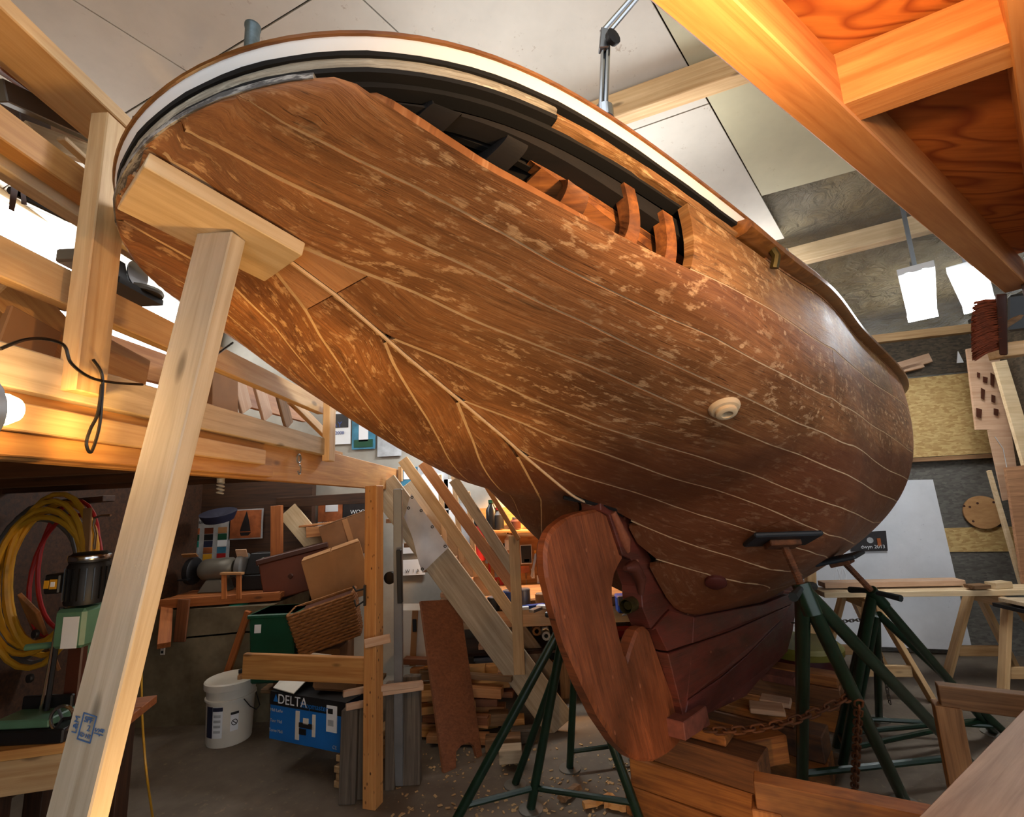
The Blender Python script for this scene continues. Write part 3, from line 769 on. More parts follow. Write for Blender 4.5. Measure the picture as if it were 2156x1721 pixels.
# worn plates on the white band
for k_, i in enumerate((MIDR + 43, MIDR + 55, MIDR + 60)):
    p = Vector(LOOPR[i]) + Vector(NR[i]) * .009 + Vector((0, 0, .072)); mb = MB()
    mb.lathe([(.011, 0), (.011, .004), (.006, .006), (.0, .006)], p, NR[i], 12); build('band_fitting', mb, 'alu_dull', boat)
# deck vent pipe
pv = D(531, 78, 1.55)
mb = MB(); mb.lathe([(.026, -.16), (.026, .0), (.029, .004), (.029, .014), (.025, .016), (.022, .01), (.022, -.05), (0, -.05)], pv + Vector((0, 0, .035)), (0, 0, 1), 20)
build('vent_pipe', mb, 'galv', boat, smooth=True)

# ================================================================ ROOM
def ply_mat(name, c, mark=None, r=.6):
    t = NT(name); v = t.coords('Object', (1, 1, 1))
    f = t.noise(v, 3, 5, .65); col = t.ramp(f, [(.3, tuple(x * .86 for x in c[:3])), (.7, c[:3])])
    if mark:
        m = t.noise(v, 22, 7, .8); m2 = t.noise(v, 1.3, 3)
        mm = t.math('MULTIPLY', t.ramp(m, [(.62, (0, 0, 0)), (.7, (.8, .8, .8))]), t.ramp(m2, [(.48, (.04, .04, .04)), (.62, (.8, .8, .8))]))
        col = t.mix(mm, col, mark)
    t.base(col); t.rough(r)
ply_mat('ply_white', rgb(216, 208, 194), rgb(140, 112, 84))
ply_mat('ply_cream', rgb(212, 204, 170), rgb(190, 176, 136))
ply_mat('panel_white', rgb(226, 228, 232), rgb(176, 178, 186), .4)
def contour_ply(name, c1, c2, sc=1.0):
    t = NT(name); v = t.coords('Object', (2.2 * sc, 8 * sc, 4 * sc))
    n = t.noise(v, .55, 2, .5, .4); w = t.math('FRACT', t.math('MULTIPLY', n, 13.0))
    col = t.ramp(w, [(.0, c2), (.35, c1), (.8, c1), (1.0, c2)])
    f = t.noise(t.coords('Object', (4, 60, 30)), 1.5, 4); col = t.mix(t.ramp(f, [(.4, (0, 0, 0)), (.7, (.35, .35, .35))]), col, c2)
    t.base(col); t.rough(.55)
contour_ply('ply_fir', rgb(196, 118, 56), rgb(140, 66, 26))
def osb(name, c1, c2):
    t = NT(name); v = t.coords('Object', (1, 1, 1))
    vo = t.n('ShaderNodeTexVoronoi'); vo.inputs['Scale'].default_value = 26
    mp = t.n('ShaderNodeMapping'); mp.inputs['Scale'].default_value = (1, 1, 2.6); t.l(v, mp.inputs[0]); t.l(mp.outputs[0], vo.inputs['Vector'])
    sx = t.n('ShaderNodeSeparateColor'); t.l(vo.outputs['Color'], sx.inputs[0])
    col = t.ramp(sx.outputs[0], [(0, c2), (.5, tuple(.5 * (a + b) for a, b in zip(c1, c2))), (1, c1)])
    g = t.noise(t.coords('Object', (6, 6, 40)), 2, 4); col = t.mix(t.ramp(g, [(.5, (0, 0, 0)), (.75, (.5, .5, .5))]), col, c2)
    t.base(col); t.rough(.75)
osb('osb', rgb(206, 178, 120), rgb(170, 134, 78))
osb('osb_grey', rgb(112, 108, 100), rgb(84, 80, 74))
osb('osb_dark', rgb(96, 84, 66), rgb(60, 52, 42))
t = NT('concrete_floor'); v = t.coords('Object', (1, 1, 1), False)
f = t.noise(v, 2.2, 6, .68); col = t.ramp(f, [(.3, rgb(92, 80, 66)), (.7, rgb(126, 113, 97))])
f2 = t.noise(v, 26, 5, .7); col = t.mix(t.ramp(f2, [(.6, (0, 0, 0)), (.75, (.5, .5, .5))]), col, rgb(176, 152, 112))
f3 = t.noise(v, .9, 4, .6); col = t.mix(t.ramp(f3, [(.4, (.45, .45, .45)), (.6, (0, 0, 0))]), col, rgb(84, 72, 60))
t.base(col); t.rough(.8); t.bump(f2, .2, .004)
t = NT('concrete_wall'); v = t.coords('Object', (1, 1, 1), False)
f = t.noise(v, 3, 6, .7); t.base(t.ramp(f, [(.3, rgb(92, 80, 60)), (.7, rgb(136, 122, 96))])); t.rough(.9); t.bump(f, .4, .01)
t = NT('insulation'); v = t.coords('Object', (1, 1, 1), False)
f = t.noise(v, 2.2, 5, .6, .6); col = t.ramp(f, [(.3, rgb(150, 126, 84)), (.7, rgb(206, 188, 146))])
f9 = t.noise(v, .9, 3); t.base(t.mix(t.ramp(f9, [(.45, (0, 0, 0)), (.6, (.7, .7, .7))]), col, rgb(120, 112, 100))); t.rough(.45); t.bump(t.noise(v, 7, 5, .6, 1.2), 1.0, .12)
t = NT('plastic_sheet'); t.base(rgb(214, 208, 190)); t.rough(.16); t.b.inputs['Alpha'].default_value = .28
t.bump(t.noise(t.coords('Object', (3, 9, 3)), 3.5, 5, .65, 2.5), 1.0, .16)
plain('wall_daylit', rgb(168, 162, 150), .7, var=.15, sc=3)  # grey-white tone makes the back wall look daylit
plain('daylight_pane', rgb(250, 252, 255), .5, emit=(.95, .98, 1.0, 1), es=6.0, var=0)
plain('tube_glow', rgb(250, 252, 255), .5, emit=(.95, .98, 1.0, 1), es=34.0, var=0)
plain('bulb_glow', rgb(255, 230, 180), .5, emit=(1.0, .62, .25, 1), es=60.0, var=0)
plain('black', rgb(22, 22, 24), .5)
plain('black_gloss', rgb(16, 16, 18), .25)
plain('steel', rgb(160, 162, 164), .35, .85)
plain('chrome', rgb(206, 208, 212), .18, 1.0, var=0)
plain('alu', rgb(150, 150, 150), .4, .6)
plain('rust', rgb(112, 66, 34), .8, .2, var=.35, sc=30)
plain('chain_dark', rgb(70, 60, 52), .6, .4)
plain('stand_green', rgb(22, 48, 33), .3, .1, var=.2, sc=14)
plain('pad_blue', rgb(34, 44, 52), .6, var=.3)
plain('cardboard', rgb(172, 122, 74), .75, var=.1)
plain('cardboard_dark', rgb(136, 92, 54), .75, var=.12)
plain('cloth_white', rgb(214, 212, 214), .85, var=.06, sc=10)
plain('plastic_white', rgb(226, 218, 202), .45, var=.06)
plain('paper_white', rgb(232, 234, 236), .6, var=.03)
plain('box_blue', rgb(22, 108, 186), .5, var=.08)
plain('bin_green', rgb(18, 74, 50), .45)
plain('mortiser_green', rgb(92, 132, 104), .4)
plain('turquoise', rgb(44, 150, 132), .45, var=.2, sc=20)
plain('yellow', rgb(224, 164, 40), .5)
plain('red', rgb(176, 34, 34), .45)
plain('blue', rgb(40, 70, 150), .5)
plain('navy', rgb(30, 34, 60), .6)
plain('bristle', rgb(150, 70, 34), .8, var=.3, sc=30)
plain('brown_dark', rgb(74, 36, 20), .5)
plain('leather', rgb(104, 48, 24), .5)
plain('rubber_grey', rgb(110, 108, 104), .7)
plain('gun_grey', rgb(124, 120, 110), .45, .4)
plain('sawdust', rgb(196, 160, 112), .9)
plain('teal_poster', rgb(70, 140, 170), .5, var=.3, sc=9)
plain('poster_orange', rgb(196, 110, 62), .5, var=.3, sc=8)
plain('poster_dark', rgb(40, 34, 34), .5, var=.3, sc=14)
plain('poster_grey', rgb(186, 188, 190), .5, var=.2, sc=9)
plain('wicker_brown', rgb(150, 98, 50), .8)

def wall_box(name, p0, p1, z0, z1, th, mat):
    """vertical wall panel from p0 to p1 (2D), thickness to the outside"""
    p0 = Vector((*p0, 0)); p1 = Vector((*p1, 0)); d = (p1 - p0).normalized(); n = Vector((-d.y, d.x, 0))
    mb = MB(); q = [p0, p1, p1 + n * th, p0 + n * th]
    mb.hexa([v + Vector((0, 0, z0)) for v in q] + [v + Vector((0, 0, z1)) for v in q])
    return struct(build(name, mb, mat))
mb = MB(); mb.box((1, 3, -.05), (13, 12, .1)); struct(build('floor', mb, 'concrete_floor'))
mb = MB(); mb.box((-1.4, 5.42, 2.3), (5.3, .12, 4.6)); struct(build('wall_back', mb, 'wall_daylit'))
mb = MB(); mb.box((1.31, 5.8, 2.3), (.12, .88, 4.6)); struct(build('wall_side', mb, 'osb_grey'))
LWX = -3.35
# left wall with a window opening
wy0, wy1, wz0, wz1 = 2.45, 5.2, 2.85, 3.95
mb = MB()
mb.box((LWX - .06, .2, 2.3), (.12, 2 * (wy0 - .2) , 4.6)); mb.box((LWX - .06, (wy1 + 5.36) / 2, 2.3), (.12, 5.36 - wy1, 4.6))
mb.box((LWX - .06, (wy0 + wy1) / 2, wz0 / 2), (.12, wy1 - wy0, wz0)); mb.box((LWX - .06, (wy0 + wy1) / 2, (wz1 + 4.6) / 2), (.12, wy1 - wy0, 4.6 - wz1))
struct(build('wall_left', mb, 'osb'))
mb = MB(); mb.box((LWX + .02, 2.3, 1.02), (.03, 6.1, 2.04)); struct(build('wall_shade_lining', mb, 'dark_wood'))  # dark sheet put in to paint the gloom under the loft
mb = MB(); mb.box((-2.25, -.75, 2.3), (2.3, .1, 4.6)); struct(build('wall_light_block', mb, 'osb'))  # unseen wall added to block daylight from behind on the left
win = bpy.data.objects.new('window_1', None); COL.objects.link(win); win.location = (LWX, (wy0 + wy1) / 2, wz0); WL['window_1'] = win.location.copy(); struct(win)
mb = MB(); mb.box((LWX - .09, (wy0 + wy1) / 2, (wz0 + wz1) / 2), (.01, wy1 - wy0, wz1 - wz0)); build('pane', mb, 'daylight_pane', win)
for y in (wy0 + .03, (wy0 + wy1) / 2, wy1 - .03):
    beam('window_frame', (LWX - .03, y, wz0), (LWX - .03, y, wz1), .06, .06, 'pine_pale', parent=win)
for z in (wz0 + .03, wz1 - .03):
    beam('window_frame', (LWX - .02, wy0, z), (LWX - .02, wy1, z), .06, .06, 'pine_pale', parent=win)

# right-hand wall, skewed to the rest of the shop
WD = Vector((-.96, .28, 0)); NIN = Vector((-.28, -.96, 0)); WP = Vector((4.39, 5.19, 0))
def onwall(px, py, off=0.0):
    return PLN(px, py, WP + NIN * off, NIN)
def wallpt(p, z, off=0.0):
    v = WP + WD * p + NIN * off; return Vector((v.x, v.y, z))
CORN = -.62                      # wall corner, metres right of WP
def wall_quad(name, p0, p1, z0, z1, th, mat, off=0.0, parent=None, bevel=0.0):
    mb = MB(); a, b = wallpt(p0, 0, off), wallpt(p1, 0, off); n = NIN * th
    mb.hexa([a + Vector((0, 0, z0)), b + Vector((0, 0, z0)), b + n + Vector((0, 0, z0)), a + n + Vector((0, 0, z0)), a + Vector((0, 0, z1)), b + Vector((0, 0, z1)), b + n + Vector((0, 0, z1)), a + n + Vector((0, 0, z1))])
    return build(name, mb, mat, parent, bevel=bevel)
wr = struct(wall_quad('wall_right', CORN, 3.3, 0, 3.32, -.12, 'osb_grey'))
wall_quad('wall_panel', CORN + .02, 3.2, 1.96, 2.82, .012, 'osb', parent=wr)
wall_quad('wall_panel', CORN + .02, 3.2, .98, 1.22, .012, 'osb', parent=wr)
wall_quad('wall_panel', CORN + .02, 3.2, 2.84, 3.25, .012, 'osb_dark', parent=wr)
o = beam('trim_1', wallpt(CORN + .05, 1.93, .05), wallpt(3.0, 1.93, .05), .09, .045, 'old_wood'); struct(o)
o = beam('trim_2', wallpt(CORN, 3.29, .05), wallpt(3.2, 3.29, .05), .1, .09, 'pine'); struct(o)
# end wall to the right of the corner
c0 = wallpt(CORN, 0); c1 = c0 + NIN * 4.2
mb = MB(); q = [c0, c1, c1 + Vector((.14, 0, 0)), c0 + Vector((.14, 0, 0))]; mb.hexa(q + [v + Vector((0, 0, 3.4)) for v in q]); struct(build('wall_end', mb, 'osb_dark'))

# ceiling plane rising from the right-hand wall
AL = math.radians(8); CU = NIN * math.cos(AL) + Vector((0, 0, math.sin(AL))); CN = Vector((-NIN.x * math.sin(AL), -NIN.y * math.sin(AL), math.cos(AL)))
CP0 = WP + Vector((0, 0, 3.32))
def cpt(p, q, off=0.0):
    return CP0 + WD * p + CU * q + CN * off
def onceil(px, py, off=0.0):
    return PLN(px, py, CP0 + CN * off, CN)
mb = MB(); mb.hexa([cpt(-1.5, -.3, .18), cpt(9, -.3, .18), cpt(9, 6.6, .18), cpt(-1.5, 6.6, .18), cpt(-1.5, -.3, .24), cpt(9, -.3, .24), cpt(9, 6.6, .24), cpt(-1.5, 6.6, .24)])
ceil = struct(build('ceiling', mb, 'osb_dark'))
eA = Vector((-.4226, -.9063)); 
def sheet(u0, u1, q0, q1, mat, off=0.0):
    # columns run along eA; u measured along p at q = 4.65
    g = .004
    def pt(u, q, o):
        q_ = q + (u - 3.3) * -.12
        p = u + (q_ - 4.65) * (.4226 / .9063)
        return cpt(p, q_, o)
    mb = MB(); c = [(u0 + g, q0 + g), (u1 - g, q0 + g), (u1 - g, q1 - g), (u0 + g, q1 - g)]
    mb.hexa([pt(u, q, off) for u, q in c] + [pt(u, q, off + .014) for u, q in c])
    return build('ceiling_sheet', mb, mat, ceil)
for k, (u0, u1) in enumerate(((.6, 1.68), (1.68, 2.74))):
    for q0, q1 in ((2.75, 4.9), (4.9, 6.5)):
        sheet(u0, u1, q0, q1, 'ply_cream', .004)
for k, (u0, u1) in enumerate(((2.74, 3.8), (3.8, 4.86), (4.86, 5.92), (5.92, 7.0), (7.0, 8.0))):
    for j, (q0, q1) in enumerate(((1.2, 2.2), (2.2, 3.62), (3.62, 4.83), (4.83, 6.5)) if k == 0 else ((.9, 2.4), (2.4, 3.5), (3.5, 4.85), (4.85, 6.5))):
        if k == 0 and j == 0:
            continue
        sheet(u0, u1, q0, q1, 'ply_white')
mb = MB()
P = []
for i in range(60):
    r = []
    for j in range(40):
        p = -1.4 + i * .085; q = -.2 + j * .085
        r.append(cpt(p, q, .125 + .03 * math.sin(q * 7.5 + .6 * math.sin(p * 3)) - .03 * abs(math.sin(q * 3.9))))
    P.append(r)
mb.quad_grid(P); o = build('insulation_batts', mb, 'insulation', ceil, smooth=True)
mb = MB(); P = []
for i in range(50):
    r = []
    for j in range(40):
        p = -1.4 + i * .09; q = -.2 + j * .085
        r.append(cpt(p, q, .04 + .016 * math.sin(q * 9 + math.sin(p * 5) * 1.4) + .007 * math.sin(p * 17 + q * 6)))
    P.append(r)
mb.quad_grid(P); o = build('vapour_plastic', mb, 'plastic_sheet', ceil, smooth=True)
# ceiling ties
for i, (a, b, w, h) in enumerate((((1290, 235), (1560, 140), .09, .14), ((1660, 545), (1935, 475), .09, .14))):
    A, B = onceil(*a, -.1), onceil(*b, -.1); 
    o = beam('ceiling_tie', A, B, w, h, 'pine_pale' if i else 'pine', parent=ceil, ext=(3.5, 3.5), bev=.004)
for p_, t_ in (((1505, 360), 0), ((1440, 360), 0)):
    pass

# ================================================================ STORAGE LOFT ON THE LEFT
LX = -1.06
loft = thing('storage_loft', (LX - .5, 2.0, 0), 'timber storage loft with open railing on the left, carried by a knotty post', 'loft')
def zat(px, py):
    return DX(px, py, LX).z
Y0, Y1 = .35, DX(838, 985, LX).y
bz0 = 1.872
beam('main_beam', (LX - .02, Y0, 1.975), (LX - .02, Y1, 1.945), .045, .19, 'pine_orange', parent=loft)
beam('beam_lamination', (LX + .012, Y0, 1.905), (LX + .012, DX(565, 985, LX).y, 1.905), .02, .05, 'pine_orange', parent=loft)
beam('beam_lamination', (LX + .022, Y0, 1.965), (LX + .022, DX(540, 960, LX).y, 1.955), .035, .06, 'pine', parent=loft)
beam('kick_board', (LX + .02, Y0, 2.062), (LX + .02, DX(688, 930, LX).y, 2.062), .038, .089, 'pine_grey', parent=loft)
beam('end_block', (LX + .03, Y1 - .03, 1.93), (LX + .03, Y1 - .03, 2.06), .03, .06, 'pine', parent=loft)
yp = DX(190, 540, LX).y
beam('rail_post', DX(172, 830, LX + .05) , DX(238, 262, LX + .05), .085, .045, 'pine', up=(1, 0, 0), parent=loft)
yq = DX(676, 900, LX).y
beam('rail_post', (LX + .045, yq, 1.985), (LX + .045, yq, 2.31), .085, .04, 'pine', up=(1, 0, 0), parent=loft)
beam('mid_rail', (LX - .02, Y0, 2.3), (LX - .02, yq + .04, 2.3), .038, .089, 'pine', parent=loft)
beam('upper_rail', (LX - .03, Y0, 2.592), (LX - .03, 1.55, 2.592), .05, .075, 'pine_orange', parent=loft)
beam('upper_rail', (LX - .09, Y0, 2.555), (LX - .09, 1.55, 2.555), .05, .04, 'pine_pale', parent=loft)
beam('top_rail', (LX - .01, Y0, 2.795), (LX - .01, 1.5, 2.795), .14, .038, 'pine', parent=loft)
# floor boards of the loft and joists under it
for i in range(14):
    y = .45 + i * .2
    beam('floor_board', (LX - .06, y, 2.075), (LWX + .01, y, 2.075), .195, .022, 'pine_orange' if i % 3 else 'old_wood', parent=loft, bev=.002)
for y in (.8, 1.4, 2.0, 2.6, 3.15):
    beam('joist', (LX - .05, y, 1.99), (LWX + .02, y, 1.99), .04, .14, 'dark_wood', parent=loft)
pb = G(785, 1697)
beam('knotty_post', pb, (pb.x, pb.y, 1.86), .086, .086, 'knotty', parent=loft, up=(.3, 1, 0))
beam('cross_header', (LX - .02, Y1 + .03, 1.80), (LWX, Y1 + 1.2, 1.80), .04, .1, 'dark_wood', parent=loft)
beam('wall_stud', D(583, 1065, 4.7), D(583, 1290, 4.7), .1, .05, 'bench_wood', up=(0, 1, 0), parent=loft)

# hook under the loft beam
hk = DX(629, 975, LX + .03)
o = thing('hook', hk + Vector((0, 0, -.08)), 'small shiny steel eye bolt and hook under the loft beam', 'hook')
mb = MB(); mb.tube([hk + Vector((0, .02 * math.sin(a), .02 * math.cos(a) + .02)) for a in np.linspace(0, 6.28, 14)], .005, 6); build('eye_bolt', mb, 'alu', o, smooth=True)
mb = MB(); mb.tube([hk + Vector((.004, .014 * math.sin(a), -.032 + .022 * math.cos(a))) for a in np.linspace(-.5, 4.4, 14)], .004, 6); build('s_hook', mb, 'alu', o, smooth=True)

# timber and tools stored up on the loft
def stored(name, label, cat, a, b, xa, w, h, mat, group=None, up=(0, 0, 1), xb=None):
    A = DX(*a, xa); B = DX(*b, xb if xb is not None else xa)
    return tag(beam(name, A, B, w, h, mat, up=up), label, cat, group)
stored('plywood_offcut', 'brown plywood strip stored right under the loft top rail', 'board', (0, 130), (235, 290), LX - .22, .25, .018, 'fir_red', up=(.5, 0, 1))
stored('metal_channel', 'grey metal channel lying among boards in the loft rack', 'channel', (0, 190), (215, 290), LX - .3, .03, .06, 'gun_grey')
stored('dark_panel', 'dark corrugated panel at the top left of the loft rack', 'panel', (0, 215), (70, 255), LX - .5, .12, .12, 'dark_wood')
stored('stored_plank', 'long brown plank behind the second loft rail', 'plank', (30, 220), (210, 320), LX - .55, .04, .14, 'old_wood')
stored('stored_plank', 'pale short offcut leaning by the loft rail post', 'plank', (70, 285), (200, 330), LX - .35, .09, .02, 'pine_pale', up=(1, 0, .6))
stored('stored_plank', 'thin white lath sloping behind the railing post', 'plank', (128, 290), (200, 355), LX - .25, .03, .014, 'pine_pale')
stored('diagonal_brace', 'brown diagonal brace board below the loft mid rail', 'brace', (0, 600), (140, 740), LX - .12, .035, .12, 'pine_orange')
stored('stored_plank', 'dark long plank hidden right behind the mid rail', 'plank', (0, 570), (150, 625), LX - .35, .04, .1, 'old_wood')
stored('stored_plank', 'wide tan plank lying low behind the kick board', 'plank', (200, 735), (640, 870), LX - .5, .03, .14, 'fir')
stored('stored_plank', 'knotty brown board lying on the loft floor beside the prop', 'plank', (205, 755), (300, 800), LX - .2, .035, .14, 'pine_orange')
stored('cardboard_strip', 'flattened tan carton strip behind the left end of kick board', 'carton', (0, 690), (110, 745), LX - .1, .02, .12, 'cardboard')
for i, (x0, mat) in enumerate((((500), 'pink_wood'), ((545), 'pink_wood'), ((590), 'old_wood'))):
    lbl = ['pink-brown board leaning upright behind the loft kick board, leftmost', 'pink-brown board leaning behind the kick board, middle one', 'weathered board leaning behind the kick board nearest the corner post'][i]
    tag(beam('leaning_board', DX(x0 + 18, 865 + i * 16, LX - .3), DX(x0 - 6, 775 + i * 16, LX - .3), .1, .018, mat, up=(1, 0, 0)), lbl, 'board')
o = tag(beam('carton', DX(440, 870, LX - .35), DX(440, 775, LX - .35), .16, .2, 'cardboard_dark', up=(0, 1, 0)), 'brown carton standing in the loft beside the prop', 'carton')
tag(beam('stored_plank', DX(610, 840, LX - .15), DX(690, 920, LX - .15), .03, .05, 'pine'), 'pale diagonal stick behind the loft corner post', 'stick')

# bar clamp hanging in front of the window
pc = DX(60, 425, LX - .2)
o = thing('bar_clamp', pc - Vector((0, 0, .06)), 'dark bar clamp with wooden handle in front of the bright window', 'clamp')
mb = MB(); mb.tube([DX(22, 400, LX - .2), DX(152, 463, LX - .2)], .011, 6); build('clamp_bar', mb, 'black', o)
mb = MB(); mb.tube([DX(55, 398, LX - .18), DX(84, 412, LX - .18)], .012, 8); build('clamp_handle', mb, 'old_wood', o, smooth=True)
mb = MB(); mb.hexa([DX(18, 440, LX - .21), DX(30, 446, LX - .21), DX(30, 446, LX - .18), DX(18, 440, LX - .18), DX(24, 385, LX - .21), DX(40, 392, LX - .21), DX(40, 392, LX - .18), DX(24, 385, LX - .18)]); build('clamp_jaw', mb, 'brown_dark', o)
mb = MB(); mb.hexa([DX(45, 430, LX - .21), DX(57, 432, LX - .21), DX(57, 432, LX - .18), DX(45, 430, LX - .18), DX(42, 390, LX - .21), DX(52, 393, LX - .21), DX(52, 393, LX - .18), DX(42, 390, LX - .18)]); build('sliding_jaw', mb, 'brown_dark', o)
# mitre saw standing on the loft rail
ms = DX(280, 612, LX - .16)
o = thing('mitre_saw', ms, 'black and silver mitre saw on the loft behind the railing', 'saw')
mb = MB(); mb.lathe([(.0, 0), (.1, 0), (.105, .012), (.1, .026), (.085, .03), (0, .03)], ms + Vector((0, .05, .0)), (0, 0, 1), 22); build('turntable', mb, 'gun_grey', o, smooth=True)
mb = MB(); mb.hexa([ms + Vector(v) for v in ((-.06, -.16, -.03), (.06, -.16, -.03), (.06, .14, -.03), (-.06, .14, -.03), (-.06, -.16, .0), (.06, -.16, .0), (.06, .14, 0), (-.06, .14, 0))]); build('saw_base', mb, 'black', o)
mb = MB(); mb.hexa([ms + Vector(v) for v in ((-.02, -.16, .02), (.03, -.16, .02), (.03, -.07, .01), (-.02, -.07, .01), (-.02, -.17, .1), (.03, -.17, .1), (.03, -.1, .1), (-.02, -.1, .1))]); build('saw_arm', mb, 'black', o)
mb = MB(); mb.lathe([(0, 0), (.07, 0), (.07, .006), (0, .006)], ms + Vector((.03, -.02, .08)), (1, 0, 0), 24); build('blade_guard', mb, 'steel', o, smooth=True)
mb = MB(); mb.box(ms + Vector((0, .02, .035)), (.016, .22, .05)); build('fence', mb, 'alu', o)
o = tag(build('tool_case', MB().box(DX(168, 552, LX - .14), (.06, .09, .04)), 'steel', bevel=.006), 'small silver tool battery lying on the mid rail beside post', 'tool')
bpy.data.objects['mitre_saw'].scale = (.62, .62, .62)
# black extension cables
def cable(name, label, pts, r, mat, cat='cable', n=8):
    P = [Vector(p) for p in pts]; out = []
    for i in range(len(P) - 1):
        p0 = P[max(i - 1, 0)]; p1 = P[i]; p2 = P[i + 1]; p3 = P[min(i + 2, len(P) - 1)]
        for k in range(n):
            u = k / n
            out.append(.5 * ((2 * p1) + (p2 - p0) * u + (2 * p0 - 5 * p1 + 4 * p2 - p3) * u * u + (3 * p1 - p0 - 3 * p2 + p3) * u ** 3))
    out.append(P[-1]); mb = MB(); mb.tube(out, r, 6)
    return tag(build(name, mb, mat, smooth=True), label, cat)
CXX = LX + .085
cable('lamp_cable', 'thin black cable looping down in front of the loft beam', [DX(0, 735, CXX), DX(50, 716, CXX), DX(95, 714, CXX), DX(135, 728, CXX), DX(150, 765, CXX), DX(190, 795, CXX), DX(240, 806, CXX), DX(300, 810, CXX)], .0035, 'black_gloss')
cable('lamp_cable', 'black cable loop hanging below the loft kick board', [DX(196, 757, CXX), DX(215, 790, CXX), DX(214, 850, CXX), DX(208, 905, CXX), DX(192, 952, CXX), DX(182, 935, CXX), DX(190, 905, CXX), DX(206, 870, CXX), DX(214, 810, CXX)], .0035, 'black_gloss')
cable('lamp_cable', 'short black cable running up from the mid rail to the hull', [DX(410, 772, LX + .04), DX(440, 758, LX + .04), DX(465, 740, LX + .04), DX(490, 722, LX + .04)], .004, 'black_gloss')
# clamp-on work lamp glaring at the left edge
lp = DX(-2, 862, LX + .12)
o = thing('work_lamp', lp - Vector((0, .0, .12)), 'glaring tungsten clamp lamp under the loft edge at far left', 'lamp')
mb = MB(); mb.lathe([(.02, 0), (.03, .03), (.06, .08), (.064, .085), (.058, .085), (.028, .03)], lp - Vector((-.0, .13, .02)), (.15, 1, .15), 20); build('lamp_shade', mb, 'alu', o, smooth=True)
mb = MB(); mb.lathe([(0, -.03), (.018, -.024), (.028, -.005), (.03, .008), (.022, .026), (0, .034)], lp, (.15, 1, .15), 16); build('bulb', mb, 'bulb_glow', o, smooth=True)
spot('work_lamp_light', lp + Vector((.02, .05, -.02)), lp + Vector((.12, 1.0, .08)), 12, WARM, 95, .5, .03)

# ================================================================ STAIRS TO THE LOFT
SY = 4.0
st = thing('staircase', (D(1150, 1540, SY).x, SY, 0), 'open wooden staircase with plank stringers and rails behind the knotty post', 'staircase')
s0, s1 = D(1160, 1500, SY), D(820, 1040, SY)
beam('stringer', s0, s1, .04, .24, 'pine_grey', up=(0, 0, 1), parent=st, ext=(.12, .1))
s0b, s1b = s0 + Vector((.0, .8, 0)), s1 + Vector((.0, .8, 0))
beam('stringer', s0b, s1b, .04, .24, 'pine_grey', parent=st, ext=(.1, .1))
dv = s1 - s0
for i in range(8):
    k = .08 + i * .118
    p = s0 + dv * k + Vector((-.05, .02, -.06))
    beam('tread', p, p + Vector((0, .78, 0)), .2, .035, 'tread_wood', parent=st)
np0, np1 = D(1094, 1420, SY - .045), D(1082, 1128, SY - .045)
beam('newel_post', np0, np1, .04, .085, 'pine', up=(1, 0, 0), parent=st)
beam('hand_rail', D(1092, 1136, SY - .04), D(1000, 985, SY - .04), .085, .035, 'pine_orange', parent=st)
for a, b, m_ in (((1087, 1306), (848, 968), 'pine'), ((1083, 1240), (890, 975), 'fir'), ((1083, 1205), (955, 1010), 'pine_grey')):
    beam('stair_rail', D(*a, SY - .03), D(*b, SY - .03), .035, .085, m_, parent=st)
for a, b in (((972, 1185), (955, 1000)), ((1002, 1215), (985, 1035)), ((940, 1180), (925, 1000))):
    beam('baluster', D(*a, SY + .78), D(*b, SY + .78), .045, .045, 'pine_pale', parent=st)
# canvas hung over the stringer
cy = SY - .1
cq = [D(866, 1040, cy), D(945, 1153, cy), D(890, 1206, cy), D(852, 1089, cy)]
P = []
for i in range(13):
    u = i / 12; r = []
    for j in range(9):
        v = j / 8
        p = (cq[0] * (1 - u) + cq[1] * u) * (1 - v) + (cq[3] * (1 - u) + cq[2] * u) * v
        r.append(p + Vector((0, -.02 * math.sin(u * 7 + v * 2) * (.3 + v) - .015 * math.sin(v * 6), 0)))
    P.append(r)
mb = MB(); mb.quad_grid(P); mb.quad_grid([[p + Vector((0, .004, 0)) for p in r] for r in P])
cv = tag(build('canvas_sheet', mb, 'cloth_white', smooth=True), 'white canvas with grommets hung over the stair stringer', 'canvas')
for u, v in ((.05, .04), (.3, .04), (.6, .04), (.95, .05), (.05, .5), (.95, .95)):
    p = (cq[0] * (1 - u) + cq[1] * u) * (1 - v) + (cq[3] * (1 - u) + cq[2] * u) * v + Vector((0, -.03, 0))
    mb = MB(); mb.lathe([(.006, 0), (.012, 0), (.012, .004), (.006, .004)], p, (0, -1, 0), 10); build('grommet', mb, 'black', cv)
# aluminium tube leaning against the loft
a_, b_ = G(840, 1655), D(838, 1030, 3.18)
o = thing('metal_track', a_, 'upright aluminium track with black section beside the knotty post', 'track')
beam('track_body', a_ + Vector((0, 0, .005)), b_, .055, .03, 'alu', up=(0, 1, 0), parent=o)
beam('black_section', D(843, 1270, 3.2), D(840, 1158, 3.18), .03, .034, 'black', up=(0, 1, 0), parent=o)

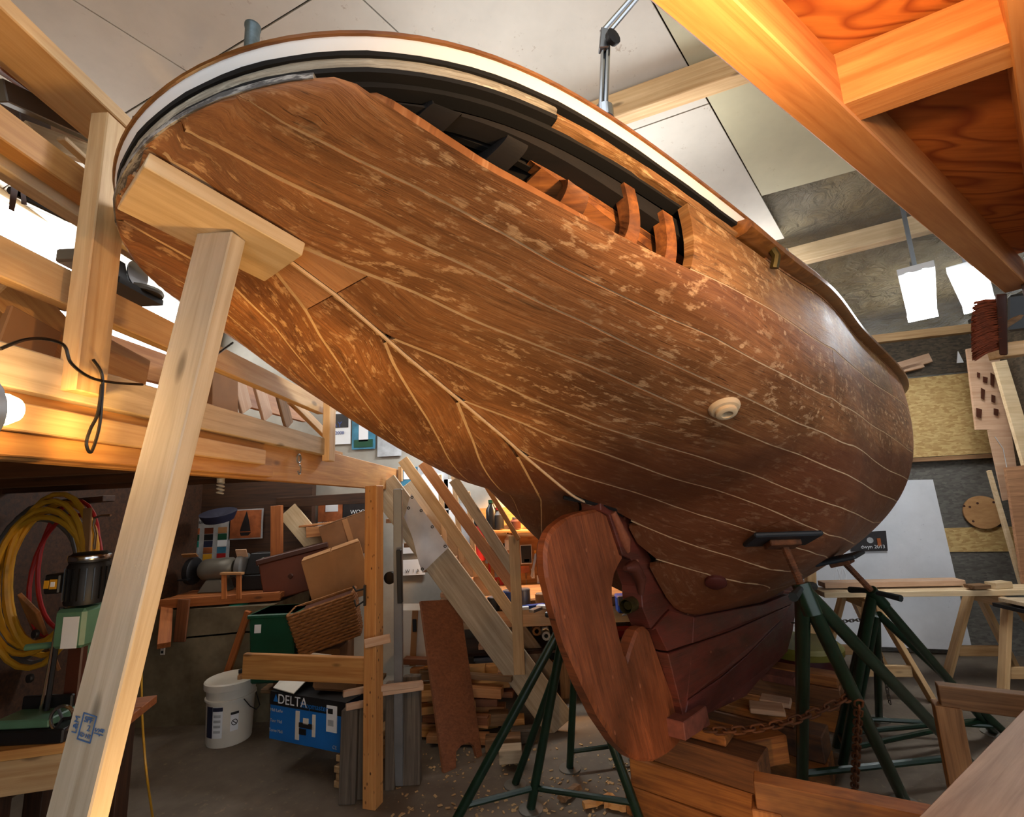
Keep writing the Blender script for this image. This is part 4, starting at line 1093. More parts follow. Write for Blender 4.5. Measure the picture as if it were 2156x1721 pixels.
# ================================================================ BACK WALL: posters, tool board, bench
BY = 5.34
def poster(name, label, px0, py0, px1, py1, mat, y=BY, parts=(), cat='poster', tilt=0):
    a, b = D(px0, py0, y), D(px1, py1, y)
    o = build(name, MB().box(((a.x + b.x) / 2, y, (a.z + b.z) / 2), (abs(b.x - a.x), .012, abs(a.z - b.z))), mat)
    tag(o, label, cat)
    for (n, u0, v0, u1, v1, m_) in parts:
        x0 = a.x + (b.x - a.x) * u0; x1 = a.x + (b.x - a.x) * u1; z0 = a.z + (b.z - a.z) * v0; z1 = a.z + (b.z - a.z) * v1
        build(n, MB().box(((x0 + x1) / 2, y - .008, (z0 + z1) / 2), (abs(x1 - x0), .006, abs(z1 - z0))), m_, o)
    return o
FONT = bpy.data.fonts.load('<builtin>') if False else None
def text(body, loc, xdir, ydir, size, mat, parent, name='lettering', sx=1.0, align='CENTER'):
    c = bpy.data.curves.new(name, 'FONT'); c.body = body; c.size = size; c.align_x = align; c.align_y = 'CENTER'; c.extrude = .0006
    tmp = bpy.data.objects.new('tmp', c); COL.objects.link(tmp)
    dg = bpy.context.evaluated_depsgraph_get(); me = bpy.data.meshes.new_from_object(tmp.evaluated_get(dg))
    bpy.data.objects.remove(tmp); bpy.data.curves.remove(c)
    o = bpy.data.objects.new(name, me); COL.objects.link(o); me.name = name
    me.materials.clear(); me.materials.append(M(mat))
    x = Vector(xdir).normalized(); y = (Vector(ydir) - x * Vector(ydir).dot(x)).normalized(); z = x.cross(y)
    R3 = Matrix((x * sx, y, z)).transposed()
    o.matrix_world = Matrix.Translation(Vector(loc)) @ R3.to_4x4()
    if parent is not None:
        o.parent = parent; mw = Matrix.Translation(Vector(loc) - WL[parent.name]) @ R3.to_4x4(); o.matrix_basis = mw
    WL[o.name] = Vector(loc)
    return o
PX, PZ = (1, 0, 0), (0, 0, 1)
o = poster('poster', 'white poster with dark picture and blue lettering above the loft beam', 690, 868, 738, 935, 'paper_white', parts=(('picture', .12, .08, .9, .5, 'poster_dark'),))
text('BAY', D(705, 895, BY - .012), PX, PZ, .09, 'blue', o); text('2008', D(715, 912, BY - .012), PX, PZ, .05, 'blue', o)
poster('poster', 'blue poster with white ship and green shore behind the loft corner', 742, 868, 790, 945, 'teal_poster', parts=(('ship_print', .3, .35, .7, .8, 'paper_white'), ('shore_print', .1, .75, .9, .95, 'bin_green')))
poster('poster', 'grey poster at the hull edge right of the blue ship poster', 795, 895, 845, 960, 'poster_grey')
poster('poster', 'pale blue poster with ringed letters beside the aluminium track', 845, 985, 880, 1040, 'teal_poster', parts=(('letter_print', .15, .15, .8, .45, 'paper_white'),))
poster('poster', 'large grey-white drawing sheet seen between the stair rails', 878, 985, 945, 1085, 'poster_grey', parts=(('drawing', .15, .15, .85, .8, 'paper_white'),))
o = poster('poster', 'poster of a white sail over an orange sky left of the black one', 671, 1050, 722, 1106, 'poster_orange', parts=(('sail_print', .3, .05, .8, .5, 'paper_white'), ('caption', .0, .86, 1, 1, 'paper_white')))
text('TONY', D(690, 1102, BY - .014), PX, PZ, .05, 'black', o)
o = poster('poster', 'black poster with white ring of lettering behind the boxes', 722, 1045, 800, 1125, 'poster_dark')
text('WOODEN', D(765, 1078, BY - .012), PX, PZ, .06, 'paper_white', o)
poster('poster', 'white notice with small blue print under the canvas', 848, 1145, 880, 1165, 'paper_white')
o = poster('poster', 'white notice with three small letters beside the stringer foot', 846, 1180, 895, 1210, 'paper_white', parts=())
text('W  I  A', D(868, 1203, BY - .012), PX, PZ, .05, 'black', o)
poster('picture', 'small framed dark picture with white border below stair top', 890, 1065, 914, 1090, 'paper_white', parts=(('print', .12, .12, .88, .88, 'blue'),), cat='picture')
for i, (x0, x1, y0, y1, m_) in enumerate(((935, 962, 1010, 1070, 'paper_white'), (935, 965, 1075, 1150, 'paper_white'), (968, 990, 1060, 1180, 'poster_grey'))):
    poster('paper_sheet', ['white chart pinned high between the stair rails', 'white chart with grid pinned below another between stair rails', 'tall grey sheet pinned right of the white charts'][i], x0, y0, x1, y1, m_, cat='paper')
# tool board, lit by its own lamp
tb0, tb1 = D(1010, 1075, BY), D(1330, 1275, BY)
mb = MB(); mb.box(((tb0.x + tb1.x) / 2, BY - .0, (tb0.z + tb1.z) / 2 + .02), (tb1.x - tb0.x, .03, tb0.z - tb1.z))
tool = tag(build('tool_board', mb, 'pine_orange'), 'warm-lit wooden tool board on the back wall behind the stairs', 'board')
TY = BY - .05
def tool_thing(kind, label, px, py, s, mat, mat2='steel', ang=0):
    c = D(px, py, TY); o = thing(kind, c - Vector((0, 0, s * .5)), label, 'tool', 'tools on the back wall')
    R = Matrix.Rotation(ang, 3, 'Y')
    def pt(x, z, y=0):
        return c + R @ Vector((x, y, z))
    if kind == 'screwdriver':
        mb = MB(); mb.tube([pt(0, s * .1), pt(0, s * .5)], s * .07, 8, rs=[s * .06, s * .075]); build('handle', mb, mat, o, smooth=True)
        mb = MB(); mb.tube([pt(0, s * .1), pt(0, -s * .5)], s * .022, 6); build('shaft', mb, mat2, o, smooth=True)
    elif kind == 'pliers':
        for q in (-1, 1):
            mb = MB(); mb.tube([pt(q * .02 * s, s * .1), pt(q * .14 * s, -s * .15), pt(q * .1 * s, -s * .5)], s * .05, 6); build('handle', mb, mat, o, smooth=True)
        mb = MB(); mb.tube([pt(0, s * .08), pt(0, s * .28), pt(0, s * .5)], s * .08, 6, rs=[s * .1, s * .09, s * .03]); build('jaw', mb, mat2, o, smooth=True)
    elif kind == 'hand_saw':
        mb = MB(); mb.prism([pt(-.1 * s, .3 * s), pt(.12 * s, .3 * s), pt(.05 * s, -.6 * s), pt(-.04 * s, -.6 * s)], (0, .003, 0)); build('blade', mb, mat2, o)
        mb = MB(); mb.tube([pt(-.1 * s, .3 * s), pt(-.1 * s, .5 * s), pt(.1 * s, .52 * s), pt(.12 * s, .3 * s), pt(-.1 * s, .3 * s)], s * .04, 6); build('handle', mb, mat, o, smooth=True)
    elif kind == 'hammer':
        mb = MB(); mb.tube([pt(0, .4 * s), pt(0, -.5 * s)], s * .04, 7); build('handle', mb, mat, o, smooth=True)
        mb = MB(); mb.tube([pt(-.2 * s, .42 * s), pt(.0, .42 * s), pt(.18 * s, .42 * s)], s * .07, 8, rs=[s * .03, s * .07, s * .075]); build('head', mb, mat2, o, smooth=True)
    elif kind == 'square':
        mb = MB(); mb.prism([pt(-.2 * s, .5 * s), pt(.2 * s, .5 * s), pt(.2 * s, .4 * s), pt(-.1 * s, .4 * s), pt(-.1 * s, -.5 * s), pt(-.2 * s, -.5 * s)], (0, .004, 0)); build('blade', mb, mat2, o)
        mb = MB(); mb.prism([pt(-.24 * s, .54 * s, -.004), pt(.24 * s, .54 * s, -.004), pt(.24 * s, .42 * s, -.004), pt(-.24 * s, .42 * s, -.004)], (0, .014, 0)); build('stock', mb, mat, o)
    return o
tl = [('pliers', 'red handled pliers on the tool board nearest the stair rail', 1038, 1180, .26, 'red', 'steel', .1), ('pliers', 'long red handled cutters hanging low on tool board', 1048, 1220, .3, 'red', 'steel', -.1),
      ('hand_saw', 'hand saw hanging left on the tool board', 1028, 1150, .3, 'old_wood', 'steel', .15), ('screwdriver', 'dark screwdriver left of the newel post on tool board', 1062, 1165, .2, 'black', 'steel', 0),
      ('screwdriver', 'red screwdriver on the tool board beside the pliers', 1055, 1240, .18, 'red', 'steel', 0), ('hammer', 'small hammer hanging under the shelf of bottles', 1070, 1120, .22, 'old_wood', 'black', .2),
      ('square', 'yellow try square right of the dark picture', 1132, 1190, .26, 'yellow', 'steel', .25), ('screwdriver', 'black handled chisel right of the yellow square', 1142, 1180, .26, 'black', 'steel', -.1),
      ('pliers', 'black pliers low at the right end of tool board', 1146, 1215, .2, 'black', 'black', 0), ('hammer', 'mallet head hammer at the rudder edge of tool board', 1150, 1150, .22, 'old_wood', 'brown_dark', 0),
      ('screwdriver', 'thin awl under the dark picture', 1108, 1222, .14, 'old_wood', 'steel', 0), ('screwdriver', 'thin dark awl left of the picture frame', 1085, 1215, .16, 'black', 'steel', .1)]
for a in tl:
    tool_thing(*a)
poster('picture', 'white-bordered dark picture of a candle-lit boat on the tool board', 1095, 1148, 1121, 1187, 'paper_white', y=BY - .03, parts=(('print', .06, .05, .94, .95, 'black'), ('glow_print', .3, .75, .75, .9, 'paper_white')), cat='picture')
poster('picture', 'small low picture shelf card under the dark boat picture', 1095, 1192, 1115, 1206, 'poster_orange', y=BY - .03, cat='picture')
poster('paper_sheet', 'white paper tag right below the dark boat picture', 1118, 1198, 1126, 1218, 'paper_white', y=BY - .03, cat='paper')
poster('paper_sheet', 'crumpled white paper low on the tool board by the rudder', 1130, 1212, 1152, 1228, 'paper_white', y=BY - .04, cat='paper')
# shelf with bottles above the board
sa, sb = D(1030, 1118, BY - .14), D(1170, 1118, BY - .14)
tag(beam('tool_shelf', sa, sb, .2, .025, 'pine_orange'), 'narrow wooden shelf with bottles above the tool board', 'shelf')
def bottle(label, px, py, h, r, mat, cap, y=BY - .15, name='bottle', group='bottles on the tool shelf'):
    b = D(px, py, y); o = thing(name, b, label, 'bottle', group)
    mb = MB(); mb.lathe([(0, 0), (r, 0), (r, h * .65), (r * .45, h * .82), (r * .45, h * .9), (0, h * .9)], b, (0, 0, 1), 14); build('body', mb, mat, o, smooth=True)
    mb = MB(); mb.lathe([(r * .5, h * .88), (r * .5, h), (0, h)], b, (0, 0, 1), 10); build('cap', mb, cap, o, smooth=True)
    return o
bottle('dark bottle with green label on the tool shelf', 1036, 1114, .3, .06, 'black_gloss', 'bin_green')
bottle('black jug beside the green labelled bottle', 1050, 1114, .22, .06, 'black', 'red')
bottle('squat dark jar in middle of the tool shelf', 1085, 1114, .12, .06, 'brown_dark', 'steel')
bottle('pale spray can at the right end of tool shelf', 1138, 1112, .2, .035, 'paper_white', 'paper_white')
bottle('clear jar at the far right of tool shelf', 1120, 1112, .16, .05, 'alu', 'steel')
bottle('white spool bottle hanging at top of the tool board', 1072, 1158, .16, .045, 'plastic_white', 'paper_white', y=BY - .1)
bottle('red fire extinguisher bottle seen between stair rails', 1008, 1180, .4, .075, 'red', 'black', y=BY - .12, name='fire_extinguisher', group=None)
# work bench in front of the board
bz = .82; bl, br = D(920, 1290, 4.55), D(1335, 1275, 4.55)
bench = thing('work_bench', ((bl.x + br.x) / 2, 4.9, 0), 'long cluttered work bench along the back wall behind the rudder', 'bench')
for i, y in enumerate((4.64, 4.82, 5.0, 5.18)):
    beam('bench_top_board', (-.75, y, bz), (1.2, y, bz), .175, .045, 'old_wood', parent=bench)
beam('bench_apron', (-.75, 4.56, bz - .14), (1.2, 4.56, bz - .14), .03, .14, 'pine_pale', parent=bench)
beam('bench_apron', (-.75, 4.55, bz - .02), (1.2, 4.55, bz - .02), .03, .07, 'old_wood', parent=bench)
for x in (-.68, .35, 1.1):
    for y in (4.62, 5.2):
        beam('leg', (x, y, 0), (x, y, bz - .03), .09, .09, 'old_wood', parent=bench)
beam('bench_shelf', (-.7, 4.95, .35), (1.15, 4.95, .35), .5, .025, 'dark_wood', parent=bench)
o = tag(beam('shelf_board', D(1020, 1245, 5.2), D(1160, 1240, 5.2), .2, .03, 'pine_pale'), 'pale raised shelf board at the back of the work bench', 'shelf')
def tin(label, px, py, z, r, h, mat, y=None, name='tin', cat='tin', group='things on the work bench'):
    p = G(px, py, z) if y is None else D(px, py, y)
    mb = MB(); mb.lathe([(0, 0), (r, 0), (r, h * .92), (r * 1.05, h * .94), (r * 1.05, h), (0, h)], p, (0, 0, 1), 16)
    o = thing(name, p, label, cat, group); build('body', mb, mat, o, smooth=True)
    mb = MB(); mb.lathe([(r * .9, h), (r * .9, h * 1.04), (0, h * 1.04)], p, (0, 0, 1), 14); build('lid', mb, 'steel', o); return o
BT = bz + .024
tin('blue paint tin on the work bench beside newel post', 1075, 1282, BT, .06, .14, 'blue')
tin('round wooden tub on the work bench near the rudder', 1142, 1268, BT, .06, .07, 'cardboard')
tin('clear jar with blue lid beside the newel post', 1105, 1272, BT, .05, .12, 'alu')
tin('dark tin at left end of the work bench', 1040, 1285, BT, .05, .1, 'black')
for i, (px, py, lx, a) in enumerate(((1120, 1277, .22, .3), (1150, 1278, .16, -.5), (1128, 1284, .12, .9), (1095, 1281, .14, .1))):
    p = G(px, py, BT + .012)
    tag(beam('hand_plane' if i == 0 else 'offcut', p - Vector((math.cos(a), math.sin(a), 0)) * lx / 2, p + Vector((math.cos(a), math.sin(a), 0)) * lx / 2, .05, .024, ('blue', 'paper_white', 'steel', 'paper_white')[i]),
        ['blue hand tool lying on the bench next to the round tub', 'white offcut on the bench closest to the rudder', 'steel offcut at the bench front edge', 'white offcut lying just right of the newel post'][i], 'tool' if i == 0 else 'offcut')
# vice with blue body seen through the rudder aperture
vp = D(1316, 1270, 4.5)
o = thing('bench_vice', vp - Vector((0, 0, .1)), 'blue bench vice seen through the rudder opening', 'vice')
build('vice_body', MB().box(vp, (.16, .16, .14)), 'blue', o, bevel=.012); build('vice_jaw', MB().box(vp + Vector((0, -.1, .04)), (.16, .03, .08)), 'steel', o, bevel=.004)
mb = MB(); mb.tube([vp + Vector((0, -.12, -.03)), vp + Vector((0, -.24, -.03))], .014, 8); build('screw', mb, 'steel', o); mb = MB(); mb.tube([vp + Vector((-.08, -.23, -.05)), vp + Vector((.08, -.23, -.0))], .007, 6); build('handle', mb, 'steel', o)
# bins and cans on the floor under the bench
def bin_box(label, px, py, w, d, h, mat, z=0.0, ang=0.0, name='storage_bin', lip=True, cat='bin', y=None):
    p = G(px, py, z) if y is None else D(px, py, y)
    R = Matrix.Rotation(ang, 3, 'Z'); o = thing(name, p, label, cat)
    c = [(-w / 2 * .88, -d / 2 * .88, 0), (w / 2 * .88, -d / 2 * .88, 0), (w / 2 * .88, d / 2 * .88, 0), (-w / 2 * .88, d / 2 * .88, 0), (-w / 2, -d / 2, h), (w / 2, -d / 2, h), (w / 2, d / 2, h), (-w / 2, d / 2, h)]
    mb = MB(); mb.hexa([p + R @ Vector(v) for v in c]); build('body', mb, mat, o, bevel=.012)
    if lip:
        mb = MB(); k = 1.05; c = [(-w / 2 * k, -d / 2 * k, h - .03), (w / 2 * k, -d / 2 * k, h - .03), (w / 2 * k, d / 2 * k, h - .03), (-w / 2 * k, d / 2 * k, h - .03), (-w / 2 * k, -d / 2 * k, h), (w / 2 * k, -d / 2 * k, h), (w / 2 * k, d / 2 * k, h), (-w / 2 * k, d / 2 * k, h)]
        mb.hexa([p + R @ Vector(v) for v in c]); build('rim', mb, mat, o, bevel=.006)
    return o
bin_box('blue plastic crate on the floor under the bench left of rudder', 1235, 1450, .34, .28, .22, 'blue')
bin_box('grey plastic tub with lid behind the stairs under the bench', 1050, 1440, .42, .3, .28, 'poster_grey')
bin_box('black crate under the bench behind the green stand legs', 1150, 1425, .3, .3, .28, 'black')
bin_box('red fuel can seen through the lower rudder opening', 1330, 1420, .3, .2, .42, 'red', lip=False, cat='can', name='fuel_can')
cable('rope', 'yellow rope draped over the crate under the bench', [G(1110, 1440) + Vector((0, 0, .02)), G(1130, 1425) + Vector((0, 0, .18)), G(1150, 1425) + Vector((0, -.17, .22)), G(1190, 1430) + Vector((0, -.1, .12)), G(1220, 1440) + Vector((0, -.2, .05))], .012, 'yellow', 'rope')
for i, (px, py) in enumerate(((1100, 1340), (1130, 1330), (1150, 1340), (1060, 1345))):
    p = D(px, py, 4.8); mb = MB(); mb.lathe([(.02, 0), (.04, 0), (.04, .34), (.02, .34)], p, (0, 1, 0), 12)
    tag(build('paper_roll', mb, ('paper_white', 'cardboard', 'plastic_white', 'cardboard')[i], smooth=True), ['white paper roll end on the shelf under the bench', 'brown cardboard tube end under the bench, second from rudder', 'cream tube end under the bench closest to the rudder', 'brown tube end under the bench beside the stringer'][i], 'roll')

# ================================================================ UNDER THE LOFT
# foundation and dark board wall
mb = MB(); mb.box((-2.75, 4.85, .46), (1.2, .9, .92)); struct(build('wall_foundation', mb, 'concrete_wall'))
mb = MB(); mb.box((-2.95, 5.2, 1.4), (1.6, .1, 1.36)); struct(build('wall_inner', mb, 'dark_wood'))
def zb(px, py, z, dy=0):
    p = G(px, py, z); return p
# grinder bench
gz = 1.0; gl, gr = G(325, 1268, gz), G(588, 1250, gz)
o = thing('grinder_bench', ((gl.x + gr.x) / 2, 4.7, 0), 'rough orange wooden bench carrying the grinder under the loft', 'bench')
gd = (gr - gl).normalized()
for i in range(3):
    off = Vector((0, .09 + i * .17, -.02)); beam('bench_top_board', gl + off, gr + off, .165, .045, 'bench_wood', parent=o)
beam('bench_apron', gl + Vector((0, .02, -.025)), gr + Vector((0, .02, -.025)), .025, .075, 'bench_wood', parent=o)
beam('leg', G(345, 1360, .72), D(352, 1272, 4.45), .09, .05, 'bench_wood', parent=o, ext=(.0, .0))
beam('leg', D(480, 1425, 4.42), D(528, 1285, 4.42), .11, .05, 'bench_wood', parent=o)
beam('hanging_slat', D(388, 1262, 4.36), D(378, 1352, 4.36), .1, .02, 'redboard', parent=o, up=(0, 1, 0))
beam('bench_shelf', D(395, 1335, 4.55), D(555, 1320, 4.55), .3, .02, 'grey_wood', parent=o)
# bench grinder
gp = G(440, 1250, gz + .005) + Vector((0, .12, 0))
o = thing('bench_grinder', gp, 'grey bench grinder with two wheels on the orange bench', 'grinder')
mb = MB(); mb.prism([gp + Vector(v) for v in ((-.13, -.1, 0), (.13, -.1, 0), (.07, -.07, .11), (-.07, -.07, .11))], (0, .17, 0)); build('pedestal', mb, 'gun_grey', o, bevel=.008)
mb = MB(); mb.lathe([(0, -.16), (.07, -.16), (.095, -.13), (.1, -.05), (.1, .05), (.095, .13), (.07, .16), (0, .16)], gp + Vector((0, 0, .2)), (1, 0, .04), 22); build('motor', mb, 'gun_grey', o, smooth=True)
for sgn, m_ in ((-1, 'black'), (1, 'rubber_grey')):
    c = gp + Vector((sgn * .24, 0, .2 + sgn * .01)); mb = MB(); mb.lathe([(0, -.03), (.12, -.03), (.125, -.01), (.125, .02), (.11, .03), (0, .03)], c, (1, 0, 0), 24); w_ = build('grinding_wheel', mb, 'rubber_grey' if sgn > 0 else 'black', o, smooth=True)
    build('tool_rest', MB().box(c + Vector((0, -.12, -.06)), (.09, .05, .015)), 'black', o)
build('eye_shield', MB().box(gp + Vector((.26, -.08, .34)), (.1, .01, .08), Matrix.Rotation(.5, 3, 'X')), 'pink_wood', o)
build('eye_shield', MB().box(gp + Vector((-.24, -.06, .34)), (.14, .01, .05), Matrix.Rotation(.9, 3, 'X')), 'cardboard', o)
o = thing('wooden_rest', G(490, 1262, gz), 'small pine trestle rest in front of the grinder', 'rest')
for px in (472, 503):
    beam('leg', D(px, 1262, 4.36), D(px, 1210, 4.36), .04, .02, 'bench_wood', parent=o, up=(0, 1, 0))
beam('cap', D(466, 1208, 4.36), D(512, 1208, 4.36), .05, .02, 'cardboard', parent=o)
# black clock box
kp = G(542, 1245, gz + .005) + Vector((0, .15, 0))
o = thing('box_clock', kp, 'black box with a small round clock face on the bench end', 'clock')
build('lower_case', MB().box(kp + Vector((0, 0, .07)), (.36, .2, .14)), 'black', o, bevel=.01); 
mb = MB(); mb.hexa([kp + Vector(v) for v in ((-.16, -.1, .14), (.16, -.1, .14), (.16, .1, .14), (-.16, .1, .14), (-.13, -.06, .33), (.13, -.06, .33), (.13, .1, .33), (-.13, .1, .33))]); build('upper_case', mb, 'black', o, bevel=.008)
mb = MB(); mb.lathe([(0, 0), (.045, 0), (.05, -.01), (.05, .006), (.045, .01), (0, .01)], kp + Vector((.02, -.1, .24)), (0, -1, .2), 20); f_ = build('clock_face', mb, 'plastic_white', o, smooth=True)
build('clock_hand', MB().box(kp + Vector((.02, -.112, .25)), (.006, .003, .04)), 'black', f_); build('clock_hand', MB().box(kp + Vector((.035, -.112, .243)), (.03, .003, .006)), 'black', f_)
# things on the lower shelf
p = D(503, 1322, 4.5)
o = thing('pump', p, 'turquoise painted cast pump on the shelf below the grinder', 'pump')
mb = MB(); mb.lathe([(0, -.08), (.075, -.08), (.085, 0), (.075, .07), (.04, .09), (0, .09)], p + Vector((0, 0, .13)), (1, .3, 0), 18); build('casting', mb, 'turquoise', o, smooth=True)
build('base', MB().box(p + Vector((0, 0, .03)), (.2, .12, .06)), 'turquoise', o, bevel=.008); build('flange', MB().box(p + Vector((.06, -.04, .12)), (.14, .03, .03)), 'turquoise', o, bevel=.005); build('flange', MB().box(p + Vector((-.1, -.02, .1)), (.06, .05, .05)), 'turquoise', o, bevel=.005)
for i, (px, py, r, h, m_) in enumerate(((410, 1318, .07, .03, 'paper_white'), (408, 1310, .07, .03, 'poster_grey'), (468, 1318, .07, .02, 'steel'), (468, 1312, .05, .02, 'steel'), (446, 1312, .06, .05, 'wicker_brown'))):
    mb = MB(); mb.lathe([(0, 0), (r, 0), (r, h), (0, h)], D(px, py, 4.5), (0, 0, 1), 20)
    tag(build('disc', mb, m_), ['white disc lying lowest on the shelf under the grinder', 'grey disc stacked on the white disc below the grinder', 'steel pulley disc beside the turquoise pump, lower', 'small steel disc on top of the pulley disc', 'brown grinding disc between the white discs and pulley'][i], 'disc')
tag(beam('file_tool', D(395, 1330, 4.42), D(462, 1318, 4.42), .03, .012, 'steel'), 'flat grey steel bar along the front of grinder shelf', 'tool')
cable('hose_coil', 'dark coiled cable beside the turquoise pump', [D(530 + 14 * math.cos(a), 1300 + 22 * math.sin(a), 4.55 - .01 * a / 6) for a in np.linspace(0, 12, 16)], .008, 'brown_dark')
# wall pictures under the loft
IY = 5.13
o = poster('sailboat_picture', 'framed picture of a dark sail against an orange sky under the loft', 485, 1074, 552, 1134, 'poster_grey', y=IY, parts=(('print', .04, .04, .96, .96, 'poster_orange'),), cat='picture')
a, b = D(485, 1074, IY), D(552, 1134, IY)
mb = MB(); mb.prism([Vector((a.x + (b.x - a.x) * u, IY - .014, a.z + (b.z - a.z) * v)) for u, v in ((.52, .06), (.38, .55), (.34, .74), (.66, .74), (.6, .4))], (0, .004, 0)); build('sail_print', mb, 'poster_dark', o)
mb = MB(); mb.prism([Vector((a.x + (b.x - a.x) * u, IY - .014, a.z + (b.z - a.z) * v)) for u, v in ((.34, .77), (.68, .77), (.6, .88), (.38, .88))], (0, .004, 0)); build('hull_print', mb, 'poster_dark', o)
o = poster('colour_chart', 'paint colour chart with columns of swatches under the loft', 372, 1090, 480, 1200, 'poster_grey', y=IY, parts=tuple(('swatch', .04 + i * .25, .22 + j * .12, .2 + i * .25, .33 + j * .12, ['red', 'brown_dark', 'navy', 'poster_dark', 'blue', 'poster_orange', 'bin_green', 'turquoise', 'poster_grey', 'blue', 'leather', 'black', 'navy', 'poster_orange', 'yellow', 'cardboard', 'bin_green', 'paper_white', 'teal_poster', 'red'][(i * 5 + j) % 20]) for i in range(4) for j in range(5)), cat='chart')
text('My Kauri', D(410, 1100, IY - .012), PX, PZ, .06, 'black', o)
o = poster('colour_chart', 'smaller rainbow paint chart left of the grinder', 338, 1135, 368, 1225, 'paper_white', y=IY - .02, parts=tuple(('swatch', .25, .1 + j * .13, .95, .22 + j * .13, ('red', 'poster_orange', 'yellow', 'bin_green', 'bin_green', 'poster_grey')[j]) for j in range(6)), cat='chart')
mb = MB(); mb.lathe([(0, 0), (.13, .02), (.16, .08), (.165, .1), (.15, .1), (0, .05)], D(462, 1100, 4.85), (0, -.3, 1), 20)
tag(build('hanging_bowl', mb, 'navy', smooth=True), 'dark blue bowl hanging under the loft above the colour chart', 'bowl')
# energy saving bulb hanging from the joists (unlit)
p = D(465, 1010, 3.0); o = thing('light_bulb', p - Vector((0, 0, .1)), 'unlit white spiral bulb in a holder under the loft', 'bulb')
mb = MB(); mb.lathe([(0, .1), (.035, .1), (.035, .05), (.022, .0), (.022, -.02), (0, -.02)], p, (0, 0, 1), 14); build('holder', mb, 'plastic_white', o, smooth=True)
mb = MB(); mb.tube([p + Vector((.018 * math.cos(a), .018 * math.sin(a), -.02 - a * .0035)) for a in np.linspace(0, 19, 40)], .006, 6); build('spiral', mb, 'plastic_white', o, smooth=True)
p = D(343, 1368, 4.38); o = tag(build('wall_outlet', MB().box(p, (.04, .01, .09)), 'plastic_white', bevel=.004), 'white double wall outlet on the concrete foundation', 'outlet')
for dz in (-.02, .02):
    build('socket', MB().box(p + Vector((0, -.007, dz)), (.018, .004, .02)), 'black', o)

# boxes, basket and bin behind the knotty post
def carton(label, c, w, d, h, rz, ry, mat, flap=True, rx=0.0):
    o = thing('cardboard_box', Vector(c) - Vector((0, 0, h / 2)), label, 'box', None)
    R = Matrix.Rotation(rz, 3, 'Z') @ Matrix.Rotation(ry, 3, 'Y') @ Matrix.Rotation(rx, 3, 'X')
    build('body', MB().box(c, (w, d, h), R), mat, o, bevel=.004)
    build('tape', MB().box(Vector(c) + R @ Vector((0, -d / 2 - .001, 0)), (.05, .002, h * .98), R), 'cardboard', o)
    if flap:
        build('flap', MB().box(Vector(c) + R @ Vector((-w * .25, 0, h / 2 + .004)), (w * .48, d, .006), R), mat, o); build('flap', MB().box(Vector(c) + R @ Vector((w * .25, 0, h / 2 + .004)), (w * .48, d, .006), R), mat, o)
    return o
cb = D(712, 1210, 4.48)
carton('large cardboard box tilted on top of the wicker basket', cb, .49, .34, .45, .35, -.28, 'cardboard')
cb2 = D(738, 1130, 4.86)
carton('open cardboard box leaning on the large tilted box', cb2, .48, .3, .37, .3, -.3, 'cardboard_dark')
cb3 = D(665, 1390, 4.2)
o = carton('flat cardboard box with hand hole under the wicker basket', cb3, .5, .4, .24, .05, 0, 'cardboard_dark')
build('hand_hole', MB().box(cb3 + Vector((-.05, -.204, .02)), (.09, .006, .035)), 'black', o, bevel=.01)
# wicker basket
wc = D(690, 1305, 4.05); o = thing('wicker_basket', wc - Vector((0, 0, .16)), 'tilted brown wicker basket beneath the cardboard boxes', 'basket')
R = Matrix.Rotation(.25, 3, 'Z') @ Matrix.Rotation(-.25, 3, 'Y')
for k in range(15):
    z = -.16 + k * .022; q = .9 + .1 * k / 14; pts = []
    for i in range(49):
        u = i / 48 * 4; e = int(u) % 4; f = u - int(u)
        cs = [(-.24, -.17), (.24, -.17), (.24, .17), (-.24, .17)]; a, b = cs[e], cs[(e + 1) % 4]
        wv = .007 * math.cos(i * math.pi + k * math.pi)
        x = (a[0] + (b[0] - a[0]) * f) * q; y = (a[1] + (b[1] - a[1]) * f) * q
        x += wv * (1 if e in (1,) else -1 if e == 3 else 0); y += wv * (1 if e == 2 else -1 if e == 0 else 0)
        pts.append(wc + R @ Vector((x, y, z)))
    mb = MB(); mb.tube(pts, .0105, 5, cap=False); build('woven_row', mb, 'wicker_brown', o)
mb = MB(); mb.box(wc + R @ Vector((0, 0, -.01)), (.42, .3, .29), R); build('basket_liner', mb, 'brown_dark', o)
for k in (-1, 1):
    mb = MB(); mb.tube([wc + R @ Vector((-.25, k * .05, .1)), wc + R @ Vector((-.3, k * .04, .06)), wc + R @ Vector((-.29, k * .03, -.08))], .008, 6); build('handle_cord', mb, 'pine_pale', o)
o = bin_box('dark green plastic storage bin beside the wicker basket', 590, 1425, .36, .34, .5, 'bin_green', z=.45)
build('bin_label', MB().box(WL[o.name] + Vector((-.1, -.18, .4)), (.05, .004, .06)), 'paper_white', o)
tag(beam('bin_shelf', D(575, 1436, 4.3), D(800, 1440, 4.3), .4, .03, 'old_wood'), 'low shelf plank carrying the green bin and cartons', 'shelf')
# brown chest behind the clock
cc = D(632, 1205, 4.75); R = Matrix.Rotation(.2, 3, 'Z') @ Matrix.Rotation(-.2, 3, 'Y')
o = thing('wooden_chest', cc - Vector((0, 0, .2)), 'reddish brown chest with dark lid tilted beside the boxes', 'chest')
build('body', MB().box(cc, (.6, .3, .34), R), 'leather', o, bevel=.01); build('lid', MB().box(cc + R @ Vector((0, 0, .19)), (.63, .33, .05), R), 'brown_dark', o, bevel=.008)
mb = MB(); mb.lathe([(0, 0), (.025, 0), (.02, .012), (0, .014)], cc + R @ Vector((-.05, -.152, 0)), (0, -1, 0), 12); build('boss', mb, 'brown_dark', o)
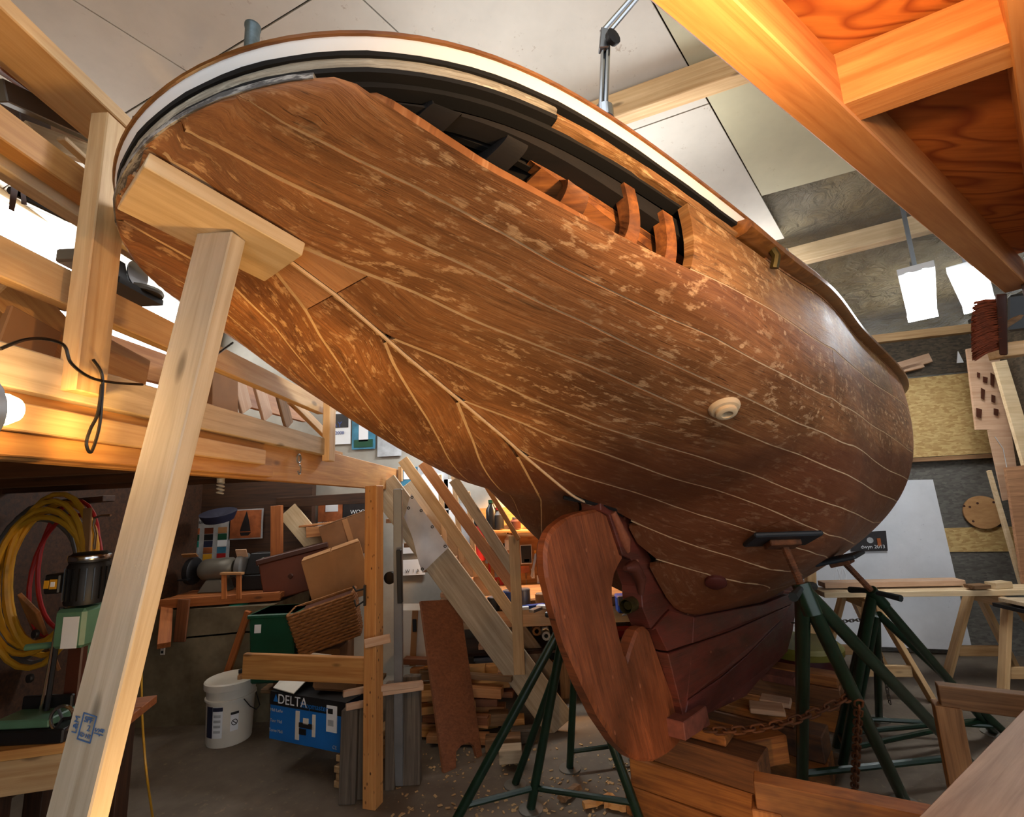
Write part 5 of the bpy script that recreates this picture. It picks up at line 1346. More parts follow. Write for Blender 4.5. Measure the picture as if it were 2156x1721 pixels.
# stair template and hanging scrap boards behind
tag(beam('template_board', D(605, 1075, 5.0), D(680, 1165, 5.0), .02, .2, 'pine_pale'), 'pale sawtooth template board sloping behind the boxes', 'board')
o = thing('shelf_box', D(665, 1125, 5.0), 'small open wooden shelf box behind the cardboard boxes', 'shelf')
beam('shelf_top', D(640, 1108, 5.0), D(705, 1100, 5.0), .25, .02, 'fir', parent=o); beam('shelf_front', D(645, 1122, 4.88), D(700, 1116, 4.88), .02, .1, 'fir', parent=o)

# white bucket
bk = G(482, 1556); o = thing('bucket', bk, 'white plastic paint bucket with lid standing on the floor', 'bucket')
mb = MB(); mb.lathe([(0, 0), (.128, 0), (.132, .01), (.14, .26), (.15, .262), (.15, .272), (.142, .275), (.146, .33), (.0, .33)], bk, (0, 0, 1), 30); build('body', mb, 'plastic_white', o, smooth=True)
mb = MB(); mb.lathe([(.15, .325), (.158, .328), (.16, .365), (.152, .372), (.14, .366), (0, .36)], bk, (0, 0, 1), 30); ld = build('lid', mb, 'plastic_white', o, smooth=True)
mb = MB(); mb.lathe([(.022, .36), (.022, .385), (.016, .387), (.016, .4), (0, .4)], bk + Vector((.07, -.02, 0)), (0, 0, 1), 14); build('spout', mb, 'cardboard', ld, smooth=True)
mb = MB(); mb.lathe([(.018, .4), (.018, .418), (0, .418)], bk + Vector((.07, -.02, 0)), (0, 0, 1), 12); build('spout_cap', mb, 'black', ld, smooth=True)
vd = Vector((-bk.x, -bk.y, 0)).normalized()
def around(bk, r, ang, z):
    q = Matrix.Rotation(ang, 3, 'Z') @ vd; return bk + q * r + Vector((0, 0, z)), q
def curved(name, mat, a0, a1, z0, z1, parent, r=.139, lift=.0015):
    P = []
    for i in range(9):
        a = a0 + (a1 - a0) * i / 8
        P.append([around(bk, .132 + .008 * (z / .26) + lift, a, z)[0] for z in (z0, (z0 + z1) / 2, z1)])
    mb = MB(); mb.quad_grid(P); return build(name, mb, mat, parent)
lb = curved('product_label', 'paper_white', -.75, -.3, .06, .24, o); curved('label_band', 'navy', -.75, -.3, .215, .238, lb, lift=.003); curved('label_side', 'navy', -1.15, -.77, .06, .24, o)
for k in range(4):
    curved('label_text', 'poster_grey', -.7, -.38, .09 + k * .03, .105 + k * .03, lb, lift=.003)
wl = curved('warning_label', 'paper_white', .02, .35, .09, .2, o)
p, q = around(bk, .1385, .185, .14); tx = Vector((0, 0, 1)).cross(q)
mb = MB(); mb.tube([p + q * .003 + (tx * math.cos(a) + Vector((0, 0, 1)) * math.sin(a)) * .016 for a in np.linspace(0, 6.29, 20)], .002, 5); build('ban_sign', mb, 'black', wl)
mb = MB(); mb.tube([p + q * .003 + (tx * c_ + Vector((0, 0, 1)) * -c_) for c_ in (-.011, .011)], .002, 5); build('ban_slash', mb, 'black', wl)
curved('warning_band', 'black', .02, .35, .185, .2, wl, lift=.003)
hp = [around(bk, .15, .5 + .0, .262)[0], around(bk, .17, .7, .21)[0], around(bk, .175, 1.0, .17)[0], around(bk, .172, 1.4, .17)[0], around(bk, .15, 1.9, .25)[0]]
mb = MB(); mb.tube(hp, .003, 6); build('wire_handle', mb, 'black', o)

o.scale = (1.2, 1.2, 1.2)
# blue tool carton
bl_, br_ = G(566, 1556, .2), G(728, 1590, .2)
fr = (br_ - bl_); W_ = fr.length; x = fr.normalized(); x.z = 0; x.normalize(); yb = Vector((-x.y, x.x, 0)); hB = .3
o = thing('tool_carton', bl_ + x * W_ / 2 + yb * .15, 'blue and black power tool carton lettered in white under the loft', 'box')
def bx(u0, u1, z0, z1, d0, d1, m_, n_, par, bev=0.0):
    mb = MB(); q = [bl_ + x * u0 + yb * d0, bl_ + x * u1 + yb * d0, bl_ + x * u1 + yb * d1, bl_ + x * u0 + yb * d1]
    mb.hexa([v + Vector((0, 0, z0)) for v in q] + [v + Vector((0, 0, z1)) for v in q]); return build(n_, mb, m_, par, bevel=bev)
bx(0, W_, 0, hB, 0, .34, 'box_blue', 'body', o, .004)
bd = bx(0, W_, hB * .72, hB * 1.002, -.002, .342, 'black', 'black_band', o)
def tpos(u, z):
    return bl_ + x * u + yb * -.005 + Vector((0, 0, z))
text('DELTA', tpos(W_ * .31, hB * .86), x, PZ, .085, 'paper_white', o, sx=1.05)
text('Shopmaster', tpos(W_ * .6, hB * .82), x, PZ, .05, 'box_blue', o)
mb = MB(); mb.prism([tpos(W_ * .05, hB * .8), tpos(W_ * .115, hB * .8), tpos(W_ * .083, hB * .96)], (0, .002, 0)); build('triangle_logo', mb, 'box_blue', o)
text('Midi Lathe', tpos(W_ * .1, hB * .62), x, PZ, .028, 'poster_grey', o); text('Tour Midi', tpos(W_ * .1, hB * .4), x, PZ, .028, 'poster_grey', o); text('Torno Midi', tpos(W_ * .1, hB * .2), x, PZ, .028, 'poster_grey', o)
pr = bx(W_ * .36, W_ * .41, hB * .1, hB * .68, -.004, 0, 'plastic_white', 'lathe_print', o); bx(W_ * .58, W_ * .62, hB * .22, hB * .66, -.004, 0, 'plastic_white', 'lathe_print', o); bx(W_ * .4, W_ * .6, hB * .36, hB * .46, -.004, 0, 'black', 'lathe_print', o); bx(W_ * .46, W_ * .53, hB * .44, hB * .56, -.004, 0, 'plastic_white', 'lathe_print', o); bx(W_ * .41, W_ * .5, hB * .22, hB * .34, -.004, 0, 'black', 'lathe_print', o)
lb = bx(W_ * .76, W_ * .89, hB * .38, hB * .9, -.004, 0, 'paper_white', 'barcode_label', o); bx(W_ * .78, W_ * .84, hB * .74, hB * .84, -.006, -.004, 'black', 'print_block', lb); bx(W_ * .78, W_ * .85, hB * .5, hB * .62, -.006, -.004, 'poster_grey', 'print_block', lb)
text('CE', tpos(W_ * .87, hB * .1), x, PZ, .03, 'poster_grey', o)
# things round the carton
tag(build('carton_sheet', MB().hexa([bl_ + x * (W_ * .0) + yb * .02 + Vector((0, 0, hB + .01)), bl_ + x * (W_ * .35) + yb * -.02 + Vector((0, 0, hB + .012)), bl_ + x * (W_ * .38) + yb * .3 + Vector((0, 0, hB + .16)), bl_ + x * (W_ * .0) + yb * .3 + Vector((0, 0, hB + .16)), bl_ + x * 0 + yb * .02 + Vector((0, 0, hB + .016)), bl_ + x * (W_ * .35) + yb * -.02 + Vector((0, 0, hB + .018)), bl_ + x * (W_ * .38) + yb * .3 + Vector((0, 0, hB + .166)), bl_ + x * 0 + yb * .3 + Vector((0, 0, hB + .166))]), 'plastic_white'), 'cream carton flap lying on the blue carton', 'carton')
tag(build('plastic_wrap', MB().box(bl_ + x * W_ * .68 + yb * .18 + Vector((0, 0, hB + .06)), (.32, .2, .1), Matrix.Rotation(.1, 3, 'Y')), 'cardboard_dark', bevel=.02), 'low brown parcel lying on the right of blue carton', 'parcel')
for i in range(4):
    z = [.02, .062, .104, .17][i]; q = bl_ + x * (W_ - .05 + (i % 2) * .015)
    tag(beam('stacked_slat', Vector((q.x, q.y - .0, z)), Vector((q.x, q.y, z)) + yb * .5, .09, .038, 'pine'), ['lowest pine slat sticking out below the blue carton', 'second pine slat from the floor below the blue carton', 'third pine slat up below the blue carton', 'topmost pine slat holding up the blue carton'][i], 'slat')
# rail between post and bench leg
tag(beam('rail_board', D(514, 1402, 3.35), D(782, 1412, 3.2), .035, .15, 'pine_orange'), 'horizontal orange board nailed to the knotty post', 'board')
tag(beam('short_slat', D(768, 1356, 3.12), D(822, 1344, 3.12), .02, .05, 'pink_wood'), 'short pale slat nailed across the knotty post', 'slat')
# coat hook on the post
p = D(768, 1258, 3.12); o = thing('coat_hook', p, 'dark iron coat hook on the side of the knotty post', 'hook')
mb = MB(); mb.tube([p + Vector(v) for v in ((0, 0, .05), (-.05, -.01, .04), (-.07, -.01, .07))], .006, 6); build('upper_prong', mb, 'black', o, smooth=True)
mb = MB(); mb.tube([p + Vector(v) for v in ((0, 0, -.02), (-.05, -.01, -.05), (-.06, -.01, -.01))], .006, 6); build('lower_prong', mb, 'black', o, smooth=True)
build('hook_plate', MB().box(p + Vector((.0, 0, .01)), (.012, .02, .12)), 'black', o)
# upright weathered timbers and sticks beside the post
for i, (px, py, w, h, m_) in enumerate(((733, 1690, .1, .5, 'grey_wood'), (757, 1680, .06, .52, 'grey_wood'), (822, 1660, .06, .6, 'grey_wood'), (868, 1650, .11, .62, 'grey_wood'))):
    p = G(px, py); tag(beam('upright_timber', p, p + Vector((.0, .03, h)), w, .06, m_, up=(0, 1, 0)), ['wide dark grey timber end standing left of the knotty post', 'narrow dark grey timber touching the left of the knotty post', 'narrow grey timber between knotty post and aluminium track', 'wide dark grey timber standing right of the aluminium track'][i], 'timber')
for i, (a, b) in enumerate((((722, 1462), (780, 1450)), ((728, 1490), (790, 1478)), ((780, 1462), (892, 1446)), ((800, 1450), (890, 1440)))):
    tag(beam('light_stick', D(*a, 3.22), D(*b, 3.3), .03, .035, 'pink_wood'), ['upper pale stick crossing left of the knotty post', 'lower pale stick resting on the grey timber by the post', 'pale stick crossing behind the aluminium track, lower', 'pale stick crossing behind the aluminium track, upper'][i], 'stick')
# red-brown board with a foot cut-out leaning at the stairs
A_, B_ = G(935, 1630), G(1016, 1592); D_ = D(886, 1266, 3.86); nrm = (B_ - A_).cross(D_ - A_).normalized(); C_ = PLN(968, 1262, A_, nrm)
def lerp4(u, v):
    return (A_ * (1 - u) + B_ * u) * (1 - v) + (D_ * (1 - u) + C_ * u) * v
nrm = (B_ - A_).cross(D_ - A_).normalized()
mb = MB(); mb.prism([lerp4(*q) for q in ((0, .0), (.3, .0), (.36, .08), (.5, .1), (.72, .1), (.82, .07), (.86, .0), (1, 0), (1, 1), (0, 1))], nrm * -.03)
tag(build('cutout_board', mb, 'redboard', bevel=.002), 'tall red-brown board with arched foot leaning by the stairs', 'board')
# wood pile behind
rs = random.Random(3)
for i in range(26):
    row = i // 5; px = 905 + (i % 5) * 28 + rs.uniform(-8, 8); py = 1560 - row * 34 + rs.uniform(-6, 6)
    p = D(px, py, 4.0 + rs.uniform(-.15, .25)); p.z = max(p.z, .03) if row else .03 + .0
    p.z = .03 + row * .09 + rs.uniform(0, .02); L = rs.uniform(.3, .55); an = rs.uniform(-.25, .25)
    d = Vector((math.cos(an), math.sin(an), rs.uniform(-.03, .03)))
    o = beam('firewood_offcut', p - d * L / 2, p + d * L / 2, rs.uniform(.05, .11), rs.uniform(.03, .07), rs.choice(['old_wood', 'pine_orange', 'redboard', 'fir']))
    tag(o, 'rough wood offcut, %s from the left in the %s layer of the stairside pile' % (('first', 'second', 'third', 'fourth', 'fifth')[i % 5], ('bottom', 'second', 'third', 'fourth', 'fifth', 'top')[row]), 'offcut', 'offcuts piled beside the stairs')
for i, (px, py, L, m_) in enumerate(((1060, 1560, .5, 'old_wood'), (1085, 1520, .28, 'pine_orange'), (1050, 1510, .3, 'old_wood'), (1100, 1545, .32, 'grey_wood'), (1075, 1585, .3, 'pine_grey'))):
    p = G(px, py, .05 + (i % 3) * .03)
    tag(beam('loose_offcut', p - Vector((.5, .1, 0)) * L / 2, p + Vector((.5, -.1, .02)) * L / 2, .1, .08, m_), ['long dark offcut on the floor at the foot of the stairs', 'orange block end at the foot of the stairs', 'brown offcut lying behind the orange block', 'grey offcut touching the stringer foot', 'pale grey offcut nearest the camera at the stair foot'][i], 'offcut')
# white carton with a hand hole behind the red-brown board
cb4 = D(875, 1335, 4.4); o = carton('white carton with an oval hand hole behind the red-brown board', cb4, .3, .26, .44, .1, .06, 'plastic_white', False)
build('hand_hole', MB().box(cb4 + Vector((.02, -.136, .1)), (.035, .006, .1)), 'black', o, bevel=.01)
mb = MB(); pk = D(824, 1216, 3.35); mb.lathe([(0, 0), (.04, 0), (.04, .03), (.015, .035), (0, .035)], pk, (-.2, -1, 0), 18)
tag(build('caster_wheel', mb, 'black_gloss', smooth=True), 'small black wheel between knotty post and metal track', 'wheel')

# mortiser on its bench at the far left
mz = .8; ml, mr = G(-60, 1592, mz), G(215, 1555, mz)
o = thing('mortiser_bench', ((ml.x + mr.x) / 2, ml.y + .3, 0), 'pine bench carrying the green mortiser at lower left', 'bench')
dvec = (mr - ml).normalized(); pv_ = Vector((-dvec.y, dvec.x, 0)).normalized()
for i in range(3):
    beam('bench_top_board', ml + pv_ * (.08 + i * .165) - Vector((0, 0, .02)), mr + pv_ * (.08 + i * .165) - Vector((0, 0, .02)), .16, .04, 'bench_wood' if i else 'pine_orange', parent=o)
beam('bench_apron', ml - Vector((0, 0, .11)) + pv_ * .03, mr - Vector((0, 0, .11)) + pv_ * .03, .03, .14, 'pine', parent=o)
for q in (.06, .72):
    for w_ in (.1, .42):
        p = ml + (mr - ml) * q + pv_ * w_; beam('leg', Vector((p.x, p.y, 0)), Vector((p.x, p.y, mz - .04)), .09, .09, 'dark_wood', parent=o)  # leg colour darkened to paint the shade below the apron
mp_ = G(66, 1562, mz) + Vector((.0, .1, 0))
o = thing('mortising_machine', mp_, 'green bench mortiser with black motor standing at lower left', 'machine')
def mbx(n_, c, d, m_, rot=None, par=None, bev=.008):
    return build(n_, MB().box(mp_ + Vector(c), d, rot), m_, par or o, bevel=bev)
mbx('base', (0, -.02, .04), (.46, .34, .08), 'black'); mbx('table', (-.04, -.08, .11), (.34, .2, .05), 'mortiser_green'); mbx('fence', (-.05, .0, .17), (.32, .03, .08), 'black')
mbx('column', (.04, .12, .42), (.12, .1, .7), 'mortiser_green'); mbx('dark_way', (.06, .05, .36), (.1, .05, .5), 'brown_dark')
hd = mbx('head', (.1, .0, .62), (.2, .18, .24), 'mortiser_green', bev=.02); mbx('spec_plate', (.12, -.093, .6), (.1, .005, .19), 'paper_white', None, hd, 0)
mb = MB(); mb.lathe([(0, 0), (.11, 0), (.115, .02), (.115, .24), (.105, .26), (.11, .265), (.112, .3), (.09, .325), (0, .33)], mp_ + Vector((.12, 0, .76)), (0, 0, 1), 26); mo = build('motor', mb, 'black', o, smooth=True)
for k in range(20):
    a = k / 20 * 2 * math.pi; c = mp_ + Vector((.12 + .117 * math.cos(a), .117 * math.sin(a), .89)); build('cooling_fin', MB().box(c, (.012, .006, .2), Matrix.Rotation(a, 3, 'Z')), 'black_gloss', mo)
mb = MB(); mb.lathe([(.113, 0), (.116, .005), (.116, .03), (.113, .035)], mp_ + Vector((.12, 0, 1.035)), (0, 0, 1), 26); build('chrome_band', mb, 'chrome', mo, smooth=True)
sw = mbx('switch_box', (-.03, -.05, .9), (.1, .1, .12), 'black'); mbx('switch_plate', (-.015, -.102, .9), (.045, .004, .06), 'yellow', None, sw, 0); mbx('switch_button', (-.015, -.106, .9), (.025, .004, .03), 'paper_white', None, sw, 0); mbx('warning_label', (-.06, -.102, .9), (.03, .004, .05), 'yellow', None, sw, 0)
mb = MB(); mb.tube([mp_ + Vector(v) for v in ((.14, 0, 1.1), (.14, 0, 1.2), (.12, 0, 1.26), (.14, -.02, 1.31), (.2, -.04, 1.32), (.27, -.05, 1.32))], .008, 8); build('feed_handle', mb, 'chrome', o, smooth=True)
mb = MB(); mb.tube([mp_ + Vector((-.24, .0, .5)), mp_ + Vector((.0, .06, .5))], .02, 10); build('depth_arm', mb, 'mortiser_green', o, smooth=True)
mb = MB(); mb.tube([mp_ + Vector((-.06, -.04, .1)), mp_ + Vector((-.03, -.02, .7))], .009, 8); build('guide_rod', mb, 'chrome', o, smooth=True)
mb = MB(); mb.tube([mp_ + Vector((.0, -.06, .14)), mp_ + Vector((.02, -.06, .75))], .014, 8); build('feed_rod', mb, 'black', o, smooth=True)
for z in (.34, .6):
    mb = MB(); mb.lathe([(0, 0), (.025, 0), (.028, .01), (.025, .02), (0, .022)], mp_ + Vector((-.1, -.08, z)), (-.3, -1, 0), 14); build('clamp_knob', mb, 'black', o, smooth=True)
mb = MB(); hw = mp_ + Vector((.2, -.16, .13)); mb.tube([hw + Vector((.07 * math.cos(a), -.01, .07 * math.sin(a))) for a in np.linspace(0, 6.29, 26)], .01, 8, cap=False); wh = build('hand_wheel', mb, 'chrome', o, smooth=True)
for k in range(3):
    a = k * 2.09; mb = MB(); mb.tube([hw + Vector((0, -.01, 0)), hw + Vector((.065 * math.cos(a), -.01, .065 * math.sin(a)))], .008, 6); build('spoke', mb, 'black', wh)
o.scale = (.72, .72, .72)
# hoses on the wall
def coil(name, label, px, py, y, rx, rz, turns, r, mat, seed):
    c = D(px, py, y); R_ = random.Random(seed); pts = []
    for i in range(turns * 26):
        a = i / 26 * 2 * math.pi; k = 1 + .1 * math.sin(i * .37 + seed); j = i / 26
        pts.append(c + Vector((rx * k * math.cos(a) + .02 * math.sin(j * 2.1), .02 * math.sin(i * .21) - j * .012, rz * k * math.sin(a) - .02 * j)))
    mb = MB(); mb.tube(pts, r, 7); return tag(build(name, mb, mat, smooth=True), label, 'hose')
coil('hose_coil', 'thick coil of yellow hose hanging behind the mortiser', 105, 1190, 2.95, .25, .4, 6, .016, 'yellow', 2)
coil('hose_coil', 'red hose loop hanging inside the yellow coil', 140, 1190, 3.05, .2, .36, 2, .012, 'red', 5)
coil('hose_coil', 'dark rubber hose loops behind the yellow coil', 80, 1210, 3.1, .3, .42, 4, .013, 'rubber_grey', 8)
tag(beam('hose_peg_board', D(120, 1060, 3.25), D(230, 1050, 3.25), .1, .04, 'dark_wood'), 'dark wooden peg rail holding the hose coils', 'rail')
tag(beam('tool_strap', D(178, 1200, 2.9), D(185, 1070, 2.9), .05, .012, 'cardboard', up=(0, 1, 0)), 'tan leather strap hanging beside the hose coils', 'strap')
tag(beam('leaning_offcut', G(10, 1430, .8) + Vector((0, .3, 0)), D(60, 1270, 2.8), .16, .02, 'fir', up=(0, 1, 0)), 'brown board leaning behind the mortiser', 'board')
cable('extension_cord', 'yellow cord running down the floor beside the prop', [D(300, 1350, 3.4), D(298, 1420, 3.3), D(299, 1500, 3.2), D(304, 1580, 3.1), D(310, 1640, 3.0), G(322, 1725)], .006, 'yellow', 'cord')

# ================================================================ PROP AND BLOCK UNDER THE COUNTER
# block pressed flat against the planking on the centre line
def cl_pt(a, dz=0.0, b=0.0):
    return Vector(cp(a, float(np.interp(a, _xa, _xz)) + dz, b))
bA, bB = cl_pt(-2.44, -.022), cl_pt(-2.145, -.022)
bup = (bB - bA).cross(Vector(SB)).normalized()
if bup.z < 0: bup = -bup
blk = tag(beam('pressure_block', bA, bB, .2, .036, 'pine_pale', up=bup, ext=(.0, .02), bev=.002), 'pale new plank block pressed under the counter by the prop', 'block')
pt_ = cl_pt(-2.27, -.04); q0_ = D(163, 1721, 1.0); pb_ = pt_ + (q0_ - pt_) * (pt_.z / (pt_.z - q0_.z)); PN = Vector((-.25, -.97, 0))
wd_ = Vector((.93, -.37, 0))
prop = tag(beam('timber_prop', pb_, pt_, .1, .042, 'pine_prop', up=PN, bev=.003), 'long grey two-by-four prop leaning up under the boat stern', 'prop')
def prop_face(u, h):           # point on the wide camera-side face
    ax = (pt_ - pb_).normalized(); c = pb_ + ax * h
    y = PN.cross(ax).normalized(); z = ax.cross(y).normalized()
    if z.y > 0: z = -z
    return c + y * u + z * .0216, ax, y, z
# blue grade stamp near the lower end, printed on the prop
hs = 1.2
for k in range(80):
    h_ = .5 + k * .02; p, ax, y, z = prop_face(0, h_)
    c = RM.T @ np.array([p.x, p.y, p.z - CH])
    if IH / 2 - FPX * c[1] / c[2] < 1540:
        hs = h_; break
p, ax, y, z = prop_face(0, hs); yd = y if y.x > 0 else -y
SMB = MB()
def stamp_box(u, v, w_, h2):
    c = p + yd * u + ax * v; e1, e2 = yd * w_ / 2, ax * h2 / 2; q = [c - e1 - e2, c + e1 - e2, c + e1 + e2, c - e1 + e2]
    SMB.hexa(q + [k_ + z * .0012 for k_ in q])
for a in ((-.019, 0, .002, .046), (.013, 0, .002, .046), (-.003, .022, .034, .002), (-.003, -.022, .034, .002)):
    stamp_box(*a)
for body, u, v, xd, yd2, s_ in (('SPF', -.003, .013, yd, ax, .014), ('2', .002, 0, yd, ax, .014), ('KD HT', -.003, -.013, yd, ax, .010), ('JS', .024, 0, ax, -yd, .016), ('L&M', -.03, 0, ax, -yd, .016), ('18', .036, 0, ax, -yd, .014)):
    to = text(body, p + yd * u + ax * v + z * .0014, xd, yd2, s_, 'stamp_blue', None); mw = to.matrix_world; b0 = len(SMB.v)
    SMB.v.extend([tuple(mw @ v_.co) for v_ in to.data.vertices]); SMB.f.extend([tuple(b0 + k_ for k_ in f_.vertices) for f_ in to.data.polygons]); bpy.data.objects.remove(to)
so = build('grade_stamp', SMB, 'stamp_blue'); so['label'] = 'blue ink grade stamp'
so.parent = prop; so.matrix_parent_inverse = (Matrix.Translation(prop.location) @ prop.rotation_euler.to_matrix().to_4x4()).inverted()

# ================================================================ BOAT STANDS
def ring(c, r, n=14):
    return [(r * math.cos(2 * math.pi * k / n), r * math.sin(2 * math.pi * k / n)) for k in range(n)]
def PADN(n):
    return (n * .4 + Vector((0, 0, -1)) * .6).normalized()
def stand(label, apex, feet, pad, padn, braces=((0, 1), (1, 2)), r=.02, pads=True, rod_r=.017):
    apex = Vector(apex); o = thing('boat_stand', (apex.x, apex.y, 0), label, 'boat stand', 'green tripod boat stands')
    ft = [Vector((f[0], f[1], .012)) for f in feet]
    for f in ft:
        d = (f - apex).normalized()
        mb = MB(); mb.tube([apex + d * .02, f], r, 12); lg = build('leg', mb, 'stand_green', o, smooth=True)
        mb = MB(); mb.lathe([(0, 0), (.07, 0), (.07, .008), (0, .012)], f - Vector((0, 0, .012)), (0, 0, 1), 18); build('foot_plate', mb, 'gun_grey', lg)
    for a, b in braces:
        k = .9; mb = MB(); mb.tube([apex + (ft[a] - apex) * k, apex + (ft[b] - apex) * k], r * .62, 8); build('brace', mb, 'stand_green', o, smooth=True)
    if pad is not None:
        pad = Vector(pad); padn = Vector(padn)
        ax = (apex - pad).normalized()
        mb = MB(); mb.tube([apex - ax * .02, apex + ax * .1], r * 1.15, 12); build('sleeve', mb, 'stand_green', o, smooth=True)
        mb = MB(); L = (apex - pad).length; pts = []
        n = int(L / .006); rs = []
        for i in range(n + 1):
            pts.append(pad + ax * (L - .01) * i / n + padn * .03 * (1 - i / n)); rs.append(rod_r * (1 if i % 2 else .88))
        mb.tube(pts, rod_r, 8, rs=rs); build('threaded_rod', mb, 'rust', o)
        h = ax.orthogonal().normalized(); c = apex - ax * .005
        hz = Vector((ax.y, -ax.x, 0)).normalized()
        for sg in (-1, 1):
            mb = MB(); mb.tube([c + hz * sg * .02, c + hz * sg * .07 + ax * .004, c + hz * sg * .15 + ax * (.012 if sg > 0 else .02)], .016, 8, rs=[.012, .015, .018]); build('wing_handle', mb, 'stand_dark', o, smooth=True)
        # pad plate against the planking
        u = Vector(UPV).cross(padn).normalized(); v = padn.cross(u).normalized(); c = pad + padn * .035
        mb = MB(); R3 = Matrix((u, v, padn)).transposed(); mb.box(c, (.26, .2, .02), R3); build('pad', mb, 'pad_blue', o, bevel=.006)
        mb = MB(); mb.box(c + padn * .022, (.12, .1, .024), R3); build('pad_bracket', mb, 'rust', o, bevel=.004)
    return o
P_, N_ = on_hull(-.31, .69)
ap = D(1690, 1240, P_.y - .04)
f1, f2, f3 = G(1905, 1692), G(1690, 1665), G(2055, 1625)
stand('green boat stand under the hull at right of the keel, nearest', ap, (f1, f2, f3), P_ , PADN(N_), braces=((1, 2),), r=.03)
P2, N2 = on_hull(.62, .66)
ap2 = D(1838, 1248, P2.y + .05)
stand('green boat stand farther forward behind the nearest right-hand stand', ap2, (G(1775, 1615), G(2092, 1545), (ap2.x + .1, ap2.y + .75)), P2, PADN(N2), braces=((0, 1), (1, 2), (0, 2)), r=.026)
P3, N3 = on_hull(1.3, .6)
ap3 = D(1845, 1290, P3.y + .12)
stand('green boat stand farthest forward, just beyond the second right-hand one', ap3, (G(1800, 1540), G(2130, 1560), (ap3.x + .3, ap3.y + .6)), None, None, braces=((0, 1),), r=.024)
PL1, NL1 = on_hull(.15, .78, -1)
apL = D(1192, 1300, 3.02)
stand('green boat stand left of the rudder with wide spread legs', apL, (G(950, 1752), G(1118, 1706), G(1352, 1745)), PL1, NL1, braces=((0, 1), (1, 2)), r=.026)
PL2, NL2 = on_hull(.5, .74, -1)
apR = D(1215, 1290, 3.3)
stand('green boat stand behind the rudder, partly hidden by the left stand', apR, (G(1085, 1655), G(1200, 1620), G(1345, 1600)), PL2, NL2, braces=((1, 2),), r=.023)

# ---- chains
def link_mesh():
    mb = MB(); pts = []
    for i in range(16):
        a = 2 * math.pi * i / 16; pts.append(Vector((.011 * math.cos(a) + (.009 if math.cos(a) > 0 else -.009), .0105 * math.sin(a), 0)))
    rings = []
    for i in range(16):
        t_ = (pts[(i + 1) % 16] - pts[i - 1]).normalized(); a = Vector((0, 0, 1)); b = t_.cross(a).normalized()
        rings.append([pts[i] + (a * math.cos(k * math.pi / 2.5) + b * math.sin(k * math.pi / 2.5)) * .0036 for k in range(5)])
    mb.quad_grid(rings, close_u=True, close_v=True); me = bpy.data.meshes.new('chain_link'); me.from_pydata([tuple(v) for v in mb.v], [], mb.f); me.shade_smooth(); return me
LINK = link_mesh(); LINK.materials.append(M('rust')); LINKD = LINK.copy(); LINKD.materials.clear(); LINKD.materials.append(M('chain_dark'))
def chain(label, A, B, sag, me, sc=1.0, pitch=.029):
    A, B = Vector(A), Vector(B); n0 = 60; pts = [A + (B - A) * (i / n0) - Vector((0, 0, sag * 4 * (i / n0) * (1 - i / n0))) for i in range(n0 + 1)]
    L = [0]
    for i in range(n0): L.append(L[-1] + (pts[i + 1] - pts[i]).length)
    n = max(2, int(L[-1] / (pitch * sc))); o = thing('chain', (A + B) / 2 - Vector((0, 0, sag)), label, 'chain')
    for k in range(n):
        s = (k + .5) / n * L[-1]; i = max(j for j in range(n0) if L[j] <= s); p = pts[i] + (pts[i + 1] - pts[i]) * ((s - L[i]) / max(1e-6, L[i + 1] - L[i]))
        x = (pts[i + 1] - pts[i]).normalized(); u = Vector((0, 0, 1)) if abs(x.z) < .9 else Vector((1, 0, 0)); y = u.cross(x).normalized(); z = x.cross(y)
        if k % 2: y, z = z, -y
        l = bpy.data.objects.new('link', me); COL.objects.link(l); l.parent = o; l.location = p - WL[o.name]
        l.rotation_euler = Matrix((x, y, z)).transposed().to_euler(); l.scale = (sc * 1.05,) * 3
    return o
kA = Vector(cp(.02, .54, .13)); kB = ap + (f1 - ap) * .42
chain('rusty chain slung from the keel heel to the nearest stand', kA, kB, .05, LINK, 1.5)
chain('rusty chain end hanging down from the nearest stand', kB + Vector((.01, -.02, -.02)), G(1800, 1680) + Vector((0, 0, .02)), .0, LINK, 1.5)
chain('dark thin chain strung high between keel and far stand', D(1668, 1312, 4.0), D(1832, 1303, 4.0), .01, LINKD, .9)
chain('dark chain end hanging from the second right-hand stand', D(1848, 1352, 3.6), D(1874, 1482, 3.6), 0, LINKD, .9)

# ---- keel blocking
def kblock(label, a, z, L, w, h, mat='block_wood', b=0.0, along=False, yaw=0.0):
    c = Vector(cp(a, z, b)); d = Vector(FD) if along else Vector(SB); d = Matrix.Rotation(yaw, 3, 'Z') @ d
    return tag(beam('keel_block', c - d * L / 2, c + d * L / 2, w, h, mat, bev=.006), label, 'block', 'timber blocks under the keel')
kblock('bottom keel block of the stack under the rudder heel', .12, .075, .78, .2, .148, b=.03)
kblock('second keel block up under the rudder heel', .13, .225, .74, .2, .146, b=.05, yaw=.03)
kblock('third keel block up under the rudder heel, dark stained', .14, .372, .6, .19, .145, b=.06, yaw=-.02, mat='block_dark')
kblock('thin wedge board directly under the keel heel', .17, .475, .36, .16, .05, b=.02)
kblock('short block lying across the near stack right of the heel', .42, .34, .3, .16, .14, b=.24, yaw=.9)
kblock('lowest keel block of the middle stack', .95, .075, .85, .2, .148, b=.08)
kblock('second keel block of the middle stack', .95, .222, .8, .2, .144, b=.1, yaw=-.04, mat='block_dark')
kblock('thin top board of the middle keel stack', .95, .32, .5, .17, .05, b=.1)
kblock('split wedge lying on the middle keel stack, orange', .9, .362, .2, .14, .03, b=.2, mat='pink_wood', yaw=.3)
kblock('second split wedge lying on the middle keel stack', 1.05, .362, .18, .12, .03, b=.22, mat='pink_wood', yaw=.1)
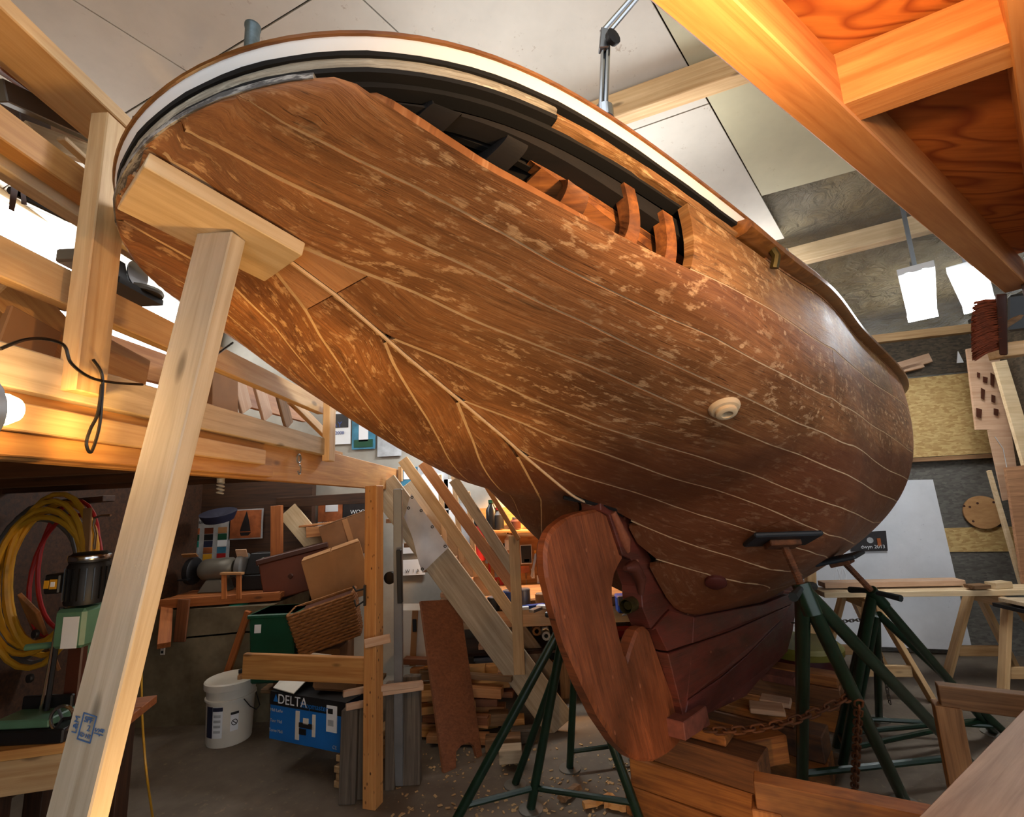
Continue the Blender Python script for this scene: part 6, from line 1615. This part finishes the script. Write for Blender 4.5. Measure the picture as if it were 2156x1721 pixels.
kblock('lowest keel block of the forward stack', 1.75, .075, .9, .2, .148, b=.12)
kblock('second keel block of the forward stack', 1.75, .222, .8, .2, .144, b=.1, mat='block_dark')
kblock('top keel block of the forward stack with pale sawn end', 1.75, .33, .7, .16, .07, b=.14)
kblock('red-stained shim on the forward keel stack', 1.5, .365, .22, .16, .05, b=.16, mat='pink_red')

# wood chips on the floor
for i, (px, py, L, a, m_, lb) in enumerate(((1200, 1672, .16, .8, 'old_wood', 'splintered wood chunk on the floor left of the rudder tip'), (1262, 1690, .2, .35, 'pine_orange', 'long splintered wood strip on the floor under the rudder'), (1297, 1700, .12, -.4, 'pine_orange', 'short splinter right of the long floor strip'), (1412, 1700, .2, -.9, 'pine_pale', 'pale splinter against the keel block stack'), (1408, 1668, .1, -1.3, 'pine_pale', 'small pale offcut leaning at the keel block corner'))):
    p = G(px, py, .016); d = Vector((math.cos(a), math.sin(a), 0)); rs = random.Random(i); mb = MB(); y = Vector((-d.y, d.x, 0))
    pts = []
    for k in range(7):
        u = k / 6 - .5; w = .028 + rs.uniform(-.008, .008); pts.append([p + d * L * u - y * w, p + d * L * u - y * w * .6 + Vector((0, 0, .018 + rs.uniform(-.004, .006))), p + d * L * u + y * w * .7 + Vector((0, 0, .02 + rs.uniform(-.006, .006))), p + d * L * u + y * w, p + d * L * u - Vector((0, 0, .014))])
    mb.quad_grid(pts, close_v=True); mb.f.append((0, 1, 2, 3, 4)); mb.f.append((34, 33, 32, 31, 30)); tag(build('wood_splinter', mb, m_), lb, 'splinter')
mb = MB(); rs = random.Random(11)
for i in range(420):
    p = G(rs.uniform(820, 1480), rs.uniform(1560, 1720), .0); s = rs.uniform(.004, .014); R = Matrix.Rotation(rs.uniform(0, 6), 3, 'Z') @ Matrix.Rotation(rs.uniform(-.5, .5), 3, 'X'); mb.box(p + Vector((0, 0, s * .3)), (s * 2, s, s * .3), R)
o = build('wood_shavings', mb, 'sawdust'); o['kind'] = 'stuff'; o['label'] = 'pale wood chips and shavings scattered over the concrete floor'; o['category'] = 'shavings'

# ================================================================ FOREGROUND RIGHT: trestles and plank top
def trestle(label, a, b, w, h, post, lower=None, mat='old_wood'):
    a, b = Vector(a), Vector(b); o = thing('trestle', ((a.x + b.x) / 2, (a.y + b.y) / 2, 0), label, 'trestle')
    beam('top_rail', a, b, w, h, mat, parent=o); d = (b - a).normalized()
    for k in (.06, .94):
        p = a + (b - a) * k; beam('post', Vector((p.x, p.y, 0)), Vector((p.x, p.y, p.z - h * .4)) , .09, .09, mat, up=(d.y, -d.x, 0), parent=o)
        n = Vector((-d.y, d.x, 0)); beam('foot', Vector((p.x, p.y, .03)) - n * .28, Vector((p.x, p.y, .03)) + n * .28, .09, .06, mat, parent=o)
    if lower:
        beam('lower_rail', a + Vector((0, 0, lower)), b + Vector((0, 0, lower)), .04, .09, 'bench_wood', parent=o)
    return o
t0, t1 = G(1590, 1665, .72), G(1975, 1745, .72)
trestle('worn wooden trestle with orange-brown rail at the bottom right edge', t0, t1, .075, .09, None, None, 'block_wood')
t0, t1 = G(1975, 1462, .8), G(2200, 1490, .8)
trestle('weathered wooden trestle with low crossbar behind the foreground plank', t0, t1, .06, .09, None, -.32, 'old_wood')
p0, p1 = G(1952, 1722, .92), G(2156, 1508, .92)
d_ = (p1 - p0).normalized(); n_ = Vector((d_.y, -d_.x, 0))
tag(beam('table_plank', p0 - d_ * .25 + n_ * .25, p1 + d_ * .5 + n_ * .25, .5, .04, 'table_wood', bev=.004), 'wide brown plank table top cutting the lower right corner', 'table top')
for k in (.1, .9):
    pass
q_ = p0 + n_ * .3 + d_ * .3
tag(beam('table_pedestal', Vector((q_.x, q_.y, 0)), Vector((q_.x, q_.y, .899)), .3, .3, 'old_wood'), 'square wooden pedestal under the foreground plank top', 'pedestal')

# ================================================================ RIGHT-HAND WALL AND WHAT STANDS BEFORE IT
pr0 = onwall(1967, 1015).z; 
mb = MB()
c = [wallpt(2.2, .06, .03), wallpt(-.02, .06, .08), wallpt(-.0, 1.72, .03), wallpt(2.2, 1.78, .02)]
mb.prism(c, NIN * .012); tag(build('white_board', mb, 'panel_white'), 'large white scribed board standing against the right-hand wall', 'board')
o = tag(build('event_poster', MB().prism([onwall(1792, 1162, .08), onwall(1869, 1160, .08), onwall(1865, 1118, .08), onwall(1790, 1122, .08)], NIN * .003), 'poster_dark'), 'small dark event poster on the large white board', 'poster')
pc = onwall(1838, 1152, .09); text('dwyn 2013', pc, -WD, PZ, .05, 'paper_white', o); mb = MB(); mb.lathe([(0, 0), (.03, 0), (.03, .002), (0, .002)], onwall(1832, 1138, .085), NIN, 16); build('moon_print', mb, 'poster_grey', o); build('light_print', MB().box(onwall(1852, 1142, .085), (.05, .004, .08)), 'poster_orange', o)
a, b = onwall(2026, 1080, .03), onwall(2110, 1080, .03); R_ = (a - b).length / 2 * 1.0
mb = MB(); mb.lathe([(0, 0), (R_, 0), (R_, .018), (0, .018)], onwall(2068, 1079, .03), NIN, 40)
o = tag(build('plywood_disc', mb, 'fir_disc'), 'round plywood disc hanging on the grey right-hand wall', 'disc')
for px, py in ((2030, 1066), (2058, 1060), (2092, 1058), (2042, 1068), (2049, 1098)):
    mb = MB(); mb.lathe([(0, 0), (.012, 0), (.0, .002)], onwall(px, py, .049), NIN, 8); build('knot', mb, 'brown_dark', o)
for i, (a, b, w) in enumerate((((1888, 775), (1955, 755), .1), ((1890, 782), (1940, 770), .06))):
    tag(beam('shelved_offcut', onwall(*a, .08), onwall(*b, .08), .1, w, 'pink_wood'), ['pinkish offcut lying high on the right-hand wall ledge', 'thin pinkish offcut below the other on the wall ledge'][i], 'offcut')
mb = MB(); mb.prism([onwall(2014, 765, .06), onwall(2028, 764, .06), onwall(2016, 740, .06)], NIN * .012); tag(build('white_bracket', mb, 'paper_white'), 'small white triangular bracket near the right-hand wall corner', 'bracket')
# boards leaning in the corner
def lean(name, label, pts, y, mat, th=.02, cat='board', dy=0.0):
    P = [D(px, py, y + dy * i) for i, (px, py) in enumerate(pts)]; mb = MB(); n = (P[1] - P[0]).cross(P[2] - P[0]).normalized()
    mb.prism(P, n * th); return tag(build(name, mb, mat), label, cat)
o = lean('pattern_board', 'brown pattern board with cut-out openings beside the corner', [(2036, 735), (2100, 722), (2128, 905), (2056, 905)], 4.62, 'pink_wood')
for i, (px, py, w, h) in enumerate(((2061, 790, 6, 12), (2070, 830, 8, 26), (2062, 870, 12, 22), (2090, 800, 8, 30), (2098, 868, 10, 16), (2075, 800, 10, 14), (2092, 840, 8, 18))):
    mb = MB(); mb.prism([D(px - w / 2, py - h / 2, 4.59), D(px + w / 2, py - h / 3, 4.59), D(px + w / 3, py + h / 2, 4.59), D(px - w / 2, py + h / 3, 4.59)], (0, .004, 0)); build('cut_out', mb, 'brown_dark', o)
lean('leaning_plank', 'long pale plank leaning in the right-hand corner', [(2094, 762), (2120, 758), (2200, 1020), (2168, 1020)], 4.45, 'pine_pale', .03)
o = lean('template_sheet', 'pale template sheet with pencil curves in the corner', [(2080, 906), (2128, 902), (2150, 1045), (2112, 1055)], 4.6, 'pink_wood', .01)
mb = MB(); mb.tube([D(2095, 920, 4.585), D(2112, 945, 4.585), D(2120, 985, 4.585), D(2138, 1020, 4.585)], .003, 5); build('pencil_curve', mb, 'poster_grey', o)
lean('leaning_stick', 'thin stick leaning against the corner beside the plywood disc', [(2083, 992), (2088, 990), (2160, 1235), (2153, 1240)], 4.55, 'pine_pale', .03, 'stick')
lean('leaning_board', 'rough tan board cut off by the right edge', [(2118, 985), (2200, 975), (2230, 1250), (2158, 1250)], 4.4, 'tread_wood', .025)
# far sawhorses carrying a plank
pa, pbb = G(1722, 1243, .8), G(2200, 1236, .8)
tag(beam('long_plank', pa, pbb, .24, .045, 'pine_pale', off=(0, -.02)), 'long pale plank laid across the two far sawhorses', 'plank')
tag(beam('upper_plank', G(1735, 1233, .84) , G(2030, 1227, .84), .14, .045, 'pink_wood', off=(.05, 0)), 'pinkish board lying on the long plank', 'plank')
tag(beam('small_block', G(2085, 1233, .83), G(2120, 1230, .83), .09, .05, 'pine_pale'), 'small pale block on the right part of long plank', 'block')
tag(beam('small_block', G(2040, 1236, .83), G(2075, 1234, .83), .1, .03, 'old_wood'), 'flat brown block on the plank above the right sawhorse', 'block')
def sawhorse(label, c, dirv):
    c = Vector(c); d = Vector(dirv).normalized(); n = Vector((-d.y, d.x, 0)); h = .75
    o = thing('sawhorse', (c.x, c.y, 0), label, 'sawhorse', 'far sawhorses'); T_ = Vector((c.x, c.y, h))
    beam('top_rail', T_ - d * .32, T_ + d * .32, .04, .09, 'pine', parent=o, off=(0, -.045))
    for s in (-1, 1):
        for t_ in (-1, 1):
            beam('leg', T_ + d * s * .2 + n * t_ * .03 - Vector((0, 0, .02)), Vector((c.x, c.y, 0)) + d * s * .3 + n * t_ * .28, .085, .035, 'pine', up=n, parent=o)
        z = .22; k = 1 - z / h; beam('crosspiece', Vector((c.x, c.y, z)) + d * s * (.2 + .1 * k) - n * .25 * k, Vector((c.x, c.y, z)) + d * s * (.2 + .1 * k) + n * .25 * k, .03, .085, 'pine', parent=o)
    return o
pdir = (pbb - pa).normalized()
cA = G(1805, 1246, .78); cB = G(2085, 1243, .78)
sawhorse('pine sawhorse under the left end of the far plank', cA, (-pdir.y, pdir.x, 0)); sawhorse('pine sawhorse under the right end of the far plank', cB, (-pdir.y, pdir.x, 0))
# shelf edge at the far right
o = thing('steel_shelf', D(2150, 1275, 4.0) - Vector((0, 0, .1)), 'dark shelf edge with pale boards at the right frame edge', 'shelf')
beam('shelf_plate', D(2128, 1282, 4.0), D(2230, 1282, 4.0), .3, .03, 'black', parent=o); beam('shelf_board', D(2128, 1268, 4.0), D(2230, 1268, 4.0), .2, .03, 'pine_grey', parent=o)
beam('shelf_leg', D(2175, 1285, 4.0), G(2185, 1480), .05, .05, 'dark_wood', parent=o)
# red drum with yellow rim beyond the keel
p = D(1690, 1400, 4.6); p.z = 0
o = thing('drum', p, 'dark red drum with yellow-green rim standing beyond the keel', 'drum')
h_ = D(1690, 1362, 4.6).z; mb = MB(); mb.lathe([(0, 0), (.3, 0), (.31, h_ * .5), (.3, h_), (0, h_)], p, (0, 0, 1), 26); build('body', mb, 'drum_red', o, smooth=True)
mb = MB(); mb.lathe([(.305, h_ - .03), (.33, h_ - .03), (.335, h_ + .02), (.3, h_ + .05), (0, h_ + .05)], p, (0, 0, 1), 26); build('rim', mb, 'drum_rim', o, smooth=True)
# white stacked boards glimpsed between keel and stand
tag(beam('door_frame', D(1712, 1400, 5.0), D(1705, 1190, 5.0), .09, .06, 'pine', up=(0, 1, 0)), 'upright pine stud behind the nearest boat stand', 'stud')
tag(build('white_crate', MB().box(D(1688, 1300, 5.25), (.2, .1, .5)), 'paper_white'), 'bright white panel glimpsed between keel and boat stand', 'panel')
for i, px in enumerate((1762, 1775)):
    cable('wire_hank', ['white wire hank on the wall behind the second stand', 'second white wire hank hanging beside the first'][i], [D(px, 1195, 5.2), D(px + 6, 1215, 5.2), D(px + 2, 1232, 5.2), D(px - 4, 1215, 5.2), D(px, 1195, 5.2)], .005, 'paper_white', 'wire')

# ================================================================ STAGING PLATFORM AT UPPER RIGHT
SZ = 2.5
m0, m1 = G(1365, 0, SZ), G(2108, 612, SZ); dm = (m1 - m0).normalized(); nm = Vector((dm.y, -dm.x, 0))
plat = thing('staging_platform', (m1.x, m1.y, 0), 'orange-lit timber staging platform with joists at the upper right', 'platform')
mw, mh = .075, .12
beam('edge_beam', m0, m1, mw, mh, 'fir_beam', parent=plat, ext=(1.0, .06), off=(0, 0)).location += nm * mw / 2 + Vector((0, 0, mh / 2))
j0, j1 = G(1754, 231, SZ), G(2138, 89, SZ); dj = (j1 - j0).normalized(); nj = Vector((-dj.y, dj.x, 0))
if nj.y < 0: nj = -nj
beam('cross_joist', j0, j1, .08, .12, 'fir_beam', parent=plat, ext=(.0, .35)).location += Vector((0, 0, .065)) + nj * .04
far0 = m1 + nm * .75; 
r0, r1 = G(2125, 80, SZ), G(2140, 590, SZ)
beam('edge_beam', m1 + nm * .12, m1 + nm * .12 - dm * 0 + Vector((0, 0, 1)) * 0 + nm * 1.4, .09, .13, 'fir_beam', parent=plat).location += Vector((0, 0, .065))
beam('edge_beam', r0 + nm * .05, m1 + nm * .17, .1, .13, 'fir_beam', parent=plat, ext=(.8, 0)).location += Vector((0, 0, .065))
mb = MB(); q = [m0 - dm * 1.0 + nm * .02, m1 + nm * .02, m1 + nm * 1.5, m0 - dm * 1.0 + nm * 1.5]
mb.hexa([v + Vector((0, 0, .132)) for v in q] + [v + Vector((0, 0, .152)) for v in q]); build('plywood_deck', mb, 'ply_fir', plat)
pp = m1 + nm * .12
beam('platform_post', Vector((pp.x, pp.y, 0)), Vector((pp.x, pp.y, SZ)), .09, .09, 'dark_wood', parent=plat)
pp = m1 + nm * 1.4
beam('platform_post', Vector((pp.x, pp.y, 0)), Vector((pp.x, pp.y, SZ)), .09, .09, 'dark_wood', parent=plat)
pp = m0 - dm * .9 + nm * .1
beam('platform_post', Vector((pp.x, pp.y, 0)), Vector((pp.x, pp.y, SZ)), .09, .09, 'dark_wood', parent=plat)
# broom hung under the platform corner
by = m1.y + .05
o = thing('broom', D(2085, 760, by), 'brown bristle broom hanging upside down under the platform corner', 'broom')
mb = MB(); rs = random.Random(4)
for i in range(900):
    u = rs.random(); v = rs.random(); s = D(2098 + 14 * v, 630 + 105 * u, by + rs.uniform(-.03, .03)); e = D(2048 + rs.uniform(-4, 8) + 8 * (u - .5) ** 2, 640 + 118 * u + rs.uniform(-4, 4), by + rs.uniform(-.06, .06))
    m_ = (s + e) / 2 + Vector((0, 0, .006)); mb.tube([s, m_, e], .0012, 3, cap=False)
b_ = build('bristles', mb, 'bristle', o); b_['kind'] = 'stuff'
mb = MB(); mb.hexa([D(2096, 620, by - .03), D(2120, 618, by - .03), D(2120, 618, by + .03), D(2096, 620, by + .03), D(2104, 748, by - .03), D(2122, 748, by - .03), D(2122, 748, by + .03), D(2104, 748, by + .03)]); build('broom_head', mb, 'brown_dark', o, bevel=.004)
mb = MB(); mb.tube([D(2110, 690, by + .03), D(2190, 640, by + .1)], .013, 8); build('handle', mb, 'old_wood', o, smooth=True)
tag(beam('bracket_block', D(2094, 742, by + .08), D(2200, 728, by + .08), .07, .06, 'pine'), 'short pine bracket below the broom at the right edge', 'bracket')
mb = MB(); mb.hexa([D(2122, 622, by + .05), D(2200, 612, by + .05), D(2200, 612, by + .12), D(2122, 622, by + .12), D(2122, 700, by + .05), D(2200, 690, by + .05), D(2200, 690, by + .12), D(2122, 700, by + .12)])
tag(build('tool_bag', mb, 'black', bevel=.01), 'black bag hanging beside the broom under the platform', 'bag')

# ================================================================ CEILING LIGHTS AND LAMP ARM
FZ = 3.12
for i, (a, b) in enumerate((((1942, 664), (1930, 578)), ((2062, 645), (2036, 572)))):
    A, B = G(*a, FZ), G(*b, FZ); d = (B - A).normalized(); n = Vector((-d.y, d.x, 0))
    o = thing('fluorescent_fixture', (A + B) / 2, ['bright fluorescent fixture hung by a strap under the insulation, left', 'bright fluorescent fixture partly behind the platform edge'][i], 'light', 'fluorescent ceiling lights')
    beam('housing', A, B, .2, .05, 'paper_white', parent=o, off=(0, .045)); 
    for s in (-.045, .045):
        mb = MB(); mb.tube([A + n * s, B + n * s], .03, 10); build('tube', mb, 'tube_glow', o, smooth=True)
    build('end_cap', MB().box(A - d * .02 + Vector((0, 0, .02)), (.2, .03, .1), Matrix((n, -d, Vector((0, 0, 1)))).transposed()), 'tube_glow', o)
    for k in (.02, .95):
        q = A + (B - A) * k; top = q + Vector((0, 0, .62)); beam('hanger_strap', q + Vector((0, 0, .07)), top, .035, .006, 'steel', parent=o)
# fill lights added over the deck, hidden by the hull, to brighten the ceiling
for i, (c, lab) in enumerate((((-.05, 1.9, 3.08), 'unseen fill light added on the boat counter deck'), ((.75, 2.6, 3.15), 'unseen fill light added on the middle of the boat deck'), ((1.8, 3.75, 3.1), 'unseen fill light added on the forward boat deck'))):
    c = Vector(c); d = Vector(FD); o = thing('fluorescent_fixture', c, lab, 'light', 'fluorescent ceiling lights')
    beam('housing', c - d * .6, c + d * .6, .2, .05, 'paper_white', parent=o, off=(0, .045))
    for s in (-.045, .045):
        mb = MB(); mb.tube([c - d * .58 + Vector(SB) * s, c + d * .58 + Vector(SB) * s], .016, 8); build('tube', mb, 'tube_soft', o, smooth=True)
    for k in (-.5, .5):
        beam('deck_leg', c + d * k + Vector((0, 0, .02)), c + d * k - Vector((0, 0, c.z - 2.5)), .03, .03, 'steel', parent=o)
    for zz, pw in ((.075, FILL_W[i][0]), (-.03, FILL_W[i][1])):
        l = area('fill_light', c + Vector((0, 0, zz)), c + Vector((0, 0, zz * 10)), 1.15, pw, (.96, .98, 1.0), .15)
        l.rotation_euler = (0 if zz < 0 else math.pi, 0, math.pi / 2 - TH) if zz < 0 else (math.pi, 0, -(math.pi / 2 - TH))
# floor work light below the frame, warming the blocks
fl = Vector((.5, 1.45, .42)); o = thing('floor_lamp', (fl.x, fl.y, 0), 'low halogen work light on the floor before the keel blocks', 'lamp')
beam('lamp_stand', (fl.x, fl.y, 0), (fl.x, fl.y, fl.z - .06), .03, .03, 'black', parent=o); beam('base', (fl.x - .15, fl.y, .012), (fl.x + .15, fl.y, .012), .2, .024, 'black', parent=o)
build('housing', MB().box(fl - Vector((.02, .06, 0)), (.18, .06, .13), Matrix.Rotation(-.4, 3, 'Z')), 'alu', o, bevel=.008)
mb = MB(); mb.tube([fl + Vector((-.05, .0, 0)), fl + Vector((.05, .02, 0))], .008, 8); build('bulb', mb, 'bulb_glow', o)
spot('floor_lamp_light', fl + Vector((0, .05, 0)), (1.05, 2.7, .35), 16, WARM2, 85, .6, .03)
fl = Vector((-.3, .95, .62)); o = thing('floor_lamp', (fl.x, fl.y, 0), 'yellow-glowing work light on the floor below the boat counter', 'lamp')
beam('lamp_stand', (fl.x, fl.y, 0), (fl.x, fl.y, fl.z - .06), .03, .03, 'black', parent=o); beam('base', (fl.x - .15, fl.y, .012), (fl.x + .15, fl.y, .012), .2, .024, 'black', parent=o)
build('housing', MB().box(fl - Vector((-.06, .04, .03)), (.06, .18, .13)), 'alu', o, bevel=.008)
mb = MB(); mb.tube([fl + Vector((-.0, -.05, 0)), fl + Vector((.0, .05, 0))], .008, 8); build('bulb', mb, 'bulb_glow', o)
spot('floor_lamp_light', fl + Vector((-.03, 0, .03)), (-1.0, 1.7, 1.9), 46, WARM, 105, .6, .03)
# fill light added over the stairs, out of sight behind the boat
c = Vector((-.35, 4.75, 3.0)); o = thing('fluorescent_fixture', c, 'unseen fill light added over the stairs behind the boat', 'light', 'fluorescent ceiling lights')
beam('housing', c - Vector((.6, 0, 0)), c + Vector((.6, 0, 0)), .2, .05, 'paper_white', parent=o, off=(0, .045))
for s in (-.045, .045):
    mb = MB(); mb.tube([c + Vector((-.58, s, 0)), c + Vector((.58, s, 0))], .016, 8); build('tube', mb, 'tube_soft', o, smooth=True)
for k in (-.5, .5):
    beam('hanger_strap', c + Vector((k, 0, .07)), c + Vector((k, 0, .55)), .03, .006, 'steel', parent=o)
area('fill_light', c - Vector((0, 0, .03)), c - Vector((0, 0, 1)), 1.15, 42, (.93, .97, 1.0), .15)
# clamp lamp under the platform edge, just above the frame
lp = Vector(HAL)
o = thing('clamp_lamp', lp, 'warm halogen clamp lamp fixed under the staging platform edge', 'lamp')
mb = MB(); mb.lathe([(.015, 0), (.02, .03), (.05, .07), (.054, .075), (.05, .075), (.02, .03)], lp - Vector((0, .06, .0)), (.0, 1, .25), 18); build('lamp_shade', mb, 'alu', o, smooth=True)
mb = MB(); mb.lathe([(0, -.02), (.012, -.015), (.018, 0), (.012, .018), (0, .024)], lp + Vector((0, .02, 0)), (0, 1, .25), 12); build('bulb', mb, 'bulb_glow', o, smooth=True)
mb = MB(); mb.tube([lp - Vector((0, .06, 0)), lp + Vector((.03, -.1, .1)), lp + Vector((.1, -.06, .2))], .008, 8); build('clamp', mb, 'black', o)
point('clamp_lamp_light', lp + Vector((0, .06, .01)), HALW, WARM2, .03)
pd = Vector(hull_pt(np.array([-1.78]), np.array([0.0]))[0]); ly = pd.y + .1
o = thing('deck_lamp', D(1272, 232, ly), 'chrome jointed lamp arm clamped to the deck edge', 'lamp arm')
for dx in (-6, 4):
    mb = MB(); mb.tube([D(1271 + dx, 232, ly), D(1277 + dx, 78, ly)], .006, 8); build('lower_rod', mb, 'chrome', o, smooth=True)
for dx in (-5, 8):
    mb = MB(); mb.tube([D(1272 + dx, 62 + abs(dx), ly), D(1338 + dx, -8, ly)], .006, 8); build('upper_rod', mb, 'chrome', o, smooth=True)
mb = MB(); mb.prism([D(1262, 100, ly - .01), D(1282, 98, ly - .01), D(1292, 62, ly - .01), D(1266, 55, ly - .01)], (0, .02, 0)); build('elbow_plate', mb, 'steel', o, bevel=.002)
mb = MB(); mb.lathe([(0, 0), (.018, 0), (.02, .012), (.0, .014)], D(1286, 84, ly - .012), (.6, -1, 0), 12); build('elbow_knob', mb, 'black', o, smooth=True)
mb = MB(); mb.lathe([(0, 0), (.022, 0), (.022, .03), (0, .03)], D(1272, 236, ly) - Vector((0, 0, .02)), (0, 0, 1), 12); build('clamp_base', mb, 'chrome', o, smooth=True)

for n_ in ('tube_soft', 'bulb_glow'):
    M(n_).cycles.emission_sampling = 'NONE'      # their light comes from the lamp objects beside them
